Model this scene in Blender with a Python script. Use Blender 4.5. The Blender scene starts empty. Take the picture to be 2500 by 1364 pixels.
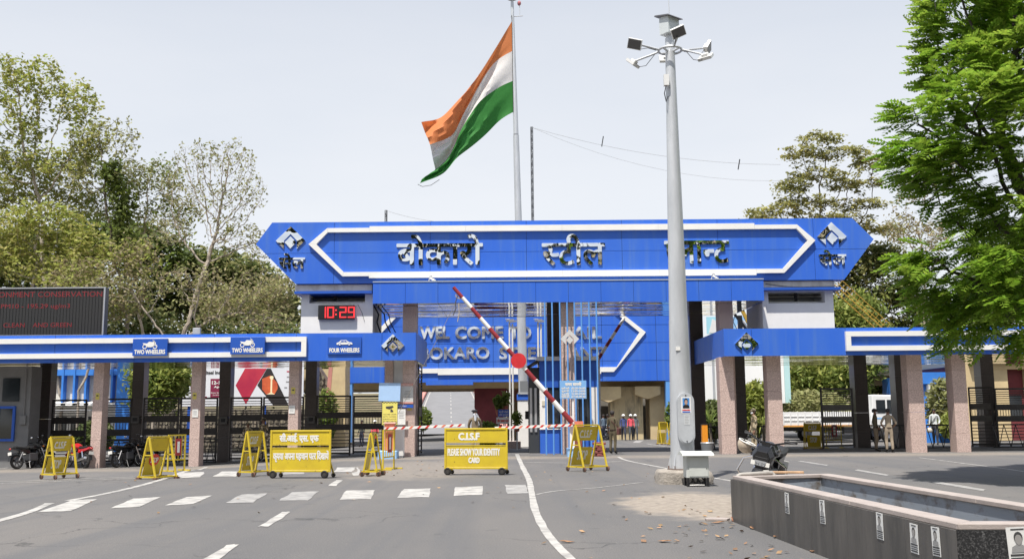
import bpy, bmesh, math, random
import numpy as np
from mathutils import Vector, Matrix
R = math.radians
SC = bpy.context.scene
COL = SC.collection
# ------------------------------------------------------------------ camera, sky, sun, exposure
CAM_H, FPX, PITCH, ROLL = 1.5, 2400.0, math.atan(338 / 2400.0), R(0.45)
_f = Vector((0, math.cos(PITCH), math.sin(PITCH)))
_r = Vector((1, 0, 0)); _u = Vector((0, -math.sin(PITCH), math.cos(PITCH)))
_rr = _r * math.cos(ROLL) - _u * math.sin(ROLL)
_uu = _r * math.sin(ROLL) + _u * math.cos(ROLL)
cd = bpy.data.cameras.new('camera'); cam = bpy.data.objects.new('camera', cd); COL.objects.link(cam)
cd.sensor_width = 36.0; cd.lens = 36.0 * FPX / 2500.0; cd.clip_start = 0.1; cd.clip_end = 3000
m3 = Matrix((_rr, _uu, -_f)).transposed()
cam.matrix_world = Matrix.Translation((0, 0, CAM_H)) @ m3.to_4x4()
SC.camera = cam
SUN_DIR = Vector((-0.19, -0.40, 1.0)).normalized()
w = bpy.data.worlds.new('World'); SC.world = w; w.use_nodes = True
wn = w.node_tree.nodes; bg = wn['Background']
sky = wn.new('ShaderNodeTexSky'); sky.sky_type = 'NISHITA'; sky.sun_disc = False
sky.sun_elevation = math.asin(SUN_DIR.z); sky.sun_rotation = math.atan2(SUN_DIR.x, SUN_DIR.y)
sky.altitude = 200; sky.air_density = 1.0; sky.dust_density = 1.0; sky.ozone_density = 1.0
hzm = wn.new('ShaderNodeMix'); hzm.data_type = 'RGBA'      # bright summer haze: thick towards the horizon, thinner overhead
wtc = wn.new('ShaderNodeTexCoord'); wsp = wn.new('ShaderNodeSeparateXYZ'); wmr = wn.new('ShaderNodeMapRange'); wmr.interpolation_type = 'SMOOTHERSTEP'
for a_, v_ in ((1, 0.0), (2, 1.0), (3, 0.90), (4, 0.30)): wmr.inputs[a_].default_value = v_
w.node_tree.links.new(wtc.outputs['Generated'], wsp.inputs[0]); w.node_tree.links.new(wsp.outputs[2], wmr.inputs[0]); w.node_tree.links.new(wmr.outputs[0], hzm.inputs[0])
hzm.inputs[7].default_value = (6.1, 6.22, 6.45, 1)
cn = wn.new('ShaderNodeTexNoise'); cn.inputs['Scale'].default_value = 2.2; cn.inputs['Detail'].default_value = 6; cmp_ = wn.new('ShaderNodeMapping'); cmp_.inputs['Scale'].default_value = (1, 1, 3.5)      # very faint unevenness of the haze
w.node_tree.links.new(wtc.outputs['Generated'], cmp_.inputs[0]); w.node_tree.links.new(cmp_.outputs[0], cn.inputs['Vector']); ccr = wn.new('ShaderNodeValToRGB'); ccr.color_ramp.elements[0].color = (5.85, 6.03, 6.32, 1); ccr.color_ramp.elements[1].color = (6.35, 6.42, 6.58, 1); ccr.color_ramp.elements[0].position = .35; ccr.color_ramp.elements[1].position = .65
w.node_tree.links.new(cn.outputs['Fac'], ccr.inputs[0]); w.node_tree.links.new(ccr.outputs[0], hzm.inputs[7])
w.node_tree.links.new(sky.outputs[0], hzm.inputs[6]); w.node_tree.links.new(hzm.outputs[2], bg.inputs[0]); bg.inputs[1].default_value = 0.12
sl = bpy.data.lights.new('sun', 'SUN'); sl.energy = 5.0; sl.angle = R(0.6); sl.color = (1.0, 0.95, 0.88)
so = bpy.data.objects.new('sun', sl); COL.objects.link(so)
so.rotation_euler = (-SUN_DIR).to_track_quat('-Z', 'Y').to_euler(); so.location = (0, 0, 60)
SC.view_settings.view_transform = 'Standard'; SC.view_settings.look = 'None'
SC.view_settings.gamma = 1.0; SC.view_settings.use_curve_mapping = False
SC.view_settings.exposure = 0.32
try:
    SC.cycles.use_denoising = True; SC.cycles.max_bounces = 6; SC.cycles.transparent_max_bounces = 6
    SC.cycles.sample_clamp_indirect = 6.0
except Exception: pass

# ------------------------------------------------------------------ measuring helpers (pixel of the photo -> point of the place)
def ray(px, py): return _f + _rr * ((px - 1250) / FPX) - _uu * ((py - 682) / FPX)
def W(px, py, Y):
    d = ray(px, py); t = Y / d.y; return Vector((d.x * t, Y, CAM_H + d.z * t))
def gz(x, y):
    a = min(1, max(0, (-4.2 - x) / 10.5)); a = a * a * (3 - 2 * a)
    b = min(1, max(0, (y - 28.5) / 9)); b = b * b * (3 - 2 * b)
    return -0.36 * a * b
def G(px, py, dz=0.0):
    d = ray(px, py); z = 0.0
    for _ in range(8):
        t = (z + dz - CAM_H) / d.z; z = gz(d.x * t, d.y * t)
    return Vector((d.x * t, d.y * t, z + dz))

# ------------------------------------------------------------------ materials
MATS = {}
def mat(name, col, rough=0.6, metal=0.0, var=0.0, vs=2.0, col2=None, bump=0.0, bs=30.0, stretch=(1, 1, 1), spec=0.5, emit=None, es=1.0, fac=None, trans=0.0, island=0.0, bd=0.02, bdet=4, chips=None):
    if name in MATS: return MATS[name]
    m = bpy.data.materials.new(name); m.use_nodes = True; MATS[name] = m
    nt = m.node_tree; N = nt.nodes; L = nt.links; b = N['Principled BSDF']
    b.inputs['Base Color'].default_value = (*col, 1); b.inputs['Roughness'].default_value = rough
    b.inputs['Metallic'].default_value = metal; b.inputs['Specular IOR Level'].default_value = spec
    m.diffuse_color = (*col, 1)
    src = None
    if var or col2 or bump:
        tc = N.new('ShaderNodeNewGeometry'); mp = N.new('ShaderNodeMapping'); mp.inputs['Scale'].default_value = stretch
        L.new(tc.outputs['Position'], mp.inputs[0])
    if var or col2:
        n = N.new('ShaderNodeTexNoise'); n.inputs['Scale'].default_value = vs; n.inputs['Detail'].default_value = 6; n.inputs['Roughness'].default_value = 0.65
        L.new(mp.outputs[0], n.inputs['Vector'])
        cr = N.new('ShaderNodeValToRGB'); lo, hi = fac or (0.32, 0.68)
        cr.color_ramp.elements[0].position = lo; cr.color_ramp.elements[1].position = hi
        c1 = col if col2 else tuple(c * (1 - var) for c in col); c2 = col2 or tuple(min(1, c * (1 + var)) for c in col)
        cr.color_ramp.elements[0].color = (*c1, 1); cr.color_ramp.elements[1].color = (*c2, 1)
        L.new(n.outputs['Fac'], cr.inputs[0]); src = cr.outputs[0]
    if island:
        g = N.new('ShaderNodeNewGeometry'); hs = N.new('ShaderNodeHueSaturation')
        if src: L.new(src, hs.inputs['Color'])
        else: hs.inputs['Color'].default_value = (*col, 1)
        mr = N.new('ShaderNodeMapRange'); mr.inputs[3].default_value = 1 - island; mr.inputs[4].default_value = 1 + island
        L.new(g.outputs['Random Per Island'], mr.inputs[0]); L.new(mr.outputs[0], hs.inputs['Value'])
        ml = N.new('ShaderNodeMath'); ml.operation = 'MULTIPLY'; ml.inputs[1].default_value = 7.31
        fr = N.new('ShaderNodeMath'); fr.operation = 'FRACT'; mh = N.new('ShaderNodeMapRange'); mh.inputs[3].default_value = 0.488; mh.inputs[4].default_value = 0.514
        L.new(g.outputs['Random Per Island'], ml.inputs[0]); L.new(ml.outputs[0], fr.inputs[0]); L.new(fr.outputs[0], mh.inputs[0]); L.new(mh.outputs[0], hs.inputs['Hue'])
        src = hs.outputs[0]
    if chips:                # small scuffs and rust where the coat is gone
        cc, thr, csc = chips[:3]; g = N.new('ShaderNodeNewGeometry'); m4 = N.new('ShaderNodeMapping'); m4.inputs['Scale'].default_value = chips[3] if len(chips) > 3 else (1, 1, 1); n3 = N.new('ShaderNodeTexNoise'); n3.inputs['Scale'].default_value = csc; n3.inputs['Detail'].default_value = 5; L.new(g.outputs['Position'], m4.inputs[0]); L.new(m4.outputs[0], n3.inputs['Vector'])
        r3 = N.new('ShaderNodeValToRGB'); r3.color_ramp.elements[0].position = thr; r3.color_ramp.elements[1].position = thr + (chips[4] if len(chips) > 4 else .06); L.new(n3.outputs['Fac'], r3.inputs[0])
        mx3 = N.new('ShaderNodeMix'); mx3.data_type = 'RGBA'; L.new(r3.outputs[0], mx3.inputs[0]); mx3.inputs[7].default_value = (*cc, 1)
        if src: L.new(src, mx3.inputs[6])
        else: mx3.inputs[6].default_value = (*col, 1)
        src = mx3.outputs[2]
    if src: L.new(src, b.inputs['Base Color'])
    if bump:
        n2 = N.new('ShaderNodeTexNoise'); n2.inputs['Scale'].default_value = bs; n2.inputs['Detail'].default_value = bdet
        L.new(mp.outputs[0], n2.inputs['Vector'])
        bp = N.new('ShaderNodeBump'); bp.inputs['Strength'].default_value = bump; bp.inputs['Distance'].default_value = bd
        L.new(n2.outputs['Fac'], bp.inputs['Height']); L.new(bp.outputs[0], b.inputs['Normal'])
    if emit:
        b.inputs['Emission Color'].default_value = (*emit, 1); b.inputs['Emission Strength'].default_value = es
    if trans:
        t = N.new('ShaderNodeBsdfTranslucent'); mx = N.new('ShaderNodeMixShader'); mx.inputs[0].default_value = trans
        if src: L.new(src, t.inputs[0])
        else: t.inputs[0].default_value = (*col, 1)
        L.new(b.outputs[0], mx.inputs[1]); L.new(t.outputs[0], mx.inputs[2]); L.new(mx.outputs[0], N['Material Output'].inputs[0])
    return m

blue = mat('blue_panel', (0.030, 0.132, 0.62), 0.36, col2=(0.058, 0.165, 0.575), vs=0.9, spec=0.5, bump=0.12, bs=0.9, bd=0.05, stretch=(1.3, 1, 0.22), fac=(0.38, 0.80), chips=((0.085, 0.19, 0.52), 0.52, 3.0, (1.6, 1, 0.10), .35))
blue_dk = mat('blue_panel_dark', (0.020, 0.095, 0.45), 0.4, var=0.08, vs=1.0)
joint = mat('panel_joint', (0.012, 0.03, 0.12), 0.8)
white = mat('white_band', (0.80, 0.79, 0.75), 0.5, var=0.05, vs=0.8)
wall_white = mat('white_plaster', (0.80, 0.79, 0.76), 0.8, var=0.05, vs=1.5, bump=0.15, bs=25)
concrete_old = mat('weathered_concrete', (0.62, 0.60, 0.56), 0.9, col2=(0.36, 0.33, 0.29), vs=2.4, stretch=(1, 1, 0.4), bump=0.4, bs=14, fac=(0.45, 0.75))
granite = mat('pink_granite', (0.38, 0.28, 0.245), 0.5, col2=(0.66, 0.51, 0.455), vs=26, fac=(0.38, 0.62), bump=0.08, bs=60)
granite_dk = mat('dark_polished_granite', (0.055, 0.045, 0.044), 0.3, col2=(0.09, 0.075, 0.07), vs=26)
mirror = mat('polished_steel_sheet', (0.80, 0.80, 0.79), 0.03, metal=1.0, bump=1.0, bs=1.6, stretch=(0.10, 0.9, 1), bd=0.06, bdet=1.0)
chrome = mat('polished_steel_letter', (0.90, 0.91, 0.89), 0.02, metal=1.0, bump=1.0, bs=1.6, bd=0.19, bdet=0.3)
steel_soft = mat('satin_steel_letter', (0.88, 0.88, 0.86), 0.24, metal=1.0, bump=1.0, bs=1.4, bd=0.16, bdet=0.3)
chrome_emb = mat('polished_steel_emblem', (0.88, 0.89, 0.87), 0.03, metal=1.0, bump=1.0, bs=1.5, bd=0.28, bdet=0.3)
alu = mat('brushed_aluminium', (0.62, 0.62, 0.63), 0.35, metal=0.7)
galv = mat('galvanised_steel', (0.50, 0.52, 0.54), 0.45, metal=0.35, col2=(0.62, 0.64, 0.66), vs=3.5, stretch=(1, 1, 0.25))
gate_mat = mat('dark_brown_gate_steel', (0.035, 0.030, 0.028), 0.45, var=0.25, vs=3)
gate_grey = mat('grey_gate_sheet', (0.10, 0.095, 0.09), 0.5, var=0.2, vs=3)
black = mat('black_paint', (0.015, 0.015, 0.016), 0.4)
dark = mat('dark_interior', (0.02, 0.02, 0.022), 0.7)
yellow = mat('yellow_paint', (0.66, 0.50, 0.026), 0.45, col2=(0.57, 0.42, 0.03), vs=3.0, bump=0.15, bs=9, chips=((0.16, 0.085, 0.03), 0.66, 9))
letter_white = mat('painted_white_letter', (0.80, 0.79, 0.74), 0.6)
red = mat('red_paint', (0.40, 0.03, 0.03), 0.45, var=0.2, vs=3)
red_band = mat('dark_red_band', (0.26, 0.025, 0.03), 0.45, var=0.15, vs=3)
red_br = mat('bright_red', (0.62, 0.04, 0.03), 0.4, var=0.1)
rubber = mat('tyre_rubber', (0.022, 0.021, 0.02), 0.8, var=0.3, vs=8)
brown_wheel = mat('dusty_brown_wheel', (0.16, 0.085, 0.06), 0.85, var=0.3, vs=9)
glass = mat('dark_glass', (0.02, 0.025, 0.03), 0.06, spec=0.8)
lblue = mat('light_blue_paint', (0.30, 0.52, 0.80), 0.5, var=0.06, vs=2)
sblue = mat('sky_blue_bar', (0.12, 0.32, 0.70), 0.4)
orange = mat('orange_red_paint', (0.75, 0.22, 0.13), 0.5, var=0.1)
cream = mat('cream_plaster', (0.66, 0.52, 0.29), 0.85, col2=(0.52, 0.40, 0.23), vs=1.2, bump=0.2, bs=10)
maroon = mat('maroon_plaster', (0.16, 0.03, 0.035), 0.8, var=0.2, vs=1.2)
pinkred = mat('faded_red_paint', (0.55, 0.24, 0.20), 0.8, var=0.15, vs=1.5)
paper = mat('paper_white', (0.72, 0.72, 0.70), 0.8, var=0.06, vs=8)
ink = mat('printed_black', (0.05, 0.05, 0.05), 0.8)
grey_ink = mat('printed_grey', (0.28, 0.28, 0.28), 0.8)
cable = mat('black_cable', (0.02, 0.02, 0.02), 0.6)
wheel_paint = mat('road_paint', (0.47, 0.455, 0.425), 0.75, col2=(0.20, 0.194, 0.186), vs=3.0, fac=(0.44, 0.70), bump=0.3, bs=50)
worn_paint = mat('worn_road_paint', (0.36, 0.35, 0.335), 0.8, col2=(0.19, 0.185, 0.18), vs=3.6, fac=(0.42, 0.70), bump=0.3, bs=50)

# ------------------------------------------------------------------ mesh builder
class MB:
    def __init__(s): s.v = []; s.f = []; s.mi = []; s.k = 0
    def add(s, vs, fs):
        o = len(s.v); s.v += [tuple(a) for a in vs]; s.f += [tuple(i + o for i in f) for f in fs]; s.mi += [s.k] * len(fs); return s
    def box(s, x0, x1, y0, y1, z0, z1):
        return s.add([(x0, y0, z0), (x1, y0, z0), (x1, y1, z0), (x0, y1, z0), (x0, y0, z1), (x1, y0, z1), (x1, y1, z1), (x0, y1, z1)],
                     [(0, 3, 2, 1), (4, 5, 6, 7), (0, 1, 5, 4), (1, 2, 6, 5), (2, 3, 7, 6), (3, 0, 4, 7)])
    def cbox(s, c, d): return s.box(c[0] - d[0] / 2, c[0] + d[0] / 2, c[1] - d[1] / 2, c[1] + d[1] / 2, c[2] - d[2] / 2, c[2] + d[2] / 2)
    def obox(s, p0, p1, wd, ht, up=(0, 0, 1)):
        p0 = Vector(p0); p1 = Vector(p1); d = (p1 - p0).normalized(); a = d.cross(Vector(up))
        if a.length < 1e-4: a = d.cross(Vector((1, 0, 0)))
        a.normalize(); b = a.cross(d).normalized(); a = a * wd / 2; b = b * ht / 2
        return s.add([p0 - a - b, p0 + a - b, p0 + a + b, p0 - a + b, p1 - a - b, p1 + a - b, p1 + a + b, p1 - a + b],
                     [(0, 1, 2, 3), (7, 6, 5, 4), (0, 4, 5, 1), (1, 5, 6, 2), (2, 6, 7, 3), (3, 7, 4, 0)])
    def tube(s, pts, rad, n=8, caps=True):
        pts = [Vector(p) for p in pts]; rs = rad if isinstance(rad, (list, tuple)) else [rad] * len(pts)
        vs = []; fs = []; pa = None
        for i, p in enumerate(pts):
            d = (pts[min(i + 1, len(pts) - 1)] - pts[max(i - 1, 0)]).normalized()
            if pa is None: a = d.orthogonal().normalized()
            else:
                a = pa - d * pa.dot(d); a = a.normalized() if a.length > 1e-5 else d.orthogonal().normalized()
            pa = a; b = d.cross(a)
            for k in range(n):
                t = 2 * math.pi * k / n; vs.append(p + (a * math.cos(t) + b * math.sin(t)) * rs[i])
        for i in range(len(pts) - 1):
            for k in range(n):
                k2 = (k + 1) % n; fs.append((i * n + k, i * n + k2, (i + 1) * n + k2, (i + 1) * n + k))
        if caps:
            fs.append(tuple(range(n - 1, -1, -1))); fs.append(tuple((len(pts) - 1) * n + k for k in range(n)))
        return s.add(vs, fs)
    def cyl(s, p0, p1, r0, r1=None, n=12): return s.tube([p0, p1], [r0, r0 if r1 is None else r1], n)
    def prism(s, poly, y0, y1):           # poly in (x,z), extruded along y
        n = len(poly); vs = [(x, y0, z) for x, z in poly] + [(x, y1, z) for x, z in poly]
        ar = sum(poly[i][0] * poly[(i + 1) % n][1] - poly[(i + 1) % n][0] * poly[i][1] for i in range(n))
        fs = [tuple(range(n)), tuple(range(2 * n - 1, n - 1, -1))] + [(i, i + n, (i + 1) % n + n, (i + 1) % n) for i in range(n)]
        if ar < 0: fs = [f[::-1] for f in fs]
        return s.add(vs, fs)
    def vprism(s, poly, z0, z1):          # poly in (x,y), extruded along z
        n = len(poly); vs = [(x, y, z0) for x, y in poly] + [(x, y, z1) for x, y in poly]
        ar = sum(poly[i][0] * poly[(i + 1) % n][1] - poly[(i + 1) % n][0] * poly[i][1] for i in range(n))
        fs = [tuple(range(n - 1, -1, -1)), tuple(range(n, 2 * n))] + [(i, (i + 1) % n, (i + 1) % n + n, i + n) for i in range(n)]
        if ar < 0: fs = [f[::-1] for f in fs]
        return s.add(vs, fs)
    def xprism(s, poly, x0, x1):          # poly in (y,z), extruded along x
        n = len(poly); vs = [(x0, y, z) for y, z in poly] + [(x1, y, z) for y, z in poly]
        ar = sum(poly[i][0] * poly[(i + 1) % n][1] - poly[(i + 1) % n][0] * poly[i][1] for i in range(n))
        fs = [tuple(range(n - 1, -1, -1)), tuple(range(n, 2 * n))] + [(i, (i + 1) % n, (i + 1) % n + n, i + n) for i in range(n)]
        if ar < 0: fs = [f[::-1] for f in fs]
        return s.add(vs, fs)
    def ball(s, c, rx, ry=None, rz=None, nu=10, nv=7, v0=0.0, v1=1.0):
        ry = ry or rx; rz = rz or rx; vs = []; fs = []
        for j in range(nv + 1):
            t = math.pi * (v0 + (v1 - v0) * j / nv)
            for i in range(nu):
                a = 2 * math.pi * i / nu; vs.append((c[0] + rx * math.sin(t) * math.cos(a), c[1] + ry * math.sin(t) * math.sin(a), c[2] + rz * math.cos(t)))
        for j in range(nv):
            for i in range(nu):
                i2 = (i + 1) % nu; fs.append((j * nu + i, (j + 1) * nu + i, (j + 1) * nu + i2, j * nu + i2))
        return s.add(vs, fs)
    def torus(s, c, Rr, r, axis='x', n=20, m=8):
        vs = []; fs = []
        for i in range(n):
            a = 2 * math.pi * i / n
            for j in range(m):
                b = 2 * math.pi * j / m; q = Rr + r * math.cos(b); h = r * math.sin(b)
                p = (h, q * math.cos(a), q * math.sin(a)) if axis == 'x' else ((q * math.cos(a), h, q * math.sin(a)) if axis == 'y' else (q * math.cos(a), q * math.sin(a), h))
                vs.append((c[0] + p[0], c[1] + p[1], c[2] + p[2]))
        for i in range(n):
            for j in range(m): fs.append((i * m + j, ((i + 1) % n) * m + j, ((i + 1) % n) * m + (j + 1) % m, i * m + (j + 1) % m))
        return s.add(vs, fs)
    def loft(s, rings, close=True):       # rings: equal-length lists of points
        n = len(rings[0]); vs = [p for r_ in rings for p in r_]; fs = []
        for i in range(len(rings) - 1):
            for k in range(n if close else n - 1):
                k2 = (k + 1) % n; fs.append((i * n + k, i * n + k2, (i + 1) * n + k2, (i + 1) * n + k))
        if close: fs.append(tuple(range(n - 1, -1, -1))); fs.append(tuple((len(rings) - 1) * n + k for k in range(n)))
        return s.add(vs, fs)
    def xf(s, M):
        s.v = [tuple(M @ Vector(p)) for p in s.v]; return s
    def build(s, name, m, parent=None, world=False, smooth=False, bevel=0.0, label=None, cat=None, group=None, kind=None, fixn=False):
        o3 = Vector((0, 0, 0))
        if world and parent is not None: o3 = parent.location
        me = bpy.data.meshes.new(name)
        me.from_pydata([(a - o3.x, b - o3.y, c - o3.z) for a, b, c in s.v] if o3.length else s.v, [], s.f)
        ms = m if isinstance(m, (list, tuple)) else [m]
        for q in ms: me.materials.append(q)
        if len(ms) > 1: me.polygons.foreach_set('material_index', s.mi)
        if bevel or fixn:
            b = bmesh.new(); b.from_mesh(me)
            if fixn: bmesh.ops.recalc_face_normals(b, faces=b.faces)
            if bevel: bmesh.ops.bevel(b, geom=list(b.edges), offset=bevel, segments=1, affect='EDGES', clamp_overlap=True)
            b.to_mesh(me); b.free()
        if smooth:
            me.polygons.foreach_set('use_smooth', [True] * len(me.polygons)); me.set_sharp_from_angle(angle=R(42))
        me.update()
        o = bpy.data.objects.new(name, me); COL.objects.link(o)
        if parent is not None: o.parent = parent
        tag(o, label, cat, group, kind); return o
def tag(o, label=None, cat=None, group=None, kind=None):
    if label: o['label'] = label
    if cat: o['category'] = cat
    if group: o['group'] = group
    if kind: o['kind'] = kind
    return o
def T(name, label, cat, loc=(0, 0, 0), rz=0.0, group=None):
    o = bpy.data.objects.new(name, None); COL.objects.link(o); o.location = loc; o.rotation_euler = (0, 0, rz); o.empty_display_size = 0.2
    return tag(o, label, cat, group)
def put(o, parent, loc, rot=None):      # another piece that shares o's mesh
    c = o.copy(); COL.objects.link(c); c.parent = parent; c.location = loc
    if rot: c.rotation_euler = rot
    return c
def box(name, m, a, parent=None, **k): return MB().box(*a).build(name, m, parent, **k)

# ------------------------------------------------------------------ lettering
_gc = {}
def glyphs(body):
    if body in _gc: return _gc[body]
    c = bpy.data.curves.new('t', 'FONT'); c.body = body; c.size = 1.0; c.resolution_u = 3; c.fill_mode = 'FRONT'
    o = bpy.data.objects.new('t', c); COL.objects.link(o)
    dg = bpy.context.evaluated_depsgraph_get(); dg.update()
    me = bpy.data.meshes.new_from_object(o.evaluated_get(dg))
    vs = [(v.co.x, v.co.y) for v in me.vertices]; fs = [tuple(p.vertices) for p in me.polygons]
    bpy.data.objects.remove(o); bpy.data.curves.remove(c); bpy.data.meshes.remove(me)
    _gc[body] = (vs, fs); return _gc[body]
def adv(ch):
    def wd(b): v = glyphs(b)[0]; return max(p[0] for p in v) - min(p[0] for p in v)
    return wd(ch * 3) - wd(ch * 2)
def half(ch, cut):
    vs, fs = glyphs(ch); b = bmesh.new(); bv = [b.verts.new((x, y, 0)) for x, y in vs]
    for f in fs:
        try: b.faces.new([bv[i] for i in f])
        except ValueError: pass
    bmesh.ops.bisect_plane(b, geom=list(b.verts) + list(b.edges) + list(b.faces), plane_co=(cut, 0, 0), plane_no=(1, 0, 0), clear_outer=True)
    b.verts.ensure_lookup_table(); r = ([(v.co.x, v.co.y) for v in b.verts], [tuple(v.index for v in f.verts) for f in (b.verts.index_update() or b.faces)])
    b.free(); return r
def layout(tokens):
    # tokens: plain strings (laid out by the font) or ('half', ch) for a conjunct's first letter
    vs = []; fs = []; x = 0.0
    for t in tokens:
        if t == ' ': x += 0.28; continue
        if isinstance(t, tuple):
            a = adv(t[1]); cut = a * t[2]; g = half(t[1], cut); dx = cut
        else:
            g = glyphs(t); dx = adv(t) if len(t) == 1 else max(p[0] for p in g[0])
        o = len(vs); vs += [(p[0] + x, p[1]) for p in g[0]]; fs += [tuple(i + o for i in f) for f in g[1]]; x += dx
    return vs, fs
def lettering(name, tokens, m, parent, x0, x1, z0, z1, y, bold=0.0, depth=0.0, world=True, label=None, face=-1, shear=0.0):
    """flat or raised letters that fill x0..x1, z0..z1 on the plane y (facing -y)"""
    vs, fs = layout(tokens) if isinstance(tokens, (list, tuple)) else glyphs(tokens)
    ax = min(p[0] for p in vs); bx = max(p[0] for p in vs); ay = min(p[1] for p in vs); by = max(p[1] for p in vs)
    w_ = (x1 - x0) - 2 * bold; h_ = (z1 - z0) - 2 * bold
    b = MB(); sh = [(0, 0)] if not bold else [(-bold, 0), (bold, 0), (0, -bold), (0, bold), (-bold * .7, -bold * .7), (bold * .7, bold * .7), (-bold * .7, bold * .7), (bold * .7, -bold * .7)]
    for q, (dx, dz) in enumerate(sh):
        pv = []
        for p in vs:
            zz = (p[1] - ay) / (by - ay) * h_
            pv.append((x0 + bold + (p[0] - ax) / (bx - ax) * w_ + dx + shear * zz, y + face * q * 0.0006, z0 + bold + zz + dz))
        if depth:
            n = len(pv); pv2 = [(a, c - face * -1 * depth * -1, e) for a, c, e in pv]
            ed = {}
            for f in fs:
                for i in range(len(f)):
                    k = (f[i], f[(i + 1) % len(f)]); ed[k] = ed.get(k, 0) + 1
            side = [(i, j, j + n, i + n) for (i, j) in ed if (j, i) not in ed]
            front = [(a, c + face * depth, e) for a, c, e in pv]
            b.add(front + pv, [f for f in fs] + [(s_[0], s_[3], s_[2], s_[1]) for s_ in side])
        else: b.add(pv, fs)
    return b.build(name, m, parent, world=world, label=label)
# ================================================================== ground, roads, hill
def asphalt_material():
    m = bpy.data.materials.new('dusty_asphalt'); m.use_nodes = True; nt = m.node_tree; N = nt.nodes; L = nt.links; b = N['Principled BSDF']
    b.inputs['Roughness'].default_value = 0.88; b.inputs['Specular IOR Level'].default_value = 0.3
    g = N.new('ShaderNodeNewGeometry')
    def noise(sc, det=5, st=(1, 1, 1), ro=0.6):
        mp = N.new('ShaderNodeMapping'); mp.inputs['Scale'].default_value = st; L.new(g.outputs['Position'], mp.inputs[0])
        n = N.new('ShaderNodeTexNoise'); n.inputs['Scale'].default_value = sc; n.inputs['Detail'].default_value = det; n.inputs['Roughness'].default_value = ro
        L.new(mp.outputs[0], n.inputs['Vector']); return n.outputs['Fac']
    def ramp(f, a, b_, c0, c1):
        r_ = N.new('ShaderNodeValToRGB'); r_.color_ramp.elements[0].position = a; r_.color_ramp.elements[1].position = b_
        r_.color_ramp.elements[0].color = (*c0, 1); r_.color_ramp.elements[1].color = (*c1, 1); L.new(f, r_.inputs[0]); return r_.outputs[0]
    def mix(f, a, b_):
        x = N.new('ShaderNodeMix'); x.data_type = 'RGBA'; L.new(f, x.inputs[0]); L.new(a, x.inputs[6]); L.new(b_, x.inputs[7]); return x.outputs[2]
    def math_(op, a, b_=None, v=None):
        x = N.new('ShaderNodeMath'); x.operation = op; L.new(a, x.inputs[0])
        if b_ is not None: L.new(b_, x.inputs[1])
        elif v is not None: x.inputs[1].default_value = v
        x.use_clamp = False; return x.outputs[0]
    base = ramp(noise(0.35, 6, (1, 0.35, 1)), 0.35, 0.68, (0.112, 0.113, 0.117), (0.185, 0.172, 0.160))
    grain = ramp(noise(55, 3), 0.35, 0.7, (0.07, 0.07, 0.07), (0.25, 0.238, 0.225))
    gf = N.new('ShaderNodeValue'); gf.outputs[0].default_value = 0.46
    c = mix(gf.outputs[0], base, grain)
    # wheel tracks and old resurfacing, long and faint
    c = mix(ramp(noise(0.8, 3, (1.4, 0.05, 1)), 0.50, 0.66, (0, 0, 0), (0.55, 0.55, 0.55)), c, ramp(noise(20, 2), 0.3, 0.7, (0.098, 0.101, 0.108), (0.128, 0.130, 0.135)))
    # drifted dust: along the pillars and round the lamp plinth
    sp = N.new('ShaderNodeSeparateXYZ'); L.new(g.outputs['Position'], sp.inputs[0])
    def blob(cx, cy, rx, ry):
        dx = math_('MULTIPLY', math_('SUBTRACT', sp.outputs[0], v=cx), v=1 / rx); dy = math_('MULTIPLY', math_('SUBTRACT', sp.outputs[1], v=cy), v=1 / ry)
        d = math_('ADD', math_('MULTIPLY', dx, dx), math_('MULTIPLY', dy, dy))
        return math_('SUBTRACT', d, math_('MULTIPLY', noise(1.1, 6), v=1.5))
    sand = ramp(noise(7, 6), 0.3, 0.72, (0.235, 0.20, 0.165), (0.42, 0.365, 0.30))
    def soft(f, a, b_, top):
        r_ = ramp(f, 0, 1, (top,) * 3, (0,) * 3); e = r_.node.color_ramp.elements; e[0].position = a; e[1].position = b_; return r_
    sh = math_('MULTIPLY', blob(3.3, 17.3, 1.55, 3.0), v=0.5); sh = math_('ADD', sh, v=0.4)
    c = mix(soft(sh, 0.30, 0.55, 0.85), c, sand)
    dx = math_('ABSOLUTE', math_('SUBTRACT', sp.outputs[1], v=38.3)); dx = math_('SUBTRACT', math_('MULTIPLY', dx, v=0.32), math_('MULTIPLY', noise(0.5, 6, (1, .5, 1)), v=0.9))
    c = mix(soft(math_('ADD', math_('MULTIPLY', dx, v=0.5), v=0.5), 0.30, 0.62, 0.55), c, sand)
    patch = math_('ADD', math_('MULTIPLY', blob(-2.8, 30.5, 2.3, 6.0), v=0.5), v=0.4)
    c = mix(soft(patch, 0.3, 0.6, 0.45), c, sand)
    # oil drips and small scuffs, fine cracks
    c = mix(ramp(noise(2.3, 2), 0.66, 0.74, (0, 0, 0), (0.45, 0.45, 0.45)), c, ramp(noise(9, 2), 0.3, 0.7, (0.07, 0.07, 0.072), (0.11, 0.11, 0.11)))
    c = mix(ramp(noise(14, 2), 0.70, 0.76, (0, 0, 0), (0.5, 0.5, 0.5)), c, sand)
    wv = N.new('ShaderNodeTexVoronoi'); wv.feature = 'DISTANCE_TO_EDGE'; wv.inputs['Scale'].default_value = 0.28
    wm = N.new('ShaderNodeMix'); wm.data_type = 'RGBA'; wm.inputs[0].default_value = 0.35; L.new(g.outputs['Position'], wm.inputs[6]); nn = N.new('ShaderNodeTexNoise'); nn.inputs['Scale'].default_value = 0.9; nn.inputs['Detail'].default_value = 5; L.new(g.outputs['Position'], nn.inputs['Vector']); L.new(nn.outputs['Color'], wm.inputs[7]); 
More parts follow.
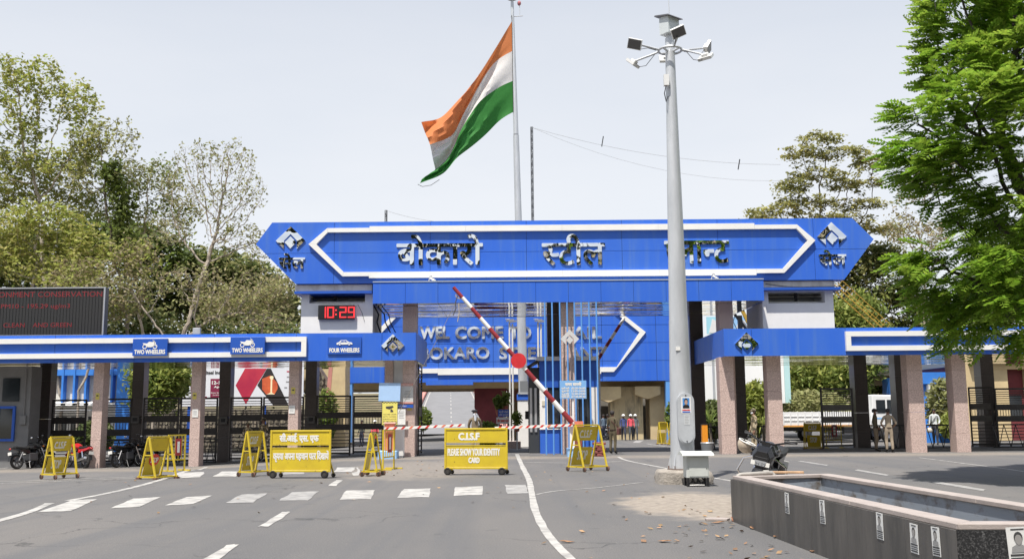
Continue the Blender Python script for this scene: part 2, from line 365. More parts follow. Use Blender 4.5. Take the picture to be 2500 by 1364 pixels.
    va = N.new('ShaderNodeVectorMath'); va.operation = 'MULTIPLY_ADD'; va.inputs[1].default_value = (2.2, 2.2, 0); L.new(nn.outputs['Color'], va.inputs[0]); L.new(g.outputs['Position'], va.inputs[2]); L.new(va.outputs[0], wv.inputs['Vector'])
    crk = math_('MULTIPLY', math_('LESS_THAN', wv.outputs['Distance'], v=0.006), ramp(noise(0.25, 2), 0.50, 0.58, (0, 0, 0), (0.6, 0.6, 0.6)))
    dk = N.new('ShaderNodeRGB'); dk.outputs[0].default_value = (0.05, 0.05, 0.05, 1); c = mix(crk, c, dk.outputs[0])
    L.new(c, b.inputs['Base Color'])
    bp = N.new('ShaderNodeBump'); bp.inputs['Strength'].default_value = 0.35; bp.inputs['Distance'].default_value = 0.01
    L.new(noise(80, 3), bp.inputs['Height']); L.new(bp.outputs[0], b.inputs['Normal']); return m
asphalt = asphalt_material()
green_ground = mat('dry_grass_soil', (0.10, 0.10, 0.045), 0.95, col2=(0.22, 0.17, 0.10), vs=0.4, bump=0.5, bs=3)
# one sheet of dry ground reaching the horizon, rising to the hill behind
def hz(x, y):
    a = min(1, max(0, (y - 96) / 165)); z = 8.6 * a * a * (3 - 2 * a) if a < 1 else 8.6
    return z - 0.55
xs = sorted(set(list(np.linspace(-90, 90, 31)) + [-1500, -600, -250, 250, 600, 1500])); ys = sorted(set([-600, -150, -40, 0] + list(np.linspace(30, 290, 53)) + [340, 500, 900, 2500]))
b = MB(); nx = len(xs)
b.add([(x, y, hz(x, y)) for y in ys for x in xs], [(j * nx + i, j * nx + i + 1, (j + 1) * nx + i + 1, (j + 1) * nx + i) for j in range(len(ys) - 1) for i in range(nx - 1)])
b.build('ground', green_ground, smooth=True, kind='structure')
xs = np.linspace(-42, 42, 57); ys = np.concatenate([np.linspace(-12, 28, 11), np.linspace(30, 46, 17), np.linspace(50, 100, 9)]); nx = len(xs)
b = MB(); b.add([(x, y, gz(x, y)) for y in ys for x in xs], [(j * nx + i, j * nx + i + 1, (j + 1) * nx + i + 1, (j + 1) * nx + i) for j in range(len(ys) - 1) for i in range(nx - 1)])
road = b.build('road', asphalt, smooth=True, kind='structure')
# the road that climbs the hill beyond the flyover
def hill_c(y): return -5.4 - (y - 88) * 0.064
def hill_z(y): return max(0.02, hz(0, y) + 0.62)
b = MB(); ys2 = list(np.linspace(94, 262, 40)); rows = []
for y in ys2: rows += [(hill_c(y) - 5.0, y, hill_z(y)), (hill_c(y) + 5.0, y, hill_z(y))]
b.add(rows, [(2 * i, 2 * i + 1, 2 * i + 3, 2 * i + 2) for i in range(len(ys2) - 1)])
hroad = b.build('hill_road', mat('grey_asphalt', (0.20, 0.20, 0.205), 0.9, var=0.12, vs=0.5, bump=0.2, bs=30), kind='structure')
for sgn in (-1, 1):
    b = MB(); rows = []
    for y in ys2: c_ = hill_c(y) + sgn * 4.5; rows += [(c_ - .11, y, hill_z(y) + .02), (c_ + .11, y, hill_z(y) + .02)]
    b.add(rows, [(2 * i, 2 * i + 1, 2 * i + 3, 2 * i + 2) for i in range(len(ys2) - 1)]); b.build('edge_line', wheel_paint, hroad)
for k in range(16):
    y = 100 + k * 10; c0 = hill_c(y); c1 = hill_c(y + 4)
    MB().add([(c0 - .08, y, hill_z(y) + .02), (c0 + .08, y, hill_z(y) + .02), (c1 + .08, y + 4, hill_z(y + 4) + .02), (c1 - .08, y + 4, hill_z(y + 4) + .02)], [(0, 1, 2, 3)]).build('lane_dash', wheel_paint, hroad)
for sgn in (-1, 1):     # low red-and-cream parapet beside the hill road
    b = MB()
    for i in range(len(ys2) - 1):
        y0, y1 = ys2[i], ys2[i + 1]; p0 = Vector((hill_c(y0) + sgn * 5.7, y0, hill_z(y0) + .25)); p1 = Vector((hill_c(y1) + sgn * 5.7, y1, hill_z(y1) + .25))
        b.obox(p0, p1, 1.2, 0.75)
    b.build('parapet', pinkred, None, label='faded pink parapet along the %s edge of the hill road' % ('near' if sgn > 0 else 'far'), cat='parapet', group='parapets of the hill road')

# painted markings, each a sheet just above the asphalt
def sheet(poly_px, name='crosswalk_stripe', dz=0.006, m=None):
    P = [G(x, y, dz) for x, y in poly_px]; rn = random.Random(int(poly_px[0][0] * 7)); pts = []
    for i, p in enumerate(P):            # hand-painted, slightly wavy edges
        q = P[(i + 1) % len(P)]
        for k in range(4): t = k / 4; r_ = p.lerp(q, t); pts.append((r_.x + rn.uniform(-.018, .018), r_.y + rn.uniform(-.05, .05), r_.z))
    return MB().add(pts, [tuple(range(len(pts)))]).build(name, m or wheel_paint, road)
def line_px(pts, w0, w1=None, name='painted_line', dz=0.006, sub=5):
    P = [G(x, y, dz) for x, y in pts]; Q = []
    for i in range(len(P) - 1):                                         # smooth curve through the points
        a = P[max(i - 1, 0)]; b_ = P[i]; c_ = P[i + 1]; d_ = P[min(i + 2, len(P) - 1)]
        for k in range(sub):
            t = k / sub; Q.append(0.5 * ((2 * b_) + (c_ - a) * t + (2 * a - 5 * b_ + 4 * c_ - d_) * t * t + (3 * b_ - a - 3 * c_ + d_) * t ** 3))
    Q.append(P[-1]); vs = []; rnd = random.Random(len(pts))
    for i, p in enumerate(Q):
        d = (Q[min(i + 1, len(Q) - 1)] - Q[max(i - 1, 0)]).normalized(); n = Vector((-d.y, d.x, 0)); wd = w0 + ((w1 or w0) - w0) * i / (len(Q) - 1)
        j = 1 + rnd.uniform(-.12, .12)
        for s in (1, -1): q = p + n * s * wd * j / 2; vs.append((q.x, q.y, gz(q.x, q.y) + dz))
    return MB().add(vs, [(2 * i, 2 * i + 1, 2 * i + 3, 2 * i + 2) for i in range(len(Q) - 1)]).build(name, wheel_paint, road)
for q in [((92, 1249), (171, 1246), (240, 1217), (176, 1220)), ((268, 1240), (338, 1236), (392, 1212), (326, 1216)), ((400, 1233), (472, 1229), (520, 1208), (456, 1212)),
          ((549, 1227), (619, 1225), (653, 1203), (590, 1206)), ((679, 1221), (751, 1220), (780, 1198), (715, 1200)), ((828, 1218), (904, 1217), (916, 1195), (845, 1196)),
          ((972, 1214), (1046, 1212), (1052, 1191), (985, 1193)), ((1106, 1209), (1178, 1207), (1177, 1186), (1110, 1188)), ((1239, 1204), (1290, 1203), (1284, 1182), (1232, 1183)),
          ((427, 1166), (488, 1164), (499, 1151), (443, 1153)), ((520, 1162), (578, 1162), (592, 1149), (541, 1150)), ((690, 1157), (742, 1156), (748, 1143), (700, 1144)), ((815, 1151), (860, 1151), (868, 1140), (824, 1140))]:
    sheet(q, m=worn_paint if q[0][0] in (549, 679, 1239, 690) else None)
for q in [((632, 1284), (657, 1284), (711, 1248), (688, 1248)), ((497, 1364), (535, 1364), (583, 1327), (558, 1328)), ((801, 1185), (820, 1185), (837, 1171), (822, 1171)),
          ((1949, 1125), (1955, 1124), (2024, 1134), (2018, 1136)), ((2085, 1147), (2095, 1145), (2172, 1158), (2163, 1160)), ((2274, 1177), (2286, 1174), (2409, 1194), (2397, 1197)),
          ((1553, 1074), (1571, 1074), (1562, 1080), (1545, 1080)), ((1925, 1074), (1942, 1074), (1950, 1081), (1934, 1081))]:
    sheet(q, 'lane_dash', m=worn_paint if q[0][0] > 1500 else None)
sheet(((860, 1153), (872, 1151), (874, 1146), (868, 1140), (873, 1140), (880, 1148), (874, 1160), (862, 1160)), 'painted_arrow')
line_px([(-60, 1284), (0, 1269), (72, 1248), (122, 1227)], 0.16)
line_px([(167, 1221), (252, 1205), (324, 1189), (396, 1169), (441, 1153), (504, 1139)], 0.15)
line_px([(-40, 1176), (120, 1171), (330, 1163)], 0.10); line_px([(-40, 1180), (120, 1175), (330, 1166)], 0.10)
line_px([(1262, 1108), (1275, 1137), (1291, 1169), (1298, 1202), (1307, 1245), (1332, 1295), (1365, 1335), (1402, 1370)], 0.16, 0.10)
line_px([(1309, 1206), (1361, 1197), (1462, 1189), (1570, 1176)], 0.07, 0.05)
line_px([(1280, 1127), (1383, 1129)], 0.1); line_px([(1480, 1127), (1530, 1124)], 0.1)
line_px([(1509, 1114), (1534, 1124), (1631, 1143), (1735, 1164), (1800, 1175)], 0.11)
line_px([(2243, 1116), (2437, 1141), (2500, 1150)], 0.08)
line_px([(1580, 1083), (1640, 1091)], 0.12)
line_px([(-30, 1146), (20, 1141)], 0.12)

# ================================================================== entrance canopies
EMB = [(-1, 0), (0, 1), (1, 0), (.44, -.57), (.44, 0), (0, .46), (-.44, 0), (-.44, -.57)]; EMB2 = [(0, .30), (.40, -.11), (0, -.55), (-.40, -.11)]
def emblem(parent, cx, cz, y, s, m, d=0.07, name='diamond_emblem'):
    o = MB().prism([(cx + s * a, cz + s * b_) for a, b_ in EMB], y - d, y).build(name, m, parent, world=True)
    MB().prism([(cx + s * a, cz + s * b_) for a, b_ in EMB2], y - d, y).build('inner_diamond', m, o) .location = (0, 0, 0)
    o.children[0].location = -parent.location
    return o
def canopy(name, label, X0, X1, Y0, Y1, Z0, Z1, seams, side=None):
    t = T(name, label, 'canopy', ((X0 + X1) / 2, Y0, 0))
    box('roof_slab', joint, (X0 + .02, X1 - .02, Y0 + .03, Y1 - .02, Z0 + .03, Z1 - .04), t, world=True)
    xs = [X0] + [s for s in seams if X0 < s < X1] + [X1]
    for a, c in zip(xs, xs[1:]): box('fascia_panel', blue, (a + .008, c - .008, Y0, Y0 + .025, Z0, Z1), t, world=True)
    if side:
        xx = X0 if side < 0 else X1; n = 3; L_ = (Y1 - Y0 - .03) / n
        for k in range(n):
            y0 = Y0 + .03 + k * L_ + .006; y1 = y0 + L_ - .012
            box('side_panel', blue, (min(xx, xx - side * .019), max(xx, xx - side * .019), y0, y1, Z0, Z1), t, world=True)
    nx = max(2, int((X1 - X0) / 2.4)); L_ = (X1 - X0) / nx; ny = 2; LY = (Y1 - Y0 - .05) / ny
    p = None
    for i in range(nx):
        for j in range(ny):
            if p is None: p = box('soffit_panel', mirror, (.008, L_ - .008, .008, LY - .008, 0, .02), t); p.location = (X0 - t.location.x + i * L_, .04 + j * LY, Z0 + .005)
            else: put(p, t, (X0 - t.location.x + i * L_, .04 + j * LY, Z0 + .005))
    return t
CZ0, CZ1 = 3.87, 4.97
# left canopy
cl = canopy('entrance_canopy', 'blue canopy with two wheeler and four wheeler signs and a digital board', -25.0, -3.88, 39.5, 44.6, CZ0 - .04, CZ1 - .03, [-21.6, -18.4, -15.2, -12.0, -8.7, -5.25], 1)
cr = canopy('entrance_canopy', 'blue canopy half hidden by the leafy tree', 8.5, 24.5, 39.5, 47.4, CZ0 + .02, CZ1 + .02, [9.62, 13.4, 16.6, 19.8, 22.4], -1)
def frame_bar(parent, name, a, **k): return box(name, white, a, parent, world=True, **k)
# white raised frame of the left canopy, open towards the left
xe = W(748, 845, 39.4).x
for nm, a in (('white_band', (-25, xe, 39.36, 39.5, 4.60, 4.80)), ('white_band', (-25, xe, 39.36, 39.5, 4.00, 4.20)), ('white_band', (xe - .2, xe, 39.36, 39.5, 4.203, 4.597))): frame_bar(cl, nm, a)
xs_ = W(2065, 830, 39.4).x
for nm, a in (('white_band', (xs_, 24.5, 39.36, 39.5, 4.64, 4.84)), ('white_band', (xs_, 24.5, 39.36, 39.5, 4.06, 4.26)), ('white_band', (xs_, xs_ + .2, 39.36, 39.5, 4.263, 4.637))): frame_bar(cr, nm, a)
c_ = W(959, 843, 39.45); emblem(cl, c_.x, c_.z, 39.5, .46, chrome_emb)
c_ = W(1823, 839, 39.45); emblem(cr, c_.x, c_.z, 39.5, .47, chrome_emb)
def pillar(parent, cx, y0, w_, d_, z1, m, z0=None, band=True):
    z0 = gz(cx, y0) - .1 if z0 is None else z0; zs = [z0] + [z for z in (.75, 1.62, 2.5, 3.3, 4.2, 5.2) if z0 < z < z1] + [z1]
    for a, c in zip(zs, zs[1:]): box('pillar_block' if m is granite else 'pillar', m, (cx - w_ / 2, cx + w_ / 2, y0, y0 + d_, a + .003, c - .003), parent, world=True)
for px, w_ in ((233, .40), (474, .40), (714, .40)): pillar(cl, W(px, 1080, 40.2).x, 40.2, w_, .6, 3.85, granite)
pillar(cl, W(948, 1050, 40.5).x, 40.5, .34, .6, 3.85, granite); pillar(cl, W(997, 1080, 40.2).x, 40.2, .5, .9, 3.85, granite)
x_ = W(970, 900, 40.5).x; box('infill_panel', alu, (x_ - .25, x_ + .24, 40.62, 40.70, 0, 3.84), cl, world=True)
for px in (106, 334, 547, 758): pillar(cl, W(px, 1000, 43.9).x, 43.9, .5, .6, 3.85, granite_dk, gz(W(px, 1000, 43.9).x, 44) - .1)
for px, w_ in ((1780, .58), (1897, .58), (2244, .62), (2353, .56)): pillar(cr, W(px, 1080, 40.2).x, 40.2, w_, .62, 3.9, granite, -.05)
pillar(cr, W(2580, 1080, 40.2).x, 40.2, .6, .62, 3.9, granite, -.05)
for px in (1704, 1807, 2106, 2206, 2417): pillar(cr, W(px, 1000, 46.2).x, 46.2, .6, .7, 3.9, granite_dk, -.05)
# guard room under the far left end of the canopy
gr = T('guard_room', 'grey plastered guard room with a blue framed window under the canopy', 'guard room', (-21.2, 41.0, -.4))
plaster_g = mat('grey_plaster', (0.19, 0.19, 0.19), 0.8, var=0.1, vs=2)
MB().box(-25, -20.0, 41.0, 41.9, -.45, 3.8).build('wall', plaster_g, gr, world=True)
MB().box(-21.15, -20.45, 40.95, 40.997, 2.35, 3.3).build('upper_window', glass, gr, world=True)
MB().box(-21.2, -20.65, 40.95, 40.997, .82, 2.05).build('window_pane', glass, gr, world=True)
for a in ((-21.3, -20.55, 40.9, 40.99, .72, .82), (-21.3, -20.55, 40.9, 40.99, 2.05, 2.15), (-21.3, -21.2, 40.9, 40.99, .823, 2.047), (-20.65, -20.55, 40.9, 40.99, .823, 2.047)): box('window_frame', blue_dk, a, gr, world=True)
box('electric_box', plaster_g, (-20.35, -20.1, 40.9, 40.997, 1.4, 1.75), gr, world=True); MB().cyl((-20.2, 40.95, 1.75), (-20.2, 40.95, 3.7), .025, n=6).build('conduit', plaster_g, gr, world=True)

# ================================================================== hanging sign boards
def moto_icon(parent, cx, cz, s, y, m):
    b = MB()
    for dx in (-.62, .62): b.torus((cx + dx * s, y, cz - .28 * s), .23 * s, .055 * s, 'y', 16, 5)
    b.prism([(cx + a * s, cz + c * s) for a, c in ((-.9, .18), (-.35, .12), (-.1, .34), (.32, .30), (.52, .42), (.62, .28), (.72, .18), (.66, -.05), (.5, -.12), (.2, -.32), (-.25, -.32), (-.4, -.1), (-.75, 0))], y - .012, y)
    b.obox((cx + .5 * s, y - .006, cz + .4 * s), (cx + .66 * s, y - .006, cz - .28 * s), .012, .05 * s); b.obox((cx + .3 * s, y - .006, cz + .52 * s), (cx + .55 * s, y - .006, cz + .42 * s), .012, .05 * s)
    return b.build('motorcycle_symbol', m, parent, world=True)
def car_icon(parent, cx, cz, s, y, m):
    b = MB().prism([(cx + a * s, cz + c * s) for a, c in ((-1, -.18), (-.95, .02), (-.72, .08), (-.45, .32), (.2, .34), (.55, .10), (.9, .04), (1, -.12), (.98, -.2), (-.95, -.22))], y - .012, y)
    o = b.build('car_symbol', m, parent, world=True); b = MB()
    b.prism([(cx + a * s, cz + c * s) for a, c in ((-.52, .08), (-.38, .26), (-.08, .27), (-.08, .08))], y - .016, y - .0125); b.prism([(cx + a * s, cz + c * s) for a, c in ((-.02, .08), (-.02, .27), (.16, .27), (.40, .09))], y - .016, y - .0125)
    for dx in (-.58, .58): b.cyl((cx + dx * s, y - .018, cz - .2 * s), (cx + dx * s, y, cz - .2 * s), .17 * s, n=14)
    b.build('car_symbol_cutout', blue_dk, parent, world=True)
    b = MB()
    for dx in (-.58, .58): b.cyl((cx + dx * s, y - .022, cz - .2 * s), (cx + dx * s, y - .0185, cz - .2 * s), .11 * s, n=14)
    b.build('wheel_symbol', m, parent, world=True)
for x0, x1, y0, y1, txt, kind, lab in ((322, 408, 826, 868, 'TWO WHEELERS', 0, 'blue two wheelers sign farther from the four wheelers sign'), (561, 646, 822, 864, 'TWO WHEELERS', 0, 'blue two wheelers sign next to the four wheelers sign'), (797, 880, 821, 863, 'FOUR WHEELERS', 1, 'blue four wheelers sign with white car symbol')):
    a = W(x0, y1, 39.2); c = W(x1, y0, 39.2); t = T('sign_board', lab, 'sign', ((a.x + c.x) / 2, 39.25, a.z), group='lane signs on the canopy')
    yf = 39.24 if kind == 0 else 39.44; 
    box('board', blue_dk, (a.x, c.x, yf, 39.355 if kind == 0 else 39.497, a.z, c.z), t, world=True)
    w_ = c.x - a.x; h_ = c.z - a.z
    lettering('lettering', txt, letter_white, t, a.x + .05 * w_, c.x - .05 * w_, a.z + .09 * h_, a.z + .36 * h_, yf - .004, bold=.009)
    (moto_icon if kind == 0 else car_icon)(t, (a.x + c.x) / 2, a.z + .66 * h_, w_ * .24, yf - .003, letter_white)
# ================================================================== main gate: portal, towers, sign
gp = T('gate_portal', 'wide blue portal beam with mirror soffit on granite pillars over the road', 'gate', (2.35, 41, 0))
BX0, BX1, BZ0, BZ1 = -5.86, 10.59, 6.30, 7.20
box('beam_core', joint, (BX0 + .02, BX1 - .02, 41.03, 46.95, BZ0 + .03, BZ1 - .03), gp, world=True)
n = 12; L_ = (BX1 - BX0) / n; pnl = None
for k in range(n):
    if pnl is None: pnl = box('beam_panel', blue, (.006, L_ - .006, 0, .025, 0, BZ1 - BZ0), gp); pnl.location = (BX0 - gp.location.x, 0, BZ0)
    else: put(pnl, gp, (BX0 - gp.location.x + k * L_, random.Random(k).uniform(-.004, .004), BZ0))
for xx, s in ((BX0, 1), (BX1 - .019, 1)): box('beam_end_panel', blue, (xx, xx + .019, 41.03, 46.95, BZ0, BZ1), gp, world=True)
sp_ = None
for k in range(n):
    for j in range(3):
        loc = (BX0 - gp.location.x + k * L_, .04 + j * 1.97, BZ0 + .004)
        if sp_ is None: sp_ = box('soffit_panel', mirror, (.006, L_ - .006, .006, 1.96, 0, .02), gp); sp_.location = loc
        else: put(sp_, gp, loc)
box('beam_back', joint, (BX0 + .02, BX1 - .02, 46.95, 47.0, BZ0, BZ1), gp, world=True)
for px, y0 in ((1000, 42.0), (1386, 41.4), (1773, 42.0)): pillar(gp, W(px, 770, y0).x, y0, .58, .8, BZ0, granite, -.05)
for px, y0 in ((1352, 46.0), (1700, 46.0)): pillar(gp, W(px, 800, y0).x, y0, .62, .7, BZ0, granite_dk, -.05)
x_ = W(1386, 1000, 41.3).x     # fluted facing strips on the centre pillar
for dx in (-.16, .02, .16): box('facing_strip', granite, (x_ - .05 + dx, x_ + .05 + dx, 41.34, 41.397, 0, 4.0), gp, world=True)
c_ = W(1391, 827, 41.3); c_ = W(1391, 827, 40.93); emblem(gp, c_.x, c_.z, 40.95, .39, mat('silver_emblem', (.72, .72, .71), .4, metal=.3), .05); box('emblem_bracket', alu, (c_.x - .04, c_.x + .04, 40.951, 41.4, c_.z - .04, c_.z + .04), gp, world=True)
# aluminium flashing along the ledge
MB().box(BX0, BX1, 40.97, 41.5, BZ1 - .001, BZ1 + .03).build('ledge_flashing', mat('pale_flashing', (.5, .56, .6), .5), gp, world=True)
# big board above
SY = 41.6
gs = T('gate_sign', 'long blue arrow shaped board with mirror Hindi letters above the gate', 'sign', (2.3, SY, 7.23))
TL, TR, LT, RT, BR, BL = (-10.31, 9.91), (14.67, 9.91), (-10.99, 8.97), (15.55, 8.98), (14.19, 7.24), (-9.25, 7.24)
MB().prism([TL, TR, RT, BR, BL, LT], SY + .03, SY + .75).build('board_core', blue, gs, world=True)
def clip_poly(poly, ax, v, keep):      # keep points with coord[ax] >= v (keep=1) or <= v (keep=-1)
    out = []
    for i in range(len(poly)):
        p, q = poly[i], poly[(i + 1) % len(poly)]; a = (p[ax] - v) * keep; c = (q[ax] - v) * keep
        if a >= 0: out.append(p)
        if a * c < 0: t = a / (a - c); out.append((p[0] + (q[0] - p[0]) * t, p[1] + (q[1] - p[1]) * t))
    return out
def panelled(parent, outline, xs, zs, y0, y1, m, gap=.007, name='cladding_panel', rnd=3):
    rn = random.Random(rnd)
    for a, c in zip([-1e3] + xs, xs + [1e3]):
        for d, e in zip([-1e3] + zs, zs + [1e3]):
            p = outline
            for ax, v, k in ((0, a + gap, 1), (0, c - gap, -1), (1, d + gap, 1), (1, e - gap, -1)):
                if abs(v) < 900 and len(p) > 2: p = clip_poly(p, ax, v, k)
            if len(p) > 2: j = rn.uniform(-.006, 0); MB().prism(p, y0 + j, y1).build(name, m, parent, world=True)
OUT = [TL, TR, RT, BR, BL, LT]
MB().prism(OUT, SY + .012, SY + .028).build('joint_backing', joint, gs, world=True)
panelled(gs, OUT, [-7.62, -3.5, .63, 4.73, 8.85, 12.97], [8.56], SY - .012, SY + .01, blue)
def q_(px, py, Y=SY): p = W(px, py, Y); return (p.x, p.z)
def arrow_frame(parent, y0, y1, L, R_, thin, thick, steps, zt, zb, zmid, dxl_t, dxl_b, dxr_t, dxr_b, m, wd):
    # L,R_ tips; top strip between corners; diagonals of width wd
    pass
YF = SY - .16
def fr(name, poly): return MB().prism(poly, YF, SY - .02).build(name, white, gs, world=True)
zt1, zt0, zb1, zb0 = 9.69, 9.44, 7.71, 7.45         # thick strips
tz1, tz0, uz1, uz0 = 9.62, 9.44, 7.71, 7.53         # thin strips
xa, xb = q_(903, 600)[0], q_(1842, 600)[0]
xl, xr = q_(802, 560)[0], q_(1942, 555)[0]; xbl, xbr = q_(838, 668)[0], q_(1912, 662)[0]
tl = q_(755, 597)[0]; tr = q_(1988, 587)[0]; zm = 8.93; d_ = .33
segs = 4
for k in range(segs):
    a = xa + (xb - xa) * k / segs; c = xa + (xb - xa) * (k + 1) / segs
    fr('white_band', [(a, zt0), (c - .006, zt0), (c - .006, zt1), (a, zt1)]); fr('white_band', [(a, zb0), (c - .006, zb0), (c - .006, zb1), (a, zb1)])
fr('white_band', [(xl, tz0), (xa - .004, tz0), (xa - .004, tz1), (xl - .02, tz1)]); fr('white_band', [(xb, tz0), (xr, tz0), (xr + .02, tz1), (xb, tz1)])
fr('white_band', [(xbl, uz0), (xa - .004, uz0), (xa - .004, uz1), (xbl + .05, uz1)]); fr('white_band', [(xb, uz0), (xbr, uz0), (xbr - .05, uz1), (xb, uz1)])
fr('white_band', [(tl, zm), (xl - .025, tz1), (xl - .005, tz0), (tl + d_, zm)]); fr('white_band', [(tl, zm - .004), (tl + d_, zm - .004), (xbl + .045, uz1), (xbl - .005, uz0)])
fr('white_band', [(tr, zm), (tr - d_, zm), (xr + .005, tz0), (xr + .025, tz1)]); fr('white_band', [(tr, zm - .004), (xbr + .005, uz0), (xbr - .045, uz1), (tr - d_, zm - .004)])
def big(name, tok, px0, px1, py0, py1, bold=.028):
    a = q_(px0, py1, SY); c = q_(px1, py0, SY)
    lettering(name, tok, chrome, gs, a[0], c[0], a[1], c[1], SY - .025, bold=bold, depth=.045)
big('hindi_word', ['ब', 'ो', 'क', 'ा', 'र', 'ो'], 968, 1179, 572, 649)
big('hindi_word', [('half', 'स', .74), 'ट', 'ी', 'ल'], 1323, 1476, 571, 649)
big('hindi_word', [('half', 'प', .62), 'ल', 'ा', ('half', 'न', .66), 'ट'], 1622, 1779, 587, 645)
big('hindi_word', ['स', 'े', 'ल'], 681, 746, 618, 657, .02); big('hindi_word', ['स', 'े', 'ल'], 1999, 2064, 610, 649, .02)
for px, py in ((710, 588), (2030, 578)): c_ = q_(px, py); emblem(gs, c_[0], c_[1], SY - .02, .63, chrome_emb, .05)
# small flood lamps on the ledge of the beam
for px, lab in ((1052, 'small floodlight on the ledge below the first Hindi word'), (1742, 'small floodlight on the ledge below the last Hindi word')):
    p = W(px, 684, 41.2); t = T('ledge_floodlight', lab, 'floodlight', (p.x, 41.2, BZ1 + .03), group='ledge floodlights')
    b = MB(); b.obox((-.1, 0, 0), (-.02, -.05, .26), .03, .03); b.obox((.1, 0, 0), (.02, -.05, .26), .03, .03); b.build('bracket', alu, t)
    MB().obox((0, -.02, .14), (.16, -.12, .05), .16, .05).build('lamp_housing', white, t)
# towers
for px0, px1, lab, side in ((735, 910, 'white gate tower carrying the red digital clock', -1), (1862, 2036, 'white gate tower beside the yellow lattice stair', 1)):
    a = W(px0, 760, 42).x; c = W(px1, 760, 42).x; t = T('gate_tower', lab, 'tower', ((a + c) / 2, 42, CZ1)); zb_ = CZ1 - .06
    y1 = 44.9; zs0 = W(px0, 741, 42).z + .02; zs1 = W(px0, 713, 42).z + .02; sx0 = a + .34; sx1 = c - .34
    if side > 0: sx0, sx1 = W(1876, 730, 42).x, W(2014, 730, 42).x
    b = MB().box(a, c, 42, y1, zb_, zs0); b.box(a, sx0, 42, y1, zs0, 6.86); b.box(sx1, c, 42, y1, zs0, 6.86); b.box(sx0, sx1, 42, y1, zs1, 6.86); b.box(sx0, sx1, 43.6, y1, zs0, zs1)
    b.build('wall', wall_white, t, world=True)
    for k in range(3): zz = zs0 + (zs1 - zs0) * (k + .5) / 3; box('louvre_rail', alu if k == 0 else dark, (sx0 + .002, sx1 - .002, 42.35 + .1 * k, 42.38 + .1 * k, zz - .025, zz + .02), t, world=True)
    xm = sx0 + (sx1 - sx0) * (.55 if side > 0 else .42); box('slot_post', dark, (xm - .06, xm + .06, 42.5, 42.62, zs0 + .002, zs1 - .002), t, world=True)
    e0 = a - (.22 if side < 0 else 0); e1 = c + (.0 if side < 0 else .22)
    b = MB().box(e0 + (.0 if side < 0 else .0), c if side < 0 else c, 41.72, y1 + .2, 6.93, 7.22); b.build('roof_slab', concrete_old, t, world=True, bevel=.015)
    box('slab_edge', lblue if False else blue_dk, (e0, e1, 41.62, y1 + .25, 6.82, 6.928), t, world=True)
    if side > 0:
        MB().tube([(a + .1, 41.7, 7.1), (a + .9, 41.69, 6.98), (a + 1.6, 41.69, 6.95), (c, 41.69, 6.97)], .012, 5).build('roof_cable', cable, t, world=True)
# digital clock
a = W(777, 780, 41.9); c = W(866, 745, 41.9)
ck = T('digital_clock', 'red LED clock showing 10:29 on the white tower', 'clock', ((a.x + c.x) / 2, 41.98, a.z))
box('casing', black, (a.x, c.x, 41.82, 41.997, a.z, c.z), ck, world=True, bevel=.01)
led = mat('red_led', (.4, .02, .02), .5, emit=(1.0, .04, .05), es=1.1)
SEG = {'1': 'bc', '0': 'abcdef', '2': 'abged', '9': 'abcdfg'}
def digit(bm, ch, x, z, w_, h_, y):
    s = {'a': ((0, 1), (1, 1)), 'b': ((1, 1), (1, .5)), 'c': ((1, .5), (1, 0)), 'd': ((0, 0), (1, 0)), 'e': ((0, .5), (0, 0)), 'f': ((0, 1), (0, .5)), 'g': ((0, .5), (1, .5))}
    for k in SEG[ch]:
        p, q = s[k]; n = 5 if p[0] != q[0] else 6
        for i in range(n + 1): t = i / n; bm.cbox((x + (p[0] + (q[0] - p[0]) * t) * w_, y, z + (p[1] + (q[1] - p[1]) * t) * h_), (.048, .012, .048))
b = MB(); w0 = c.x - a.x; h0 = c.z - a.z
for ch, fx in (('1', .0), ('0', .22), ('2', .56), ('9', .79)): digit(b, ch, a.x + w0 * (.05 + fx), a.z + h0 * .15, w0 * .155, h0 * .70, 41.812)
for dz in (.35, .65): b.cbox((a.x + w0 * .495, 41.812, a.z + h0 * dz), (.06, .012, .06))
b.build('led_digits', led, ck, world=True, kind='stuff')
MB().tube([(c.x, 41.9, c.z - .1), (c.x + .12, 41.97, c.z + .05), (c.x + .3, 41.97, c.z - .3), (c.x + .42, 41.97, c.z - .7)], .008, 5).build('cable', cable, ck, world=True)
# digital message board on the left canopy
a = W(-110, 818, 40.2); c = W(257, 700, 40.2)
lb = T('message_board', 'large black digital board with dim red text on the canopy', 'digital board', ((a.x + c.x) / 2, 40.3, CZ1 - .05))
box('cabinet', black, (a.x, c.x, 40.25, 40.6, CZ1 - .02, c.z), lb, world=True)
fb = MB(); 
for q in ((a.x, a.x + .05, CZ1, c.z), (c.x - .05, c.x, CZ1, c.z), (a.x + .053, c.x - .053, c.z - .05, c.z), (a.x + .053, c.x - .053, CZ1, CZ1 + .05)): box('frame_bar', alu, (q[0], q[1], 40.2, 40.247, q[2], q[3]), lb, world=True)
strip = None
for k in range(int((c.x - a.x) / .13)):
    x = a.x + .1 + k * .13
    if strip is None: strip = box('led_module_strip', mat('led_module', (.022, .022, .022), .6), (0, .11, 0, .012, 0, c.z - CZ1 - .12), lb); strip.location = (x - lb.location.x, 40.236 - lb.location.y, CZ1 + .06 - lb.location.z)
    else: put(strip, lb, (x - lb.location.x, 40.236 - lb.location.y, CZ1 + .06 - lb.location.z))
dim = mat('dim_red_led', (.16, .015, .02), .6, emit=(.5, .01, .02), es=.12)
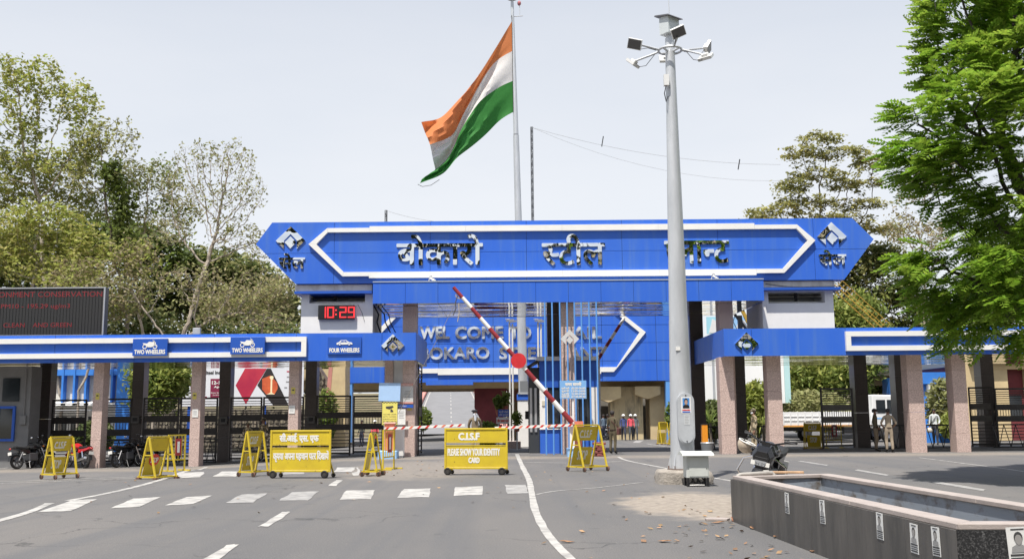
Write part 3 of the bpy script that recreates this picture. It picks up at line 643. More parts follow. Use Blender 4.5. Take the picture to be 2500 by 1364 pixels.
for txt, x0, x1, y0, y1 in (('ENVIRONMENT CONSERVATION', -60, 250, 711, 726), ('PM10 - 195.29 ug/m3', 2, 171, 741, 756), ('CLEAN    AND GREEN', 8, 175, 787, 799)):
    p = W(x0, y1, 40.23); q = W(x1, y0, 40.23); lettering('led_text', txt, dim, lb, p.x, q.x, p.z, q.z, 40.230)['kind'] = 'stuff'
# little flood box on the left canopy
p = W(480, 812, 40.5); t = T('canopy_floodlight', 'small grey flood lamp on top of the left canopy', 'floodlight', (p.x, 40.5, CZ1 - .05))
MB().box(-.15, .15, -.05, .1, .1, .36).build('lamp_housing', galv, t, bevel=.01); MB().box(-.04, .04, 0, .05, 0, .1).build('bracket', galv, t)

# loose cables hanging under the portal beside the clock tower
for k, (x0, x1, d) in enumerate(((912, 935, .5), (920, 962, .9), (930, 975, .6))):
    a = W(x0, 745, 42.2); c = W(x1, 800, 43.2); MB().tube([a, a.lerp(c, .3) + Vector((.1, 0, -.1)), a.lerp(c, .65) + Vector((-.12, 0, -.1)), Vector((c.x, c.y, CZ1 - .02))], .035 - .006 * k, 6).build('hanging_cable', cable, None, label=('thick black cable hanging beside the clock tower', 'middle black cable hanging under the portal beam', 'thin black cable nearest the portal pillar')[k], cat='cable', group='cables under the portal')
# ================================================================== welcome board and flyover behind the gate
WY = 66.0
wb = T('welcome_board', 'blue welcome board with raised steel English letters on the flyover', 'sign', (0, WY, 3.9))
o_ = [(-10.4, 8.75), (10.4, 8.75), (11.9, 7.0), (11.9, 3.9), (-11.3, 3.9), (-11.9, 7.0)]
MB().prism(o_, WY + .03, WY + .4).build('board_core', joint, wb, world=True)
panelled(wb, o_, [-8.6, -4.95, -1.3, 2.35, 6.0, 9.65], [5.25, 6.45, 7.65], WY - .01, WY + .028, blue, .012)
def wq(px, py): p = W(px, py, WY); return (p.x, p.z)
def wfr(poly): MB().prism(poly, WY - .14, WY - .013).build('white_band', white, wb, world=True)
zb = wq(1200, 906)[1]; lb0, lb1 = zb - .22, zb + .22
xl_, xr_ = -5.0, 5.9
wfr([(xl_, lb0), (xr_, lb0), (xr_, lb1), (xl_, lb1)]); wfr([(xr_ + .004, lb0 + .12), (6.75, lb0 + .12), (6.95, lb1), (xr_ + .004, lb1)]); wfr([(xl_ - .004, lb0 + .12), (xl_ - 1.6, lb0 + .12), (xl_ - 1.8, lb1), (xl_ - .004, lb1)])
tp = wq(1576, 811)
wfr([(6.757, lb0 + .12), tp, (tp[0] - .42, tp[1]), (6.953, lb1)]); wfr([(tp[0], tp[1] + .004), (7.3, 8.5), (6.9, 8.5), (tp[0] - .42, tp[1] + .004)])
tq = (-9.3, tp[1]); wfr([(xl_ - 1.607, lb0 + .12), (xl_ - 1.803, lb1), (tq[0] + .42, tq[1]), tq]); wfr([(tq[0], tq[1] + .004), (tq[0] + .42, tq[1] + .004), (-7.6, 8.5), (-8.0, 8.5)])
def wtxt(t, px0, px1, py0, py1):
    a = wq(px0, py1); c = wq(px1, py0); lettering('steel_word', t, steel_soft, wb, a[0], c[0], a[1], c[1], WY - .02, bold=.04, depth=.09)
for t, a, c in (('WEL', 1025, 1098), ('COME', 1111, 1229), ('TO', 1244, 1297), ('SAIL', 1376, 1468)): wtxt(t, a, c, 796, 828)
for t, a, c in (('BOKARO', 1027, 1195), ('STEEL', 1219, 1331), ('PLANT', 1352, 1471)): wtxt(t, a, c, 846, 878)
for px in (846, 1640):
    x = W(px, 1000, WY).x; box('blue_post', sblue, (x - .35, x + .35, WY + .02, WY + .6, 0, 3.9), wb, world=True)
pz = wq(1098, 934); box('hanging_panel', blue, (wq(1040, 930)[0], wq(1155, 930)[0], WY - .05, WY + .03, 3.72, 4.02), wb, world=True)
fo = T('flyover', 'cream concrete flyover with stepped brackets behind the welcome board', 'bridge', (0, 67, 0))
box('deck', cream, (-30, 30, 66.9, 78, 4.15, 4.9), fo, world=True)
for y in (68.2, 71.6, 75.2): box('girder', cream, (-30, 30, y, y + 1.2, 3.55, 4.148), fo, world=True)
def bracket_pier(px, Y, w_, lab):
    x = W(px, 1000, Y).x
    MB().box(x - w_ / 2, x + w_ / 2, Y, Y + 1.6, 0, 3.55).build('pier', mat('stained_cream_pier', (.60, .49, .29), .85, col2=(.16, .14, .12), vs=1.0, stretch=(2.2, 2.2, .5), fac=(.48, .72)), fo, world=True)
    for k, (dx, z0) in enumerate(((-1.3, 2.55), (1.35, 2.75))):
        MB().prism([(x + dx - .85, z0 + .25), (x + dx, z0 - .05), (x + dx + .85, z0 + .25), (x + dx + .85, 3.55), (x + dx - .85, 3.55)], Y - .9, Y - .02).build('bracket', cream, fo, world=True)
bracket_pier(1530, 67.4, 2.2, '')
box('pier', cream, (W(1605, 1000, 67.2).x - .5, W(1605, 1000, 67.2).x + .5, 67.2, 69.5, 0, 3.55), fo, world=True)
MB().prism([(W(1612, 1000, 67).x + .3, 3.6), (W(1612, 1000, 67).x + .75, 3.6), (W(1628, 1000, 67).x + .55, 1.2), (W(1628, 1000, 67).x + .3, 1.2)], 67.0, 68.5).build('red_brace', pinkred, fo, world=True)
box('back_wall', mat('sooty_wall', (.12, .115, .11), .9, col2=(.28, .26, .22), vs=1.2), (W(1450, 1000, 79).x, W(1620, 1000, 79).x, 79, 79.4, 0, 3.6), fo, world=True)
# maroon pier and abutment to the left of the flagpole
x0, x1 = W(1150, 970, 70).x, W(1236, 970, 70).x
MB().prism([(x0 + .3, 3.55), (x1, 3.55), (x1, 1.6), (x1 - .5, 1.05), (x0 + .9, 1.05), (x0 + .3, 2.2)], 68.4, 71.4).build('maroon_bracket', maroon, fo, world=True)
MB().box(x0 + 1.2, x1 - .3, 68.8, 70.8, 0, 1.05).build('maroon_pier', maroon, fo, world=True)
ab = T('abutment_wall', 'red and ochre abutment wall behind the potted plant and the flagpole', 'wall', (W(1275, 1000, 73).x, 73, 0))
a, c = W(1238, 1000, 73).x, W(1306, 1000, 73).x
box('ochre_wall', cream, (a, c, 73, 74, 0, 2.7), ab, world=True); box('red_band', pinkred, (a, c, 72.95, 74, 2.703, 3.54), ab, world=True)
# stone retaining wall on the left of the flyover, with cream and red edging
stone = mat('random_rubble_stone', (.30, .27, .22), .9, col2=(.07, .065, .06), vs=5, fac=(.45, .6), bump=.8, bs=5)
def stone_wall(name, label, pxs, Y, th, py_top, cell=.42, seed=1, batter=0.0):
    rn = random.Random(seed); x0 = W(pxs[0], 1000, Y).x; x1 = W(pxs[1], 1000, Y).x; zt0 = W(pxs[0], py_top[0], Y).z; zt1 = W(pxs[1], py_top[1], Y).z
    t = T(name, label, 'wall', ((x0 + x1) / 2, Y, -.4))
    MB().prism([(x0, -.4), (x1, -.4), (x1, zt1), (x0, zt0)], Y + .06, Y + th).build('wall_core', mat('mortar', (.16, .14, .115), .95, var=.2, vs=4), t, world=True)
    b = MB(); z = -.3; row = 0
    while z < max(zt0, zt1):
        h = cell * rn.uniform(.75, 1.15); x = x0 - rn.uniform(0, cell)
        while x < x1:
            w_ = cell * rn.uniform(.8, 1.6); zt = zt0 + (zt1 - zt0) * (min(max(x, x0), x1) - x0) / (x1 - x0)
            if x > x0 and x + w_ < x1 and z + h * .8 < zt:
                g = .03; n = 6; cx, cz = x + w_ / 2, z + h / 2; pts = []
                for k in range(n):
                    t_ = 2 * math.pi * (k + rn.uniform(-.2, .2)) / n; pts.append((cx + (w_ / 2 - g) * 1.12 * math.cos(t_) * rn.uniform(.85, 1), cz + (h / 2 - g) * 1.12 * math.sin(t_) * rn.uniform(.85, 1)))
                b.prism(pts, Y + rn.uniform(-.02, .03), Y + .1)
            x += w_
        z += h
    b.build('stones', mat('rubble_stone', (.22, .19, .14), .9, island=.45, var=.2, vs=6), t, world=True, kind='stuff'); return t
sw = stone_wall('retaining_wall', 'rubble stone retaining wall sloping down beside the blue panel', (766, 830), 62, 1.5, (885, 985), .30, 2)
x0 = W(830, 880, 61.9).x
MB().prism([(W(816, 880, 62).x, W(816, 880, 62).z), (W(845, 880, 62).x, W(845, 880, 62).z), (W(845, 1040, 62).x, -.2), (W(800, 1040, 62).x, -.2)], 61.7, 63.5).build('cream_edging', cream, sw, world=True)
MB().prism([(W(806, 880, 62).x, W(806, 880, 62).z), (W(815, 880, 62).x, W(815, 880, 62).z), (W(799, 1040, 62).x, -.2), (W(788, 1040, 62).x, -.2)], 61.75, 63.5).build('red_edging', pinkred, sw, world=True)
stone_wall('boundary_wall', 'low rubble stone wall running below the billboard', (345, 765), 58, .5, (1000, 998), .27, 5)
# hoarding with the steel conference print
a = W(443, 987, 56); c = W(742, 897, 56)
hb = T('billboard', 'white billboard with red diamond and furnace picture behind the canopy', 'billboard', ((a.x + c.x) / 2, 56, .2))
vin = mat('white_vinyl', (.74, .75, .78), .5, var=.04, vs=1)
zt = c.z + .35; box('vinyl_face', vin, (a.x, c.x, 56, 56.05, a.z - .1, zt), hb, world=True)
for fx in (.06, .38, .68, .95): x = a.x + (c.x - a.x) * fx; box('post', blue_dk, (x - .08, x + .08, 56.06, 56.2, -.3, zt), hb, world=True)
def bq(px, py): p = W(px, py, 55.98); return (p.x, p.z)
def pr(name, m, pts, k): MB().prism([bq(*p) for p in pts], 55.995 - .004 * k, 55.999 - .004 * (k - 1)).build(name, m, hb, world=True)
pm = mat('print_red', (.42, .02, .06), .5, col2=(.62, .05, .07), vs=.5); pk = mat('print_maroon', (.22, .02, .06), .5); pbk = mat('print_black', (.03, .025, .025), .5)
po = mat('print_orange', (.75, .16, .05), .5, col2=(.45, .07, .03), vs=1.5); pgl = mat('print_glow', (.95, .80, .50), .5)
pr('print_diamond', pm, ((575, 940), (598, 899), (651, 899), (626, 940), (600, 986)), 1)
pr('print_picture', pbk, ((652, 899), (661, 899), (705, 990), (668, 990), (628, 940)), 1)
pr('print_furnace', po, ((640, 924), (660, 916), (677, 934), (678, 948), (670, 962), (650, 962), (640, 950)), 2)
pr('print_pour', pgl, ((661, 920), (665, 920), (664, 958), (671, 962), (651, 962), (660, 958)), 3); pr('print_pour', pgl, ((658, 921), (661, 917), (666, 917), (668, 921), (666, 926), (661, 926)), 4)
pr('print_date_box', pk, ((514, 924), (538, 924), (538, 970), (513, 970)), 1); pr('print_corner', pk, ((465, 927), (470, 927), (470, 955), (465, 955)), 1); pr('print_strip', pk, ((492, 967), (505, 967), (505, 970), (492, 970)), 1)
for txt, m, x0, x1, y0, y1, bd in (('& Steel Industries', ink, 490, 568, 904, 913, .01), ('12-14', letter_white, 517, 545, 929, 938, .012), ('April', letter_white, 522, 544, 941, 948, .008), ('Bokaro Steel', letter_white, 515, 537, 956, 960, 0), ('Jharkhand', letter_white, 519, 540, 962, 966, 0)):
    p = bq(x0, y1); q = bq(x1, y0); lettering('print_text', txt, m, hb, p[0], q[0], p[1], q[1], 55.984, bold=bd)
for txt, px, y0, y1 in (('CONFERENCE', 493, 926, 966), ('2024', 559, 924, 974)):   # upright lettering
    n = len(txt)
    for i, ch in enumerate(txt):
        yy1 = y1 - (y1 - y0) * i / n; p = bq(px, yy1); q = bq(px + 7, yy1 - (y1 - y0) / n * .8); lettering('print_text', ch, ink, hb, p[0], q[0], p[1], q[1], 55.984)
# light notice stuff at the right part of the print
for k, (x0, y0, wd) in enumerate(((700, 905, 6), (700, 918, 5), (698, 930, 9), (715, 922, 4), (694, 944, 7))): pr('print_mark', grey_ink if k else pm, ((x0, y0 + 3), (x0 + wd, y0 + 3), (x0 + wd, y0), (x0, y0)), 1)
# white and blue works building on the far left
wbld = T('works_building', 'white works building with blue beams and fins behind the motorcycles', 'building', (W(270, 1000, 62).x, 62, -.4))
stain = mat('stained_white_wall', (.72, .71, .67), .85, col2=(.52, .49, .43), vs=.9, stretch=(1, 1, .3))
bb = mat('bright_blue_paint', (.045, .22, .68), .5, var=.08)
a = W(112, 1000, 62).x; c = W(322, 1000, 62).x
box('wall', stain, (a, c, 62, 68, -.4, 5.2), wbld, world=True); 
for px in (130, 158, 186, 214, 250): p = W(px, 1000, 61.9).x; MB().xprism([(61.95, 2.75), (61.3, 2.62), (61.3, 2.5), (61.95, 2.4), (61.95, 2.4)], p, p + 1.0).build('window_hood', wall_white, wbld, world=True); box('blue_fin', bb, (p + .6, p + .72, 61.5, 61.99, 2.65, 5.6), wbld, world=True)
box('blue_beam', bb, (a, c, 61.55, 61.99, 4.35, 5.0), wbld, world=True); box('blue_column', bb, (c - .7, c + .1, 61.2, 61.99, -.4, 5.3), wbld, world=True)
MB().box(a + .3, c - 1.9, 60.5, 61.5, 2.15, 2.22).build('tin_awning', alu, wbld, world=True)
for fx in (.12, .3, .5): box('window', glass, (a + (c - a) * fx, a + (c - a) * fx + .7, 61.96, 61.999, .5, 1.8), wbld, world=True)
# ================================================================== right background
wh = T('white_hoarding', 'tall blank white hoarding board behind the right pillars', 'hoarding', (W(1815, 1000, 60).x, 60, 0))
a = W(1722, 985, 60); c = W(1913, 885, 60)
box('sheet', mat('white_sheet', (.82, .82, .80), .6), (a.x, c.x, 60, 60.08, a.z, 5.4), wh, world=True); box('edge_strip', mat('pale_teal', (.45, .66, .66), .6), (c.x + .01, c.x + .35, 59.98, 60.1, a.z, 5.2), wh, world=True)
for fx in (.05, .5, .95): x = a.x + (c.x - a.x) * fx; box('post', galv, (x - .06, x + .06, 60.1, 60.22, 0, 5.4), wh, world=True)
for px0, px1, lab in ((1726, 1752, 'pale blue poster board seen between the gate pillars'), (1790, 1822, 'pale blue poster board behind the black and yellow lift arm')):
    a = W(px0, 815, 56); c = W(px1, 773, 56); t = T('poster_board', lab, 'poster', ((a.x + c.x) / 2, 56, 0))
    box('sheet', lblue if px0 > 1780 else mat('teal_print', (.35, .66, .76), .6), (a.x, c.x, 56, 56.05, a.z, c.z), t, world=True)
    m_ = (a.x + c.x) / 2; MB().prism([(a.x + .1, a.z + .05), (c.x - .05, a.z + .05), (c.x - .05, c.z - .25), (m_, c.z - .12), (a.x + .25, a.z + .55)], 55.99, 55.998).build('print', paper, t, world=True)
    box('post', galv, (m_ - .06, m_ + .06, 56.06, 56.16, 0, c.z), t, world=True)
rb = T('maroon_building', 'maroon and cream building at the far right beyond the gate', 'building', (W(2440, 1000, 58).x, 58, 0))
a = W(2330, 1000, 58).x; c = W(2620, 1000, 58).x
box('wall', maroon, (a + 1, c, 58, 66, 0, 4.4), rb, world=True)
for px in (2362, 2440, 2520): x = W(px, 1000, 58).x; box('cream_column', cream, (x - .42, x + .42, 57.6, 57.99, 0, 4.4), rb, world=True)
box('roof_edge', alu, (a + .8, c + .2, 57.2, 66.2, 4.4, 4.75), rb, world=True); box('cornice_band', cream, (a + .9, c, 57.55, 57.99, 4.1, 4.39), rb, world=True)
for px in (2395, 2475): x = W(px, 1000, 58).x; box('window', glass, (x - .5, x + .5, 57.95, 57.999, 1.2, 2.6), rb, world=True)
bl2 = T('blue_building', 'blue and white building with slanting white fins behind the walking man', 'building', (W(2300, 1000, 60).x, 60, 0))
a = W(2248, 1000, 60).x; c = W(2345, 1000, 60).x
box('wall', bb, (a, c, 60, 66, 0, 3.9), bl2, world=True); box('parapet', bb, (a - .1, c + .1, 59.7, 60, 3.35, 4.05), bl2, world=True)
for k in range(4): x = a + .4 + k * (c - a - .6) / 4; MB().prism([(x, 3.3), (x + .22, 3.3), (x + .42, .1), (x + .15, .1)], 59.6, 59.99).build('white_fin', wall_white, bl2, world=True)
t = T('blue_planter', 'long low blue planter box in front of the blue building', 'planter', (W(2300, 1050, 54).x, 54, 0)); box('box_wall', bb, (W(2235, 1050, 54).x, W(2345, 1050, 54).x, 54, 54.8, 0, .75), t, world=True); box('soil', green_ground, (W(2238, 1050, 54).x, W(2342, 1050, 54).x, 54.05, 54.75, .75, .78), t, world=True)
# yellow lattice stair beside the right tower
st = T('lattice_stair', 'yellow steel lattice stair slanting down beside the white tower', 'stair', (W(2050, 700, 44.5).x, 44.5, 0))
p0 = W(2044, 700, 44.3); p1 = W(2160, 806, 44.3); ym = mat('yellow_steel', (.50, .31, .04), .5)
for dy in (0, .7): MB().obox((p0.x, p0.y + dy, p0.z), (p1.x, p1.y + dy, p1.z), .03, .04).build('stringer', ym, st, world=True); MB().obox((p0.x + .25, p0.y + dy, p0.z + .28), (p1.x + .25, p1.y + dy, p1.z + .28), .025, .025).build('handrail', ym, st, world=True)
for k in range(14):
    f = k / 13; q = p0.lerp(p1, f); MB().obox((q.x, q.y, q.z), (q.x, q.y + .7, q.z), .04, .02).build('tread', ym, st, world=True)
    MB().obox((q.x, q.y, q.z), (q.x + .25, q.y, q.z + .28), .015, .015).build('baluster', ym, st, world=True)
MB().tube([(p0.x, p0.y, p0.z), (p0.x - .35, p0.y, p0.z + .25)], .03, 6).build('top_hook', ym, st, world=True); box('foot_plate', ym, (p1.x - .15, p1.x + .15, p1.y - .05, p1.y + .75, 4.97, 5.0), st, world=True)
# hydraulic lift arm parked behind the portal
la = T('lift_arm', 'folded yellow and black hydraulic lift arm behind the portal pillar', 'lift arm', (W(1820, 900, 48.5).x, 48.5, 0))
def lq(px, py): p = W(px, py, 48.5); return (p.x, p.y, p.z)
MB().obox(lq(1812, 757), lq(1840, 815), .12, .16).build('boom', ym, la, world=True); MB().obox(lq(1790, 762), lq(1842, 830), .10, .12).build('lower_boom', black, la, world=True)
MB().obox(lq(1802, 770), lq(1838, 815), .06, .06).build('ram', alu, la, world=True); MB().ball(lq(1813, 748), .16, nu=8, nv=5).build('pivot', ym, la, world=True)
MB().tube([lq(1795, 765), lq(1790, 785), lq(1800, 805)], .02, 5).build('hose', cable, la, world=True); box('mast', black, (lq(1807, 800)[0] - .1, lq(1807, 800)[0] + .1, 48.4, 48.6, 0, lq(1807, 770)[2]), la, world=True)
# radio masts and aerial wires
def rmast(px, py_top, Y, lab, wd):
    t0 = W(px, py_top, Y); t = T('radio_mast', lab, 'mast', (t0.x, Y, hz(t0.x, Y))); z0 = hz(t0.x, Y); H = t0.z - z0
    for sx, sy in ((-1, -1), (1, -1), (0, 1)): MB().cyl((sx * wd / 2, sy * wd / 2, 0), (sx * wd / 2, sy * wd / 2, H), .05, n=5).build('leg', mat('mast_steel', (.13, .14, .16), .6), t)
    n = int(H / 1.1); b = MB()
    for k in range(n):
        z = k * H / n; z2 = (k + 1) * H / n; c = [(-wd / 2, -wd / 2), (wd / 2, -wd / 2), (0, wd / 2)]
        for i in range(3): b.obox((*c[i], z), (*c[(i + 1) % 3], z2), .05, .05); b.obox((*c[i], z2), (*c[(i + 1) % 3], z2), .05, .05)
    b.build('lattice_bracing', mat('mast_steel', (.13, .14, .16), .6), t, kind='stuff'); return t0
ma = rmast(1298, 311, 125, 'tall thin lattice radio mast just right of the flagpole', .28); mb_ = rmast(943, 514, 125, 'short radio mast tip showing over the blue board', .28)
def wire(name, lab, pts, r): MB().tube(pts, r, 4).build(name, mat('thin_wire', (.3, .31, .33), .6), None, label=lab, cat='wire')
def sag(a, c, d, n=12): return [a.lerp(c, i / n) - Vector((0, 0, d * 4 * (i / n) * (1 - i / n))) for i in range(n + 1)]
wire('aerial_wire', 'upper aerial wire running from the radio mast to the trees', sag(W(1300, 312, 125), W(1905, 402, 125), 1.2), .022)
wire('aerial_wire', 'lower aerial wire sagging across the sky beside the lamp mast', sag(W(1300, 312, 125), W(1945, 440, 125), 2.2), .018)
wire('aerial_wire', 'short aerial wire beside the small radio mast', sag(W(945, 515, 125), W(1130, 545, 125), .4), .022)
for px, y0, y1, lab in ((1471, 333, 358, 'wire spreader bar between the two aerial wires near the flag'), (1804, 389, 414, 'wire spreader bar on the aerial wires near the trees')):
    MB().obox(W(px + 2, y0, 124.9), W(px - 2, y1, 124.9), .12, .12).build('wire_spreader', black, None, label=lab, cat='spreader')
# ================================================================== steel gates between the pillars
def gate_leaf(label, x0, x1, Y, z0, z1, rz=0.0, m=gate_mat, pm=None, group='slatted gate leaves', bars=True):
    w_ = x1 - x0; H = z1 - z0; t = T('gate_leaf', label, 'gate', (x0, Y, z0), rz, group)
    pm = pm or m
    for a in ((0, .07, 0, H), (w_ - .07, w_, 0, H), (.072, w_ - .072, H - .08, H), (.072, w_ - .072, .06, .14)): box('frame_bar', m, (a[0], a[1], -.03, .03, a[2], a[3]), t)
    for z in (.42, .62): box('sheet_plate', pm, (.072, w_ - .072, -.012, .012, H * z, H * (z + .1)), t)
    sl = None
    def slat(z):
        nonlocal sl
        if sl is None: sl = box('slat', m, (.072, w_ - .072, -.02, .02, -.017, .017), t); sl.location = (0, 0, z)
        else: put(sl, t, (0, 0, z))
    for k in range(6): slat(H * (.745 + .038 * k))
    for k in range(6): slat(H * (.09 + .055 * k))
    if bars:
        br = None; n = max(3, int(w_ / .13))
        for k in range(n):
            x = .1 + (w_ - .2) * k / (n - 1)
            if br is None: br = box('upright_bar', m, (-.011, .011, -.011, .011, H * .522, H * .618), t); br.location = (x, 0, 0)
            else: put(br, t, (x, 0, 0))
    return t
GZ = 2.35
for i, (p0, p1, yt, lab) in enumerate(((127, 212, 975, 'dark slatted gate leaf beside the guard room'), (258, 322, 972, 'narrow dark gate leaf behind the first front pillar'), (350, 438, 970, 'dark gate leaf left of the hoarding, behind the parked motorcycle'), (440, 532, 970, 'dark gate leaf with white billboard showing through its slats'),
        (562, 640, 969, 'dark gate leaf behind the two soldiers'), (642, 742, 968, 'dark gate leaf behind the yellow Hindi barricade'), (772, 857, 965, 'dark gate leaf next to the blue wall panel'), (862, 936, 965, 'dark gate leaf behind the yellow camera notice'))):
    a = W(p0, 1000, 43.9).x; c = W(p1, 1000, 43.9).x; z0 = gz((a + c) / 2, 43.9) + .03; gate_leaf(lab, a, c, 43.9, z0, W(p0, yt, 43.9).z)
p = W(2094, 1050, 45.9); gate_leaf('grey gate leaf standing open beside the two policemen', p.x - 1.95, p.x, 44.9, .05, 2.75, R(26), gate_mat, gate_grey)
p = W(2370, 1050, 45.6); gate_leaf('grey gate leaf standing open near the maroon building', p.x, p.x + 1.0, 45.6, .05, 2.75, R(-20), gate_mat, gate_grey)
p = W(2434, 1050, 45.9); gate_leaf('closed dark gate leaf at the edge below the leafy tree', p.x, p.x + 2.6, 45.9, .05, 2.7)
p = W(2196, 1050, 46.4); gate_leaf('dark gate leaf folded edge on behind the wide pillar', p.x, p.x + .9, 46.4, .05, 2.7, R(62))
p = W(1024, 1050, 41.4); gate_leaf('tall dark gate leaf folded back beside the central road', p.x, p.x + 2.0, 40.9, .05, 3.75, R(91.5))
def zig(label, x0, x1, Y, h=1.05, n=3):
    z0 = gz((x0 + x1) / 2, Y); t = T('zigzag_railing', label, 'railing', (x0, Y, z0), group='black zigzag railings'); w_ = x1 - x0
    MB().cyl((0, 0, h), (w_, 0, h), .03, n=7).build('top_rail', black, t); MB().cyl((0, 0, .08), (w_, 0, .08), .025, n=7).build('bottom_rail', black, t)
    for k in range(n):
        a = w_ * k / n; c = w_ * (k + 1) / n; m_ = (a + c) / 2
        for q in (((a, 0, h), (m_, 0, .08)), ((m_, 0, .08), (c, 0, h))): MB().cyl(q[0], q[1], .018, n=6).build('brace_bar', black, t)
for p0, p1, Y, lab, n in ((262, 318, 42.4, 'zigzag railing behind the first front pillar', 2), (352, 372, 42.4, 'short zigzag railing by the parked black motorcycle', 1), (498, 530, 42.4, 'zigzag railing behind the second front pillar', 2), (1722, 1766, 44, 'zigzag railing beside the orange post and small bin', 3), (1832, 1876, 44, 'zigzag railing behind the soldier in camouflage', 3),
        (2125, 2225, 43.6, 'zigzag railing behind the two policemen', 4), (2264, 2342, 43.6, 'zigzag railing in front of the walking man', 3), (2425, 2540, 43.6, 'zigzag railing below the leafy tree', 4)):
    zig(lab, W(p0, 1080, Y).x, W(p1, 1080, Y).x, Y, 1.05, n)
# ================================================================== blue booth with bars
bo = T('guard_booth', 'blue and white guard booth with dark windows under the portal', 'booth', (2.4, 42.3, 0))
bx0, bx1, by0, by1 = W(1318, 1000, 42.3).x, W(1460, 1000, 42.3).x, 42.3, 45.0
zb1 = W(1390, 880, 42.3).z; zw1 = W(1390, 945, 42.3).z; zw0 = W(1390, 1045, 42.3).z
box('lower_panel', blue, (bx0 + .003, bx1 - .003, by0 + .02, by1, 0, zw0), bo, world=True); box('upper_band', blue_dk, (bx0, bx1, by0, by1, zw1, zb1), bo, world=True)
box('window_glass', glass, (bx0 + .34, bx1 - .30, by0 + .05, by0 + .08, zw0 + .003, zw1 - .003), bo, world=True); box('side_glass', glass, (bx0 + .02, bx0 + .05, by0 + .35, by1 - .2, zw0 + .003, zw1 - .003), bo, world=True)
box('back_wall', wall_white, (bx0 + .06, bx1, by1 - .1, by1, zw0 + .003, zw1 - .003), bo, world=True)
for a, c in ((bx0, bx0 + .33), (bx1 - .29, bx1)): box('corner_post', wall_white, (a, c, by0, by0 + .3, zw0 + .003, zw1 - .003), bo, world=True)
x_ = (bx0 + bx1) / 2
for fx in (.33, .7): x = bx0 + .34 + (bx1 - bx0 - .64) * fx; box('window_mullion', alu, (x - .025, x + .025, by0 + .03, by0 + .047, zw0 + .004, zw1 - .004), bo, world=True)
box('roof_slab', alu, (bx0 - .1, bx1 + .08, by0 - .12, by1 + .1, zb1 + .002, zb1 + .18), bo, world=True)
box('switch_box', mat('cream_box', (.6, .56, .45), .6), (bx0 + .09, bx0 + .24, by0 - .04, by0 - .002, 2.02, 2.22), bo, world=True)
box('sill', wall_white, (bx0 - .02, bx1 + .02, by0 - .05, by0 + .02, zw0 - .04, zw0), bo, world=True)
# dark side bay on the left of the booth
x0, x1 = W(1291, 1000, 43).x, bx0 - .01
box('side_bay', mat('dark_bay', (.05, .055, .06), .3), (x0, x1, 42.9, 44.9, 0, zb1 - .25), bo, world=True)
for fx in (.1, .55): box('bay_rail', alu, (x0 + (x1 - x0) * fx, x0 + (x1 - x0) * fx + .1, 42.85, 42.897, .9, zw1), bo, world=True)
MB().prism([(x0 - .08, zb1 - .28), (x1, zb1 + .02), (x1, zb1 + .1), (x0 - .08, zb1 - .22)], 42.4, 44.9).build('side_awning', black, bo, world=True)
sb = T('bar_screen', 'row of slim sky blue upright bars in front of the booth', 'screen', (2.4, 41.15, 0))
pb = None
for px in (1332, 1350, 1369, 1387, 1405, 1422, 1441, 1459):
    x = W(px, 920, 41.0).x
    if pb is None: pb = MB().cyl((0, 0, 0), (0, 0, 6.29), .034, n=8).build('bar', sblue, sb, smooth=True); pb.location = (x - 2.4, -.15, 0)
    else: put(pb, sb, (x - 2.4, -.15, 0))
# time table board on a white post
a = W(1367, 973, 39.3); c = W(1431, 928, 39.3)
tt = T('timetable_board', 'light blue Hindi timetable board on a white post', 'sign', ((a.x + c.x) / 2, 39.35, 0)); w_ = c.x - a.x; h_ = c.z - a.z
box('board', mat('timetable_blue', (.20, .42, .74), .5, var=.06), (a.x, c.x, 39.3, 39.33, a.z, c.z), tt, world=True); MB().cyl((a.x + w_ * .5, 39.38, 0), (a.x + w_ * .5, 39.38, c.z - .02), .045, n=8).build('post', wall_white, tt, world=True, smooth=True)
def tl(tok, fx0, fx1, fz0, fz1, bd=.006): lettering('lettering', tok, letter_white, tt, a.x + w_ * fx0, a.x + w_ * fx1, a.z + h_ * fz0, a.z + h_ * fz1, 39.295, bold=bd)
tl(['स', 'म', 'य', ' ', 'स', 'ा', 'र', 'ण', 'ी'], .2, .82, .70, .93, .008)
for k, (h1, s) in enumerate(((['प', 'ह', 'ल', 'ी', ' ', 'प', 'ा', 'ल', 'ी'], '05:00-06:00'), (['द', 'ू', 'स', 'र', 'ी'], '13:00-14:00'), (['र', 'ा', 'त', 'ी'], '21:00-22:00'), (['स', 'ा', 'म', 'ा', 'न', 'य'], '07:30-09:30'))):
    z = .50 - k * .155; tl(h1, .06, .36, z, z + .15, .003); tl(s, .44, .96, z + .015, z + .13, .003)
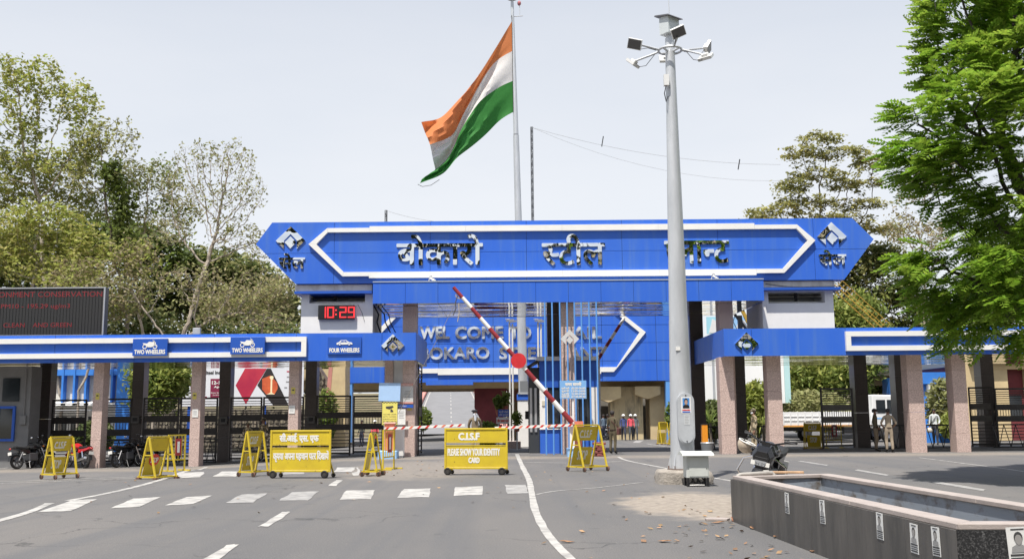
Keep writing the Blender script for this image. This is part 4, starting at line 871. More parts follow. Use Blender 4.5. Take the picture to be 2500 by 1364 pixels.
# ================================================================== boom barriers
def striped(parent, p0, p1, r0, r1, n, cols, ends=True):
    p0 = Vector(p0); p1 = Vector(p1)
    for k in range(n):
        a = k / n; c = (k + 1) / n; MB().cyl(p0.lerp(p1, a), p0.lerp(p1, c), r0 + (r1 - r0) * a, r0 + (r1 - r0) * c, n=12).build('boom_band', cols[k % 2], parent, world=True, smooth=True)
bm_ = T('boom_barrier', 'raised red and white boom barrier with a round red disc', 'barrier', (W(1396, 1100, 38.6).x, 38.6, 0))
tip = W(1107, 701, 38.6); piv = W(1397, 1031, 38.6)
striped(bm_, piv, tip, .105, .07, 13, (red_band, white))
dc = W(1266, 880, 38.45); MB().cyl((dc.x, 38.46, dc.z), (dc.x, 38.49, dc.z), .30, n=32).build('stop_disc', mat('disc_red', (.56, .03, .035), .4, var=.15, vs=4), bm_, world=True)
box('barrier_post', wall_white, (piv.x - .09, piv.x + .09, 38.72, 38.95, 0, piv.z + .25), bm_, world=True); box('counterweight', orange, (piv.x + .1, piv.x + .42, 38.5, 38.8, piv.z - .42, piv.z + .05), bm_, world=True)
box('motor_housing', orange, (piv.x - .02, piv.x + .4, 38.96, 39.3, .32, piv.z + .02), bm_, world=True, bevel=.02); box('footing', lblue, (piv.x - .2, piv.x + .5, 38.55, 39.5, -.05, .315), bm_, world=True, bevel=.02)
rp = W(1117, 722, 38.5)
for k in range(3): MB().torus((rp.x + .04 * k, 38.6, rp.z - .02 * k + .02), .085, .012, 'y', 12, 5).build('rope_coil', mat('rope', (.45, .38, .28), .9), bm_, world=True)
MB().tube([rp, W(1112, 738, 38.5), W(1113, 752, 38.5), W(1106, 770, 38.5)], .022, 6).build('hook_chain', mat('dark_steel', (.10, .10, .11), .5, metal=.5), bm_, world=True)
MB().tube([W(1120, 740, 38.5), W(1121, 765, 38.5), W(1117, 785, 38.5)], .018, 6).build('rope_tail', mat('rope', (.45, .38, .28), .9), bm_, world=True)
MB().tube(sag(W(1113, 738, 38.5), W(972, 1010, 38.9), .03), .011, 5).build('guy_rope', mat('rope_grey', (.26, .24, .21), .9), bm_, world=True)
b2 = T('boom_barrier', 'raised red and white boom farther back beside the arrow tip', 'barrier', (W(1462, 1000, 47).x, 47.5, 0))
striped(b2, W(1458, 880, 47.5), W(1524, 776, 47.5), .09, .07, 6, (red_band, white)); x = W(1459, 880, 47.5).x; box('barrier_post', wall_white, (x - .1, x + .1, 47.4, 47.7, 0, W(1459, 880, 47.5).z), b2, world=True)
def low_boom(lab, pa, pb_, Y, n, housing):
    t = T('boom_barrier', lab, 'barrier', (pa.x, Y, 0)); d = pb_ - pa
    MB().obox(pa, pb_, .05, .10).build('boom', letter_white, t, world=True)
    for k in range(n):
        f = (k + .35) / n; q = pa.lerp(pb_, f); MB().add([(q.x - .10, Y - .028, q.z - .051), (q.x + .0, Y - .028, q.z - .051), (q.x + .10, Y - .028, q.z + .051), (q.x - .0, Y - .028, q.z + .051)], [(0, 1, 2, 3)]).build('red_stripe', orange if k % 4 == 3 else red_br, t, world=True)
    return t
l1 = low_boom('lowered white boom with red stripes in front of the granite pillar', W(938, 1046, 38.3), W(1135, 1037, 38.3), 38.3, 10, 1)
p = W(950, 1100, 38.5); box('motor_housing', orange, (p.x - .17, p.x + .2, 38.4, 38.8, .3, 1.32), l1, world=True, bevel=.02); box('housing_cap', mat('pale_orange', (.8, .5, .42), .6), (p.x - .2, p.x + .25, 38.36, 38.84, 1.322, 1.38), l1, world=True)
box('footing', lblue, (p.x - .4, p.x + .33, 38.2, 38.95, -.05, .295), l1, world=True, bevel=.02)
t = T('control_cabinet', 'plain white control cabinet against the granite pillar', 'cabinet', (W(972, 1100, 39).x, 39.4, 0)); x = W(972, 1100, 39.4).x
box('cabinet_body', wall_white, (x - .21, x + .21, 39.4, 39.8, .04, 1.18), t, world=True, bevel=.02); box('plinth', galv, (x - .19, x + .19, 39.42, 39.78, 0, .038), t, world=True)
low_boom('lowered white boom with red stripes in front of the booth', W(1398, 1037, 38.2), W(1208, 1044, 38.2), 38.2, 11, 1)
# ================================================================== notices on the pillar pair
def board(name, lab, cat, px0, py0, px1, py1, Y, m, th=.03, tilt=0.0, group=None):
    a = W(px0, py1, Y); c = W(px1, py0, Y); t = T(name, lab, cat, ((a.x + c.x) / 2, Y, a.z), group=group); w_ = c.x - a.x; h_ = c.z - a.z
    MB().box(-w_ / 2, w_ / 2, 0, th, 0, h_).build('panel', m, t); t.rotation_euler = (0, tilt, 0); return t, w_, h_
t, w_, h_ = board('notice_board', 'plain pale blue board fixed beside the yellow camera notice', 'board', 924, 934, 977, 979, 39.9, mat('pale_blue_sheet', (.40, .58, .84), .5, var=.05, vs=1.5), tilt=R(1.5)); MB().box(-.02, .02, .03, .3, h_ * .4, h_ * .5).build('bracket', galv, t)
t, w_, h_ = board('directory_board', 'grey directory board with a red heading strip', 'board', 976, 935, 1009, 985, 40.1, mat('grey_board', (.55, .55, .54), .6))
MB().box(-w_ / 2, w_ / 2, -.006, -.001, h_ * .87, h_).build('heading_strip', pinkred, t); lettering('lettering', 'DIRECTORATE', letter_white, t, -w_ * .42, w_ * .42, h_ * .895, h_ * .965, -.009, world=False)
for k in range(6): MB().box(-w_ * (.1 + .04 * (k % 3)), w_ * (.3 - .05 * (k % 2)), -.004, -.001, h_ * (.6 - .075 * k), h_ * (.625 - .075 * k)).build('text_line', grey_ink, t)
MB().box(-w_ / 2, w_ / 2, -.006, -.001, 0, h_ * .08).build('foot_strip', pinkred, t)
t, w_, h_ = board('blue_notice_strip', 'dark blue strip notice under the directory board', 'sign', 968, 987, 1009, 995, 40.08, blue_dk); lettering('lettering', 'SECURITY CHECK', letter_white, t, -w_ * .45, w_ * .1, h_ * .3, h_ * .75, -.004, world=False)
t, w_, h_ = board('paper_notice', 'white paper notice pasted beside the yellow camera sign', 'notice', 970, 998, 990, 1036, 40.0, paper, .01)
for k in range(5): MB().box(-w_ * .3, w_ * (.35 - .08 * (k % 2)), -.003, -.001, h_ * (.82 - .1 * k), h_ * (.85 - .1 * k)).build('text_line', grey_ink, t)
t, w_, h_ = board('cctv_notice', 'yellow camera surveillance notice with chequered black border', 'sign', 932, 980, 971, 1038, 39.0, mat('notice_yellow', (.72, .66, .16), .5))
n = 11
for k in range(n):
    for z, ph in ((h_ - .028, 0), (h_ - .056, 1), (.0, 0), (.028, 1)):
        if (k + ph) % 2 == 0: MB().box(-w_ / 2 + w_ * k / n, -w_ / 2 + w_ * (k + 1) / n, -.004, -.001, z, z + .028).build('check_square', ink, t)
for a in ((-w_ / 2, -w_ / 2 + .012, .06, h_ - .06), (w_ / 2 - .012, w_ / 2, .06, h_ - .06)): MB().box(a[0], a[1], -.004, -.001, a[2], a[3]).build('border_strip', ink, t)
MB().prism([(-w_ * .26, h_ * .80), (w_ * .20, h_ * .83), (w_ * .24, h_ * .77), (-w_ * .02, h_ * .68), (-w_ * .24, h_ * .72)], -.006, -.001).build('camera_symbol', ink, t); MB().prism([(w_ * .04, h_ * .66), (w_ * .1, h_ * .70), (w_ * .22, h_ * .62), (w_ * .22, h_ * .56), (w_ * .04, h_ * .56)], -.005, -.001).build('camera_symbol', ink, t)
for k, s in enumerate(('YOU ARE UNDER', 'CCTV CAMERA', 'SURVEILLANCE', 'BY SECURITY')): lettering('lettering', s, ink, t, -w_ * .42, w_ * .42, h_ * (.44 - .1 * k), h_ * (.44 - .1 * k) + h_ * .055, -.004, world=False)
MB().cyl((0, .05, -W(950, 1038, 39.0).z), (0, .05, h_ * .5), .03, n=7).build('post', galv, t)
for px, py, lab in ((238, 967, 'small yellow camera sticker on the first front pillar'), (475, 966, 'small yellow camera sticker on the second front pillar'), (716, 953, 'small yellow camera sticker on the third front pillar'), (1000, 993, 'small pale camera sticker on the pillar of the lowered boom')):
    t, w_, h_ = board('camera_sticker', lab, 'sticker', px - 5, py - 8, px + 5, py + 8, 40.19, mat('sticker_yellow', (.62, .52, .12), .6), .006, group='camera stickers on pillars'); MB().box(-w_ * .3, w_ * .25, -.003, -.001, h_ * .5, h_ * .7).build('camera_symbol', ink, t)
for px, py, lab in ((477, 1008, 'white paper notice on the second front pillar'), (713, 999, 'white paper notice on the third front pillar')):
    t, w_, h_ = board('paper_notice', lab, 'notice', px - 8, py - 10, px + 7, py + 10, 40.18, paper, .008, group='paper notices on pillars')
    for k in range(4): MB().box(-w_ * .35, w_ * .3, -.003, -.001, h_ * (.75 - .15 * k), h_ * (.79 - .15 * k)).build('text_line', grey_ink, t)
for px, py, lab in ((331, 1025, 'grey reader box on the first dark pillar'), (546, 1027, 'grey reader box on the second dark pillar'), (760, 1025, 'grey reader box on the third dark pillar')):
    p = W(px, py, 43.8); t = T('reader_box', lab, 'box', (p.x, 43.8, p.z - .15), group='reader boxes on dark pillars'); MB().box(-.17, .17, -.08, .095, 0, .34).build('box_body', gate_grey, t, bevel=.015); MB().box(-.1, .1, -.087, -.081, .1, .26).build('box_screen', dark, t)
# ================================================================== boards, lamp poles and pots near the flagpole
t, w_, h_ = board('blue_board', 'small blue Hindi board above the red and white one', 'sign', 1216, 999, 1243, 1016, 46, blue_dk); lettering('lettering', ['ग', 'ा', 'ड', 'ी', ' ', 'र', 'ो', 'क', 'े', 'ं'], letter_white, t, -w_ * .4, w_ * .4, h_ * .5, h_ * .85, -.004, world=False); lettering('lettering', ['ज', 'ा', 'ँ', 'च', ' ', 'क', 'र', 'व', 'ा', 'य', 'े', 'ं'], letter_white, t, -w_ * .42, w_ * .42, h_ * .1, h_ * .42, -.004, world=False); MB().cyl((0, .05, -1.55), (0, .05, .1), .025, n=6).build('post', galv, t)
t, w_, h_ = board('white_board', 'small white board with red Hindi writing', 'sign', 1212, 1018, 1243, 1034, 45.9, paper); lettering('lettering', ['त', 'ी', 'न', ' ', 'स', 'व', 'ा', 'र', ' ', 'म', 'न', 'ा'], red_br, t, -w_ * .45, w_ * .45, h_ * .25, h_ * .75, -.004, world=False, bold=.006); MB().box(-w_ / 2, w_ / 2, .03, .06, h_ * .4, h_ * .5).build('back_rail', galv, t); MB().cyl((-.2, .06, -1.2), (-.2, .06, .1), .02, n=6).build('post', galv, t)
for px, py, lab in ((1248, 1088, 'twin white camera pole left of the flagpole'), (1318, 1075, 'twin white camera pole rising behind the booth roof')):
    Y = 50.0; x = W(px, 900, Y).x; zt = W(px, 790, Y).z; t = T('camera_pole', lab, 'pole', (x, Y, 0), group='twin camera poles')
    for dx, dz in ((-.07, .06), (.08, 0)):
        MB().cyl((dx, 0, 0), (dx, 0, zt + dz), .045, n=8).build('pole', white, t, smooth=True)
        MB().obox((dx - .16, -.1, zt + dz + .08), (dx + .2, -.02, zt + dz + .14), .16, .09).build('camera_head', alu, t); MB().box(dx - .22, dx + .02, -.04, .04, zt + dz + .17, zt + dz + .2).build('camera_hood', galv, t)
    for z in (.9, 2.2): MB().box(-.13, .14, -.02, .02, z, z + .04).build('tie_plate', galv, t)
    MB().box(-.45, .45, -.4, .4, 0, .35).build('pedestal', granite, t)
fx, fY = W(1284, 1090, 53).x, 53.0
p = W(1288, 1000, 48); t = T('paddle_sign', 'black signal paddle on a thin black pole before the booth', 'sign', (p.x, 44.0, 0)); MB().cyl((0, 0, 0), (0, 0, 2.1), .03, n=7).build('pole', black, t); MB().box(-.17, .17, -.05, -.032, 1.45, 1.8).build('paddle', black, t, bevel=.015); MB().cyl((0, 0, 2.1), (0, 0, 2.2), .045, n=7).build('pole_cap', black, t)
# ================================================================== flagpole and flag
fp = T('flagpole', 'tall tapering white flagpole rising behind the blue gate sign', 'flagpole', (.58, fY, 0))
b = MB(); top = Vector((.13 - .58, 0, 24.85)); segs = [(0, .26), (.33, .23), (.332, .205), (.66, .165), (.662, .145), (1, .085)]
for (f0, r0), (f1, r1) in zip(segs, segs[1:]):
    if f1 - f0 > .01: MB().cyl(top * f0 + Vector((0, 0, 1.9 * (1 - f0))), top * f1 + Vector((0, 0, 1.9 * (1 - f1))), r0, r1, n=20).build('pole_section', galv, fp, smooth=True)
MB().cyl(top, top + Vector((0, 0, .18)), .07, .05, n=10).build('finial_neck', galv, fp); MB().ball(top + Vector((0, 0, .2)), .34, .34, .07, 14, 6).build('truck_cap', mat('dark_cap', (.12, .12, .13), .5), fp, smooth=True); MB().ball(top + Vector((0, 0, .36)), .11, nu=10, nv=6).build('finial', galv, fp, smooth=True)
MB().cyl(top + Vector((-.1, 0, -.9)), top + Vector((.6, 0, -.85)), .025, n=6).build('lamp_arm', galv, fp); MB().cyl(top + Vector((.42, 0, -.85)), top + Vector((.42, 0, -.2)), .02, n=6).build('lamp_stem', galv, fp); MB().ball(top + Vector((.40, 0, -.1)), .11, .11, .15, 8, 6).build('warning_lamp', mat('faded_red_lens', (.45, .15, .16), .4), fp, smooth=True)
MB().box(-.33, .36, -.36, .36, 0, 2.45).build('pedestal', wall_white, fp); MB().box(-.37, .40, -.4, .4, 2.452, 2.75).build('pedestal_cap', blue, fp); MB().box(-.2, .26, -.42, -.402, 2.76, 3.45).build('hatch_plate', mat('grey_hatch', (.2, .21, .22), .5), fp); MB().box(-.32, .36, -.46, -.3, 2.752, 2.84).build('winch_box', galv, fp)
def crv(pts, u):
    P = [Vector(p) for p in pts]; n = len(P) - 1; i = min(int(u * n), n - 1); t = u * n - i
    a = P[max(i - 1, 0)]; b_ = P[i]; c_ = P[i + 1]; d_ = P[min(i + 2, n)]
    return 0.5 * ((2 * b_) + (c_ - a) * t + (2 * a - 5 * b_ + 4 * c_ - d_) * t * t + (3 * b_ - a - 3 * c_ + d_) * t ** 3)
C0 = [(1250, 52), (1212, 122), (1172, 195), (1128, 250), (1080, 295), (1034, 316)]
C1 = [(1251, 125), (1206, 158), (1172, 215), (1140, 280), (1108, 345), (1058, 380)]
C2 = [(1252, 198), (1213, 222), (1172, 262), (1132, 325), (1100, 392), (1066, 424)]
C3 = [(1253, 274), (1216, 300), (1180, 340), (1126, 392), (1088, 440), (1028, 470)]
NU, NV = 46, 8
def flag_pt(u, v):
    k = min(int(v), 2); t = v - k; cs = (C0, C1, C2, C3); a = crv(cs[k], u); c = crv(cs[k + 1], u); q = a.lerp(c, t)
    ph = v * 3.1 - u * 5.0; dep = u * (.55 * math.sin(ph) + .28 * math.sin(2.3 * ph + 1.3 + 3 * u) + .12 * math.sin(6.1 * ph + 9 * u)) - 1.6 * u
    p = W(q.x, q.y, fY - .1 + 0); return Vector((p.x, p.y + dep, p.z)) if u > .001 else p
fl = T('flag', 'large saffron white and green tricolour flag blowing to the left of its pole', 'flag', (.2, fY, 18))
for k, (nm, col) in enumerate((('saffron_band', (.66, .215, .07)), ('white_cloth_band', (.74, .72, .70)), ('green_band', (.035, .22, .035)))):
    b = MB(); b.add([flag_pt(i / NU, k + j / NV) for j in range(NV + 1) for i in range(NU + 1)], [(j * (NU + 1) + i, (j + 1) * (NU + 1) + i, (j + 1) * (NU + 1) + i + 1, j * (NU + 1) + i + 1) for j in range(NV) for i in range(NU)])
    b.build(nm, mat('cloth_' + nm, col, .75, trans=.28, bump=.5, bs=2.5, stretch=(1, 1, 1)), fl, world=True, smooth=True)
e0 = flag_pt(1, 3); MB().tube([e0, e0 + Vector((.25, 0, -.12)), e0 + Vector((.7, 0, -.05)), e0 + Vector((1.15, 0, .25))], .015, 5).build('halyard_end', cable, fl, world=True)
MB().tube([(W(1250, 40, fY).x - .02, fY - .12, W(1250, 40, fY).z), flag_pt(0, 0), flag_pt(0, 1.5), flag_pt(0, 3)], .018, 5).build('halyard', cable, fl, world=True)
# ================================================================== lamp mast with plinth and cabinet
MX, MY = W(1668, 1150, 23).x, 23.0
pl = T('lamp_plinth', 'rough chipped concrete plinth under the lamp mast', 'plinth', (MX, MY, 0))
rn = random.Random(4); b = MB(); ring = []
for z, s in ((-.05, 1.0), (.12, 1.02), (.26, .96), (.30, .88)):
    ring.append([(s * (.62 if abs(math.cos(t)) > .35 else .62) * (math.copysign(abs(math.cos(t)) ** .45, math.cos(t))) * rn.uniform(.93, 1.05), s * .6 * math.copysign(abs(math.sin(t)) ** .45, math.sin(t)) * rn.uniform(.93, 1.05), z + rn.uniform(-.015, .015)) for t in [2 * math.pi * k / 24 for k in range(24)]])
b.loft(ring); b.build('concrete_block', mat('rough_concrete', (.40, .36, .31), .95, col2=(.26, .235, .205), vs=6, bump=1.0, bs=22), pl, smooth=True)
ms = T('lamp_mast', 'tall tapered galvanised lamp mast with six floodlights in front of the gate', 'lamp post', (MX, MY, .3))
zt = 10.62 - .3; n = 20
for k, (f0, f1) in enumerate(((0, .33), (.33, .66), (.66, 1))):
    r0 = .285 - .175 * f0; r1 = .285 - .175 * f1
    b = MB(); b.tube([(0, 0, .03 + zt * f0), (0, 0, .03 + zt * f1)], [r0 + (.006 if k else 0) * -1, r1], 16); b.build('mast_section', galv, ms, smooth=True)
MB().cyl((0, 0, 0), (0, 0, .03), .36, n=20).build('base_plate', mat('rusty_plate', (.16, .12, .10), .8, var=.3, vs=9), ms)
for k in range(8):
    a = 2 * math.pi * k / 8; ca, sa = math.cos(a), math.sin(a); MB().add([(ca * .28 - sa * .008, sa * .28 + ca * .008, .03), (ca * .36 - sa * .008, sa * .36 + ca * .008, .03), (ca * .28 - sa * .008, sa * .28 + ca * .008, .35), (ca * .28 + sa * .008, sa * .28 - ca * .008, .03), (ca * .36 + sa * .008, sa * .36 - ca * .008, .03), (ca * .28 + sa * .008, sa * .28 - ca * .008, .35)], [(0, 1, 2), (5, 4, 3), (0, 3, 4, 1), (1, 4, 5, 2), (2, 5, 3, 0)]).build('gusset', galv, ms)
    MB().cyl((ca * .33, sa * .33, .03), (ca * .33, sa * .33, .09), .018, n=6).build('bolt', brown_wheel, ms)
# oval service cover turned a little to the left of the view axis
a = W(1656, 1083, MY - .3); c = W(1693, 958, MY - .3); cx = (a.x + c.x) / 2 - MX; r_ = (c.x - a.x) / 2; z0 = a.z - .3; z1 = c.z - .3
pts = [(cx + r_ * math.cos(t), z1 - r_ + r_ * math.sin(t)) for t in np.linspace(0, math.pi, 14)] + [(cx + r_ * math.cos(t), z0 + r_ + r_ * math.sin(t)) for t in np.linspace(math.pi, 2 * math.pi, 14)]
MB().prism(pts, -.345, -.16).build('service_cover', mat('grey_cover', (.44, .46, .48), .5, var=.08, vs=4), ms); MB().prism([(cx + (x - cx) * .86, (z0 + z1) / 2 + (z - (z0 + z1) / 2) * .96) for x, z in pts], -.356, -.346).build('cover_plate', mat('grey_cover', (.44, .46, .48), .5), ms)
for z in (z0 + .06, z1 - .06): MB().cyl((cx, -.37, z), (cx, -.357, z), .015, n=8).build('cover_screw', dark, ms)
MB().box(-.12, -.02, -.25, -.18, 2.72, 2.8).build('socket', white, ms)
# posters pasted on the cover
def portrait(t, w_, h_, y, ph0, ph1, shirt, hair, skin, bgm=None):
    H = h_ * (ph1 - ph0); z = h_ * ph0
    if bgm: MB().box(-w_ * .44, w_ * .44, y - .001, y, z, z + H).build('photo_ground', bgm, t)
    def ell(cx, cz, rx, rz, n=16): return [(cx + rx * math.cos(2 * math.pi * k / n), cz + rz * math.sin(2 * math.pi * k / n)) for k in range(n)]
    MB().prism([(-w_ * .42, z), (w_ * .42, z), (w_ * .36, z + H * .26), (w_ * .12, z + H * .38), (-w_ * .12, z + H * .38), (-w_ * .36, z + H * .26)], y - .003, y - .0015).build('printed_shoulders', shirt, t)
    MB().prism(ell(0, z + H * .70, w_ * .23, H * .27), y - .004, y - .0032).build('printed_hair', hair, t); MB().prism(ell(0, z + H * .60, w_ * .185, H * .235), y - .0052, y - .0042).build('printed_face', skin, t); MB().box(-w_ * .07, w_ * .07, y - .0045, y - .0034, z + H * .33, z + H * .45).build('printed_neck', skin, t)
p = W(1675, 988, MY - .36); t = T('poster', 'small colour portrait poster pasted on the lamp mast cover', 'poster', (p.x, MY - .358, W(1675, 1008, MY - .36).z)); w_, h_ = .225, .37
MB().box(-w_ / 2, w_ / 2, -.003, 0, 0, h_).build('paper', paper, t); portrait(t, w_ * .8, h_, -.0035, .30, .93, black, black, mat('print_skin', (.42, .27, .20), .8), mat('print_blue', (.07, .24, .55), .7)); MB().box(-w_ * .4, w_ * .4, -.005, -.0035, h_ * .16, h_ * .23).build('text_line', red_br, t); MB().box(-w_ * .4, w_ * .4, -.005, -.0035, h_ * .04, h_ * .12).build('text_line', blue_dk, t)
p = W(1677, 1018, MY - .36); t = T('data_plate', 'small printed grey plate below the portrait on the lamp mast', 'plate', (p.x, MY - .358, W(1677, 1036, MY - .36).z)); MB().box(-.065, .065, -.003, 0, 0, .23).build('plate', mat('plate_grey', (.55, .57, .58), .5), t)
for k in range(6): MB().box(-.05, .05 - .012 * (k % 3), -.005, -.0032, .2 - .035 * k, .208 - .035 * k).build('text_line', grey_ink, t)
# head frame: ring, six arms, six floodlights
zr = 10.35 - .3; MB().torus((0, 0, zr), .28, .03, 'z', 24, 7).build('head_ring', galv, ms, smooth=True)
for k in range(4):
    a = R(45 + 90 * k); MB().cyl((.05 * math.cos(a), .05 * math.sin(a), zr - .05), (.28 * math.cos(a), .28 * math.sin(a), zr), .028, n=7).build('ring_strut', galv, ms)
lampw = mat('lamp_white', (.78, .78, .76), .4); lampd = mat('lamp_glass', (.11, .105, .105), .35)
def face_to(q, d, roll):            # lamp frame: local -z is the lens direction d
    z = -Vector(d).normalized(); x = Vector((0, 0, 1)).cross(z).normalized(); y = z.cross(x); return Matrix.Translation(q) @ Matrix((x, y, z)).transposed().to_4x4() @ Matrix.Rotation(R(roll), 4, 'Z')
for x, y, dz, d, roll in ((-.86, -.15, .12, (-.35, -.75, -.45), 20), (-.84, .30, -.16, (-.55, .35, -.75), 0), (.90, .10, .10, (.80, -.30, -.35), 25), (.80, -.25, -.22, (.35, .45, -.8), 8), (.10, -.55, .26, (.15, -.80, -.60), -28), (.02, .70, .10, (0, .8, -.6), 0)):
    d0 = Vector((x, y, 0)).normalized(); q = Vector((x, y, zr + dz)); am = MB().tube([d0 * .27 + Vector((0, 0, zr)), d0 * .5 + Vector((0, 0, zr + dz * .4)), q], .026, 7).build('lamp_arm', galv, ms, smooth=True)
    M = face_to(q + Vector(d).normalized() * .06, d, roll); o = MB().box(-.17, .17, -.125, .125, -.03, .04).box(-.08, .08, -.06, .06, .041, .1).xf(M).build('floodlight', lampw, ms); MB().box(-.155, .155, -.11, .11, -.037, -.031).xf(M).build('lens', lampd, o)
    MB().tube([q, q + Vector((-d0.x * .12, -.05, -.16)), q + Vector((-d0.x * .3, -.02, -.12)), d0 * .35 + Vector((0, 0, zr - .02))], .008, 5).build('lamp_cable', cable, am)
MB().cyl((0, 0, zt), (0, 0, zt + .35), .09, .07, n=10).build('head_stub', galv, ms); MB().box(-.19, .19, -.15, .15, zt + .12, zt + .56).xf(Matrix.Rotation(R(38), 4, 'Z')).build('top_box', mat('pale_box', (.58, .62, .63), .4), ms); MB().xprism([(-.24, zt + .50), (-.2, zt + .54), (.24, zt + .64), (.26, zt + .61)], -.25, .25).xf(Matrix.Rotation(R(38), 4, 'Z')).build('box_roof', mat('dark_cap', (.12, .12, .13), .5), ms)
MB().cyl((0, -.05, zt + .66), (-.01, -.05, zt + 1.6), .012, .006, n=6).build('lightning_rod', galv, ms)
MB().box(-.2, -.08, -.22, -.1, zr - .95, zr - .68).build('junction_box', lampw, ms); MB().tube([(-.15, -.18, zr - .95), (-.2, -.2, zr - 1.15), (-.16, -.18, zr - 1.35), (-.1, -.12, zr - 1.2)], .012, 5).build('cable_loop', cable, ms)
# meter cabinet on legs
a = W(1672, 1166, 21.7); c = W(1734, 1104, 21.7); mc = T('meter_cabinet', 'pale grey metal cabinet on black legs beside the lamp mast', 'cabinet', ((a.x + c.x) / 2, 21.7, 0)); hw = (c.x - a.x) / 2 * .86; z0 = a.z; z1 = c.z
cg = mat('pale_cabinet', (.56, .58, .54), .5, var=.05, vs=4, bump=.05)
MB().box(-hw, hw, 0, .42, z0, z1 - .06).build('cabinet_body', cg, mc, bevel=.008); MB().box(-hw + .06, hw - .02, -.012, -.001, z0 + .03, z1 - .1).build('cabinet_door', cg, mc, bevel=.005); MB().xprism([(-.12, z1 - .06), (.5, z1 - .06), (.48, z1 - .02), (.2, z1 + .03), (-.10, z1 - .02)], -hw - .1, hw + .1).build('cabinet_roof', mat('pale_roof', (.62, .64, .60), .5), mc)
MB().cyl((hw - .05, -.02, z0 + .2), (hw - .05, -.012, z0 + .2), .012, n=8).build('door_lock', dark, mc)
for sx in (-1, 1):
    for y in (.02, .36): MB().obox((sx * (hw - .03), y, -.02), (sx * (hw - .03), y, z0), .045, .045).build('leg', black, mc)
for k in range(5): x = -.12 + .06 * k; MB().tube([(x, .15 + .03 * k, z0), (x + .06 * (-1) ** k, .12, z0 * .6), (x - .08 * (-1) ** k, .1, z0 * .3), (x + .03, .16, 0)], .016, 5).build('cable', cable, mc)
b = MB().tube([(-hw + .05, .05, .03), (0, -.02, .04), (hw - .1, .06, .03)], .012, 5).build('white_cable', letter_white, mc)
# ================================================================== dark stone planter trough
A, B, C, D = (3.15, 14.55), (3.47, 7.92), (5.05, 7.82), (4.72, 14.9); PH = .60
gd = mat('dark_grey_stone', (.058, .057, .056), .42, col2=(.14, .13, .12), vs=2.2, stretch=(1.5, 1.5, .3), fac=(.40, .78), bump=.1, bs=30)
gsp = mat('black_speckled_granite', (.018, .018, .019), .35, col2=(.13, .13, .13), vs=60, fac=(.5, .66)); cop = mat('pinkish_coping_stone', (.43, .375, .345), .75, col2=(.34, .295, .27), vs=3, bump=.15, bs=50)
inn = mat('blue_grey_trough', (.29, .33, .38), .6, col2=(.12, .085, .05), vs=2.6, stretch=(1, 1, 1.6), fac=(.50, .68))
pt = T('planter_trough', 'long dark stone planter trough with pinkish coping in the foreground', 'planter', (4.0, 11, 0))
def lerp2(p, q, f): return (p[0] + (q[0] - p[0]) * f, p[1] + (q[1] - p[1]) * f)
def inset(poly, d):
    c = (sum(p[0] for p in poly) / 4, sum(p[1] for p in poly) / 4); return [(p[0] + math.copysign(d, c[0] - p[0]), p[1] + math.copysign(d, c[1] - p[1])) for p in poly]
Q = [A, B, C, D]; I1 = inset(Q, .03); I2 = inset(Q, .20)
cuts = [0, .085, .235, .31, .5, .66, .86, 1]
def slab(p, q, f0, f1, m, nm, d=.028):
    a, c = lerp2(p, q, f0), lerp2(p, q, f1); v = Vector((c[0] - a[0], c[1] - a[1])).normalized(); n_ = (-v.y * d, v.x * d); g = v * .0025
    MB().vprism([(a[0] + g.x, a[1] + g.y), (c[0] - g.x, c[1] - g.y), (c[0] - g.x + n_[0], c[1] - g.y + n_[1]), (a[0] + g.x + n_[0], a[1] + g.y + n_[1])], -.03, PH).build(nm, m, pt, world=True)
for f0, f1 in zip(cuts, cuts[1:]): slab(A, B, f0, f1, gd, 'facing_slab')
slab(B, C, 0, .34, gsp, 'facing_slab'); slab(B, C, .34, 1, gsp, 'facing_slab')
for f0, f1 in zip((0, .3, .6), (.3, .6, 1)): slab(C, D, f0, f1, gd, 'facing_slab')
slab(D, A, 0, 1, gd, 'facing_slab')
for i in range(4):
    j = (i + 1) % 4; MB().vprism([I1[i], I1[j], I2[j], I2[i]], .02, PH - .001).build('trough_wall', inn, pt, world=True)
MB().vprism(I2, .0, .16).build('trough_soil', mat('trough_dirt', (.12, .10, .08), .95, col2=(.05, .05, .04), vs=4), pt, world=True)
O = inset(Q, -.025); I3 = inset(Q, .225)
for i in range(4):
    j = (i + 1) % 4; ns = 3 if i % 2 == 0 else 1
    for k in range(ns):
        f0, f1 = k / ns, (k + 1) / ns; e = .0007
        MB().vprism([lerp2(O[i], O[j], f0 + e), lerp2(O[i], O[j], f1 - e), lerp2(I3[i], I3[j], f1 - e), lerp2(I3[i], I3[j], f0 + e)], PH + .001, PH + .05).build('coping_stone', cop, pt, world=True, bevel=.006)
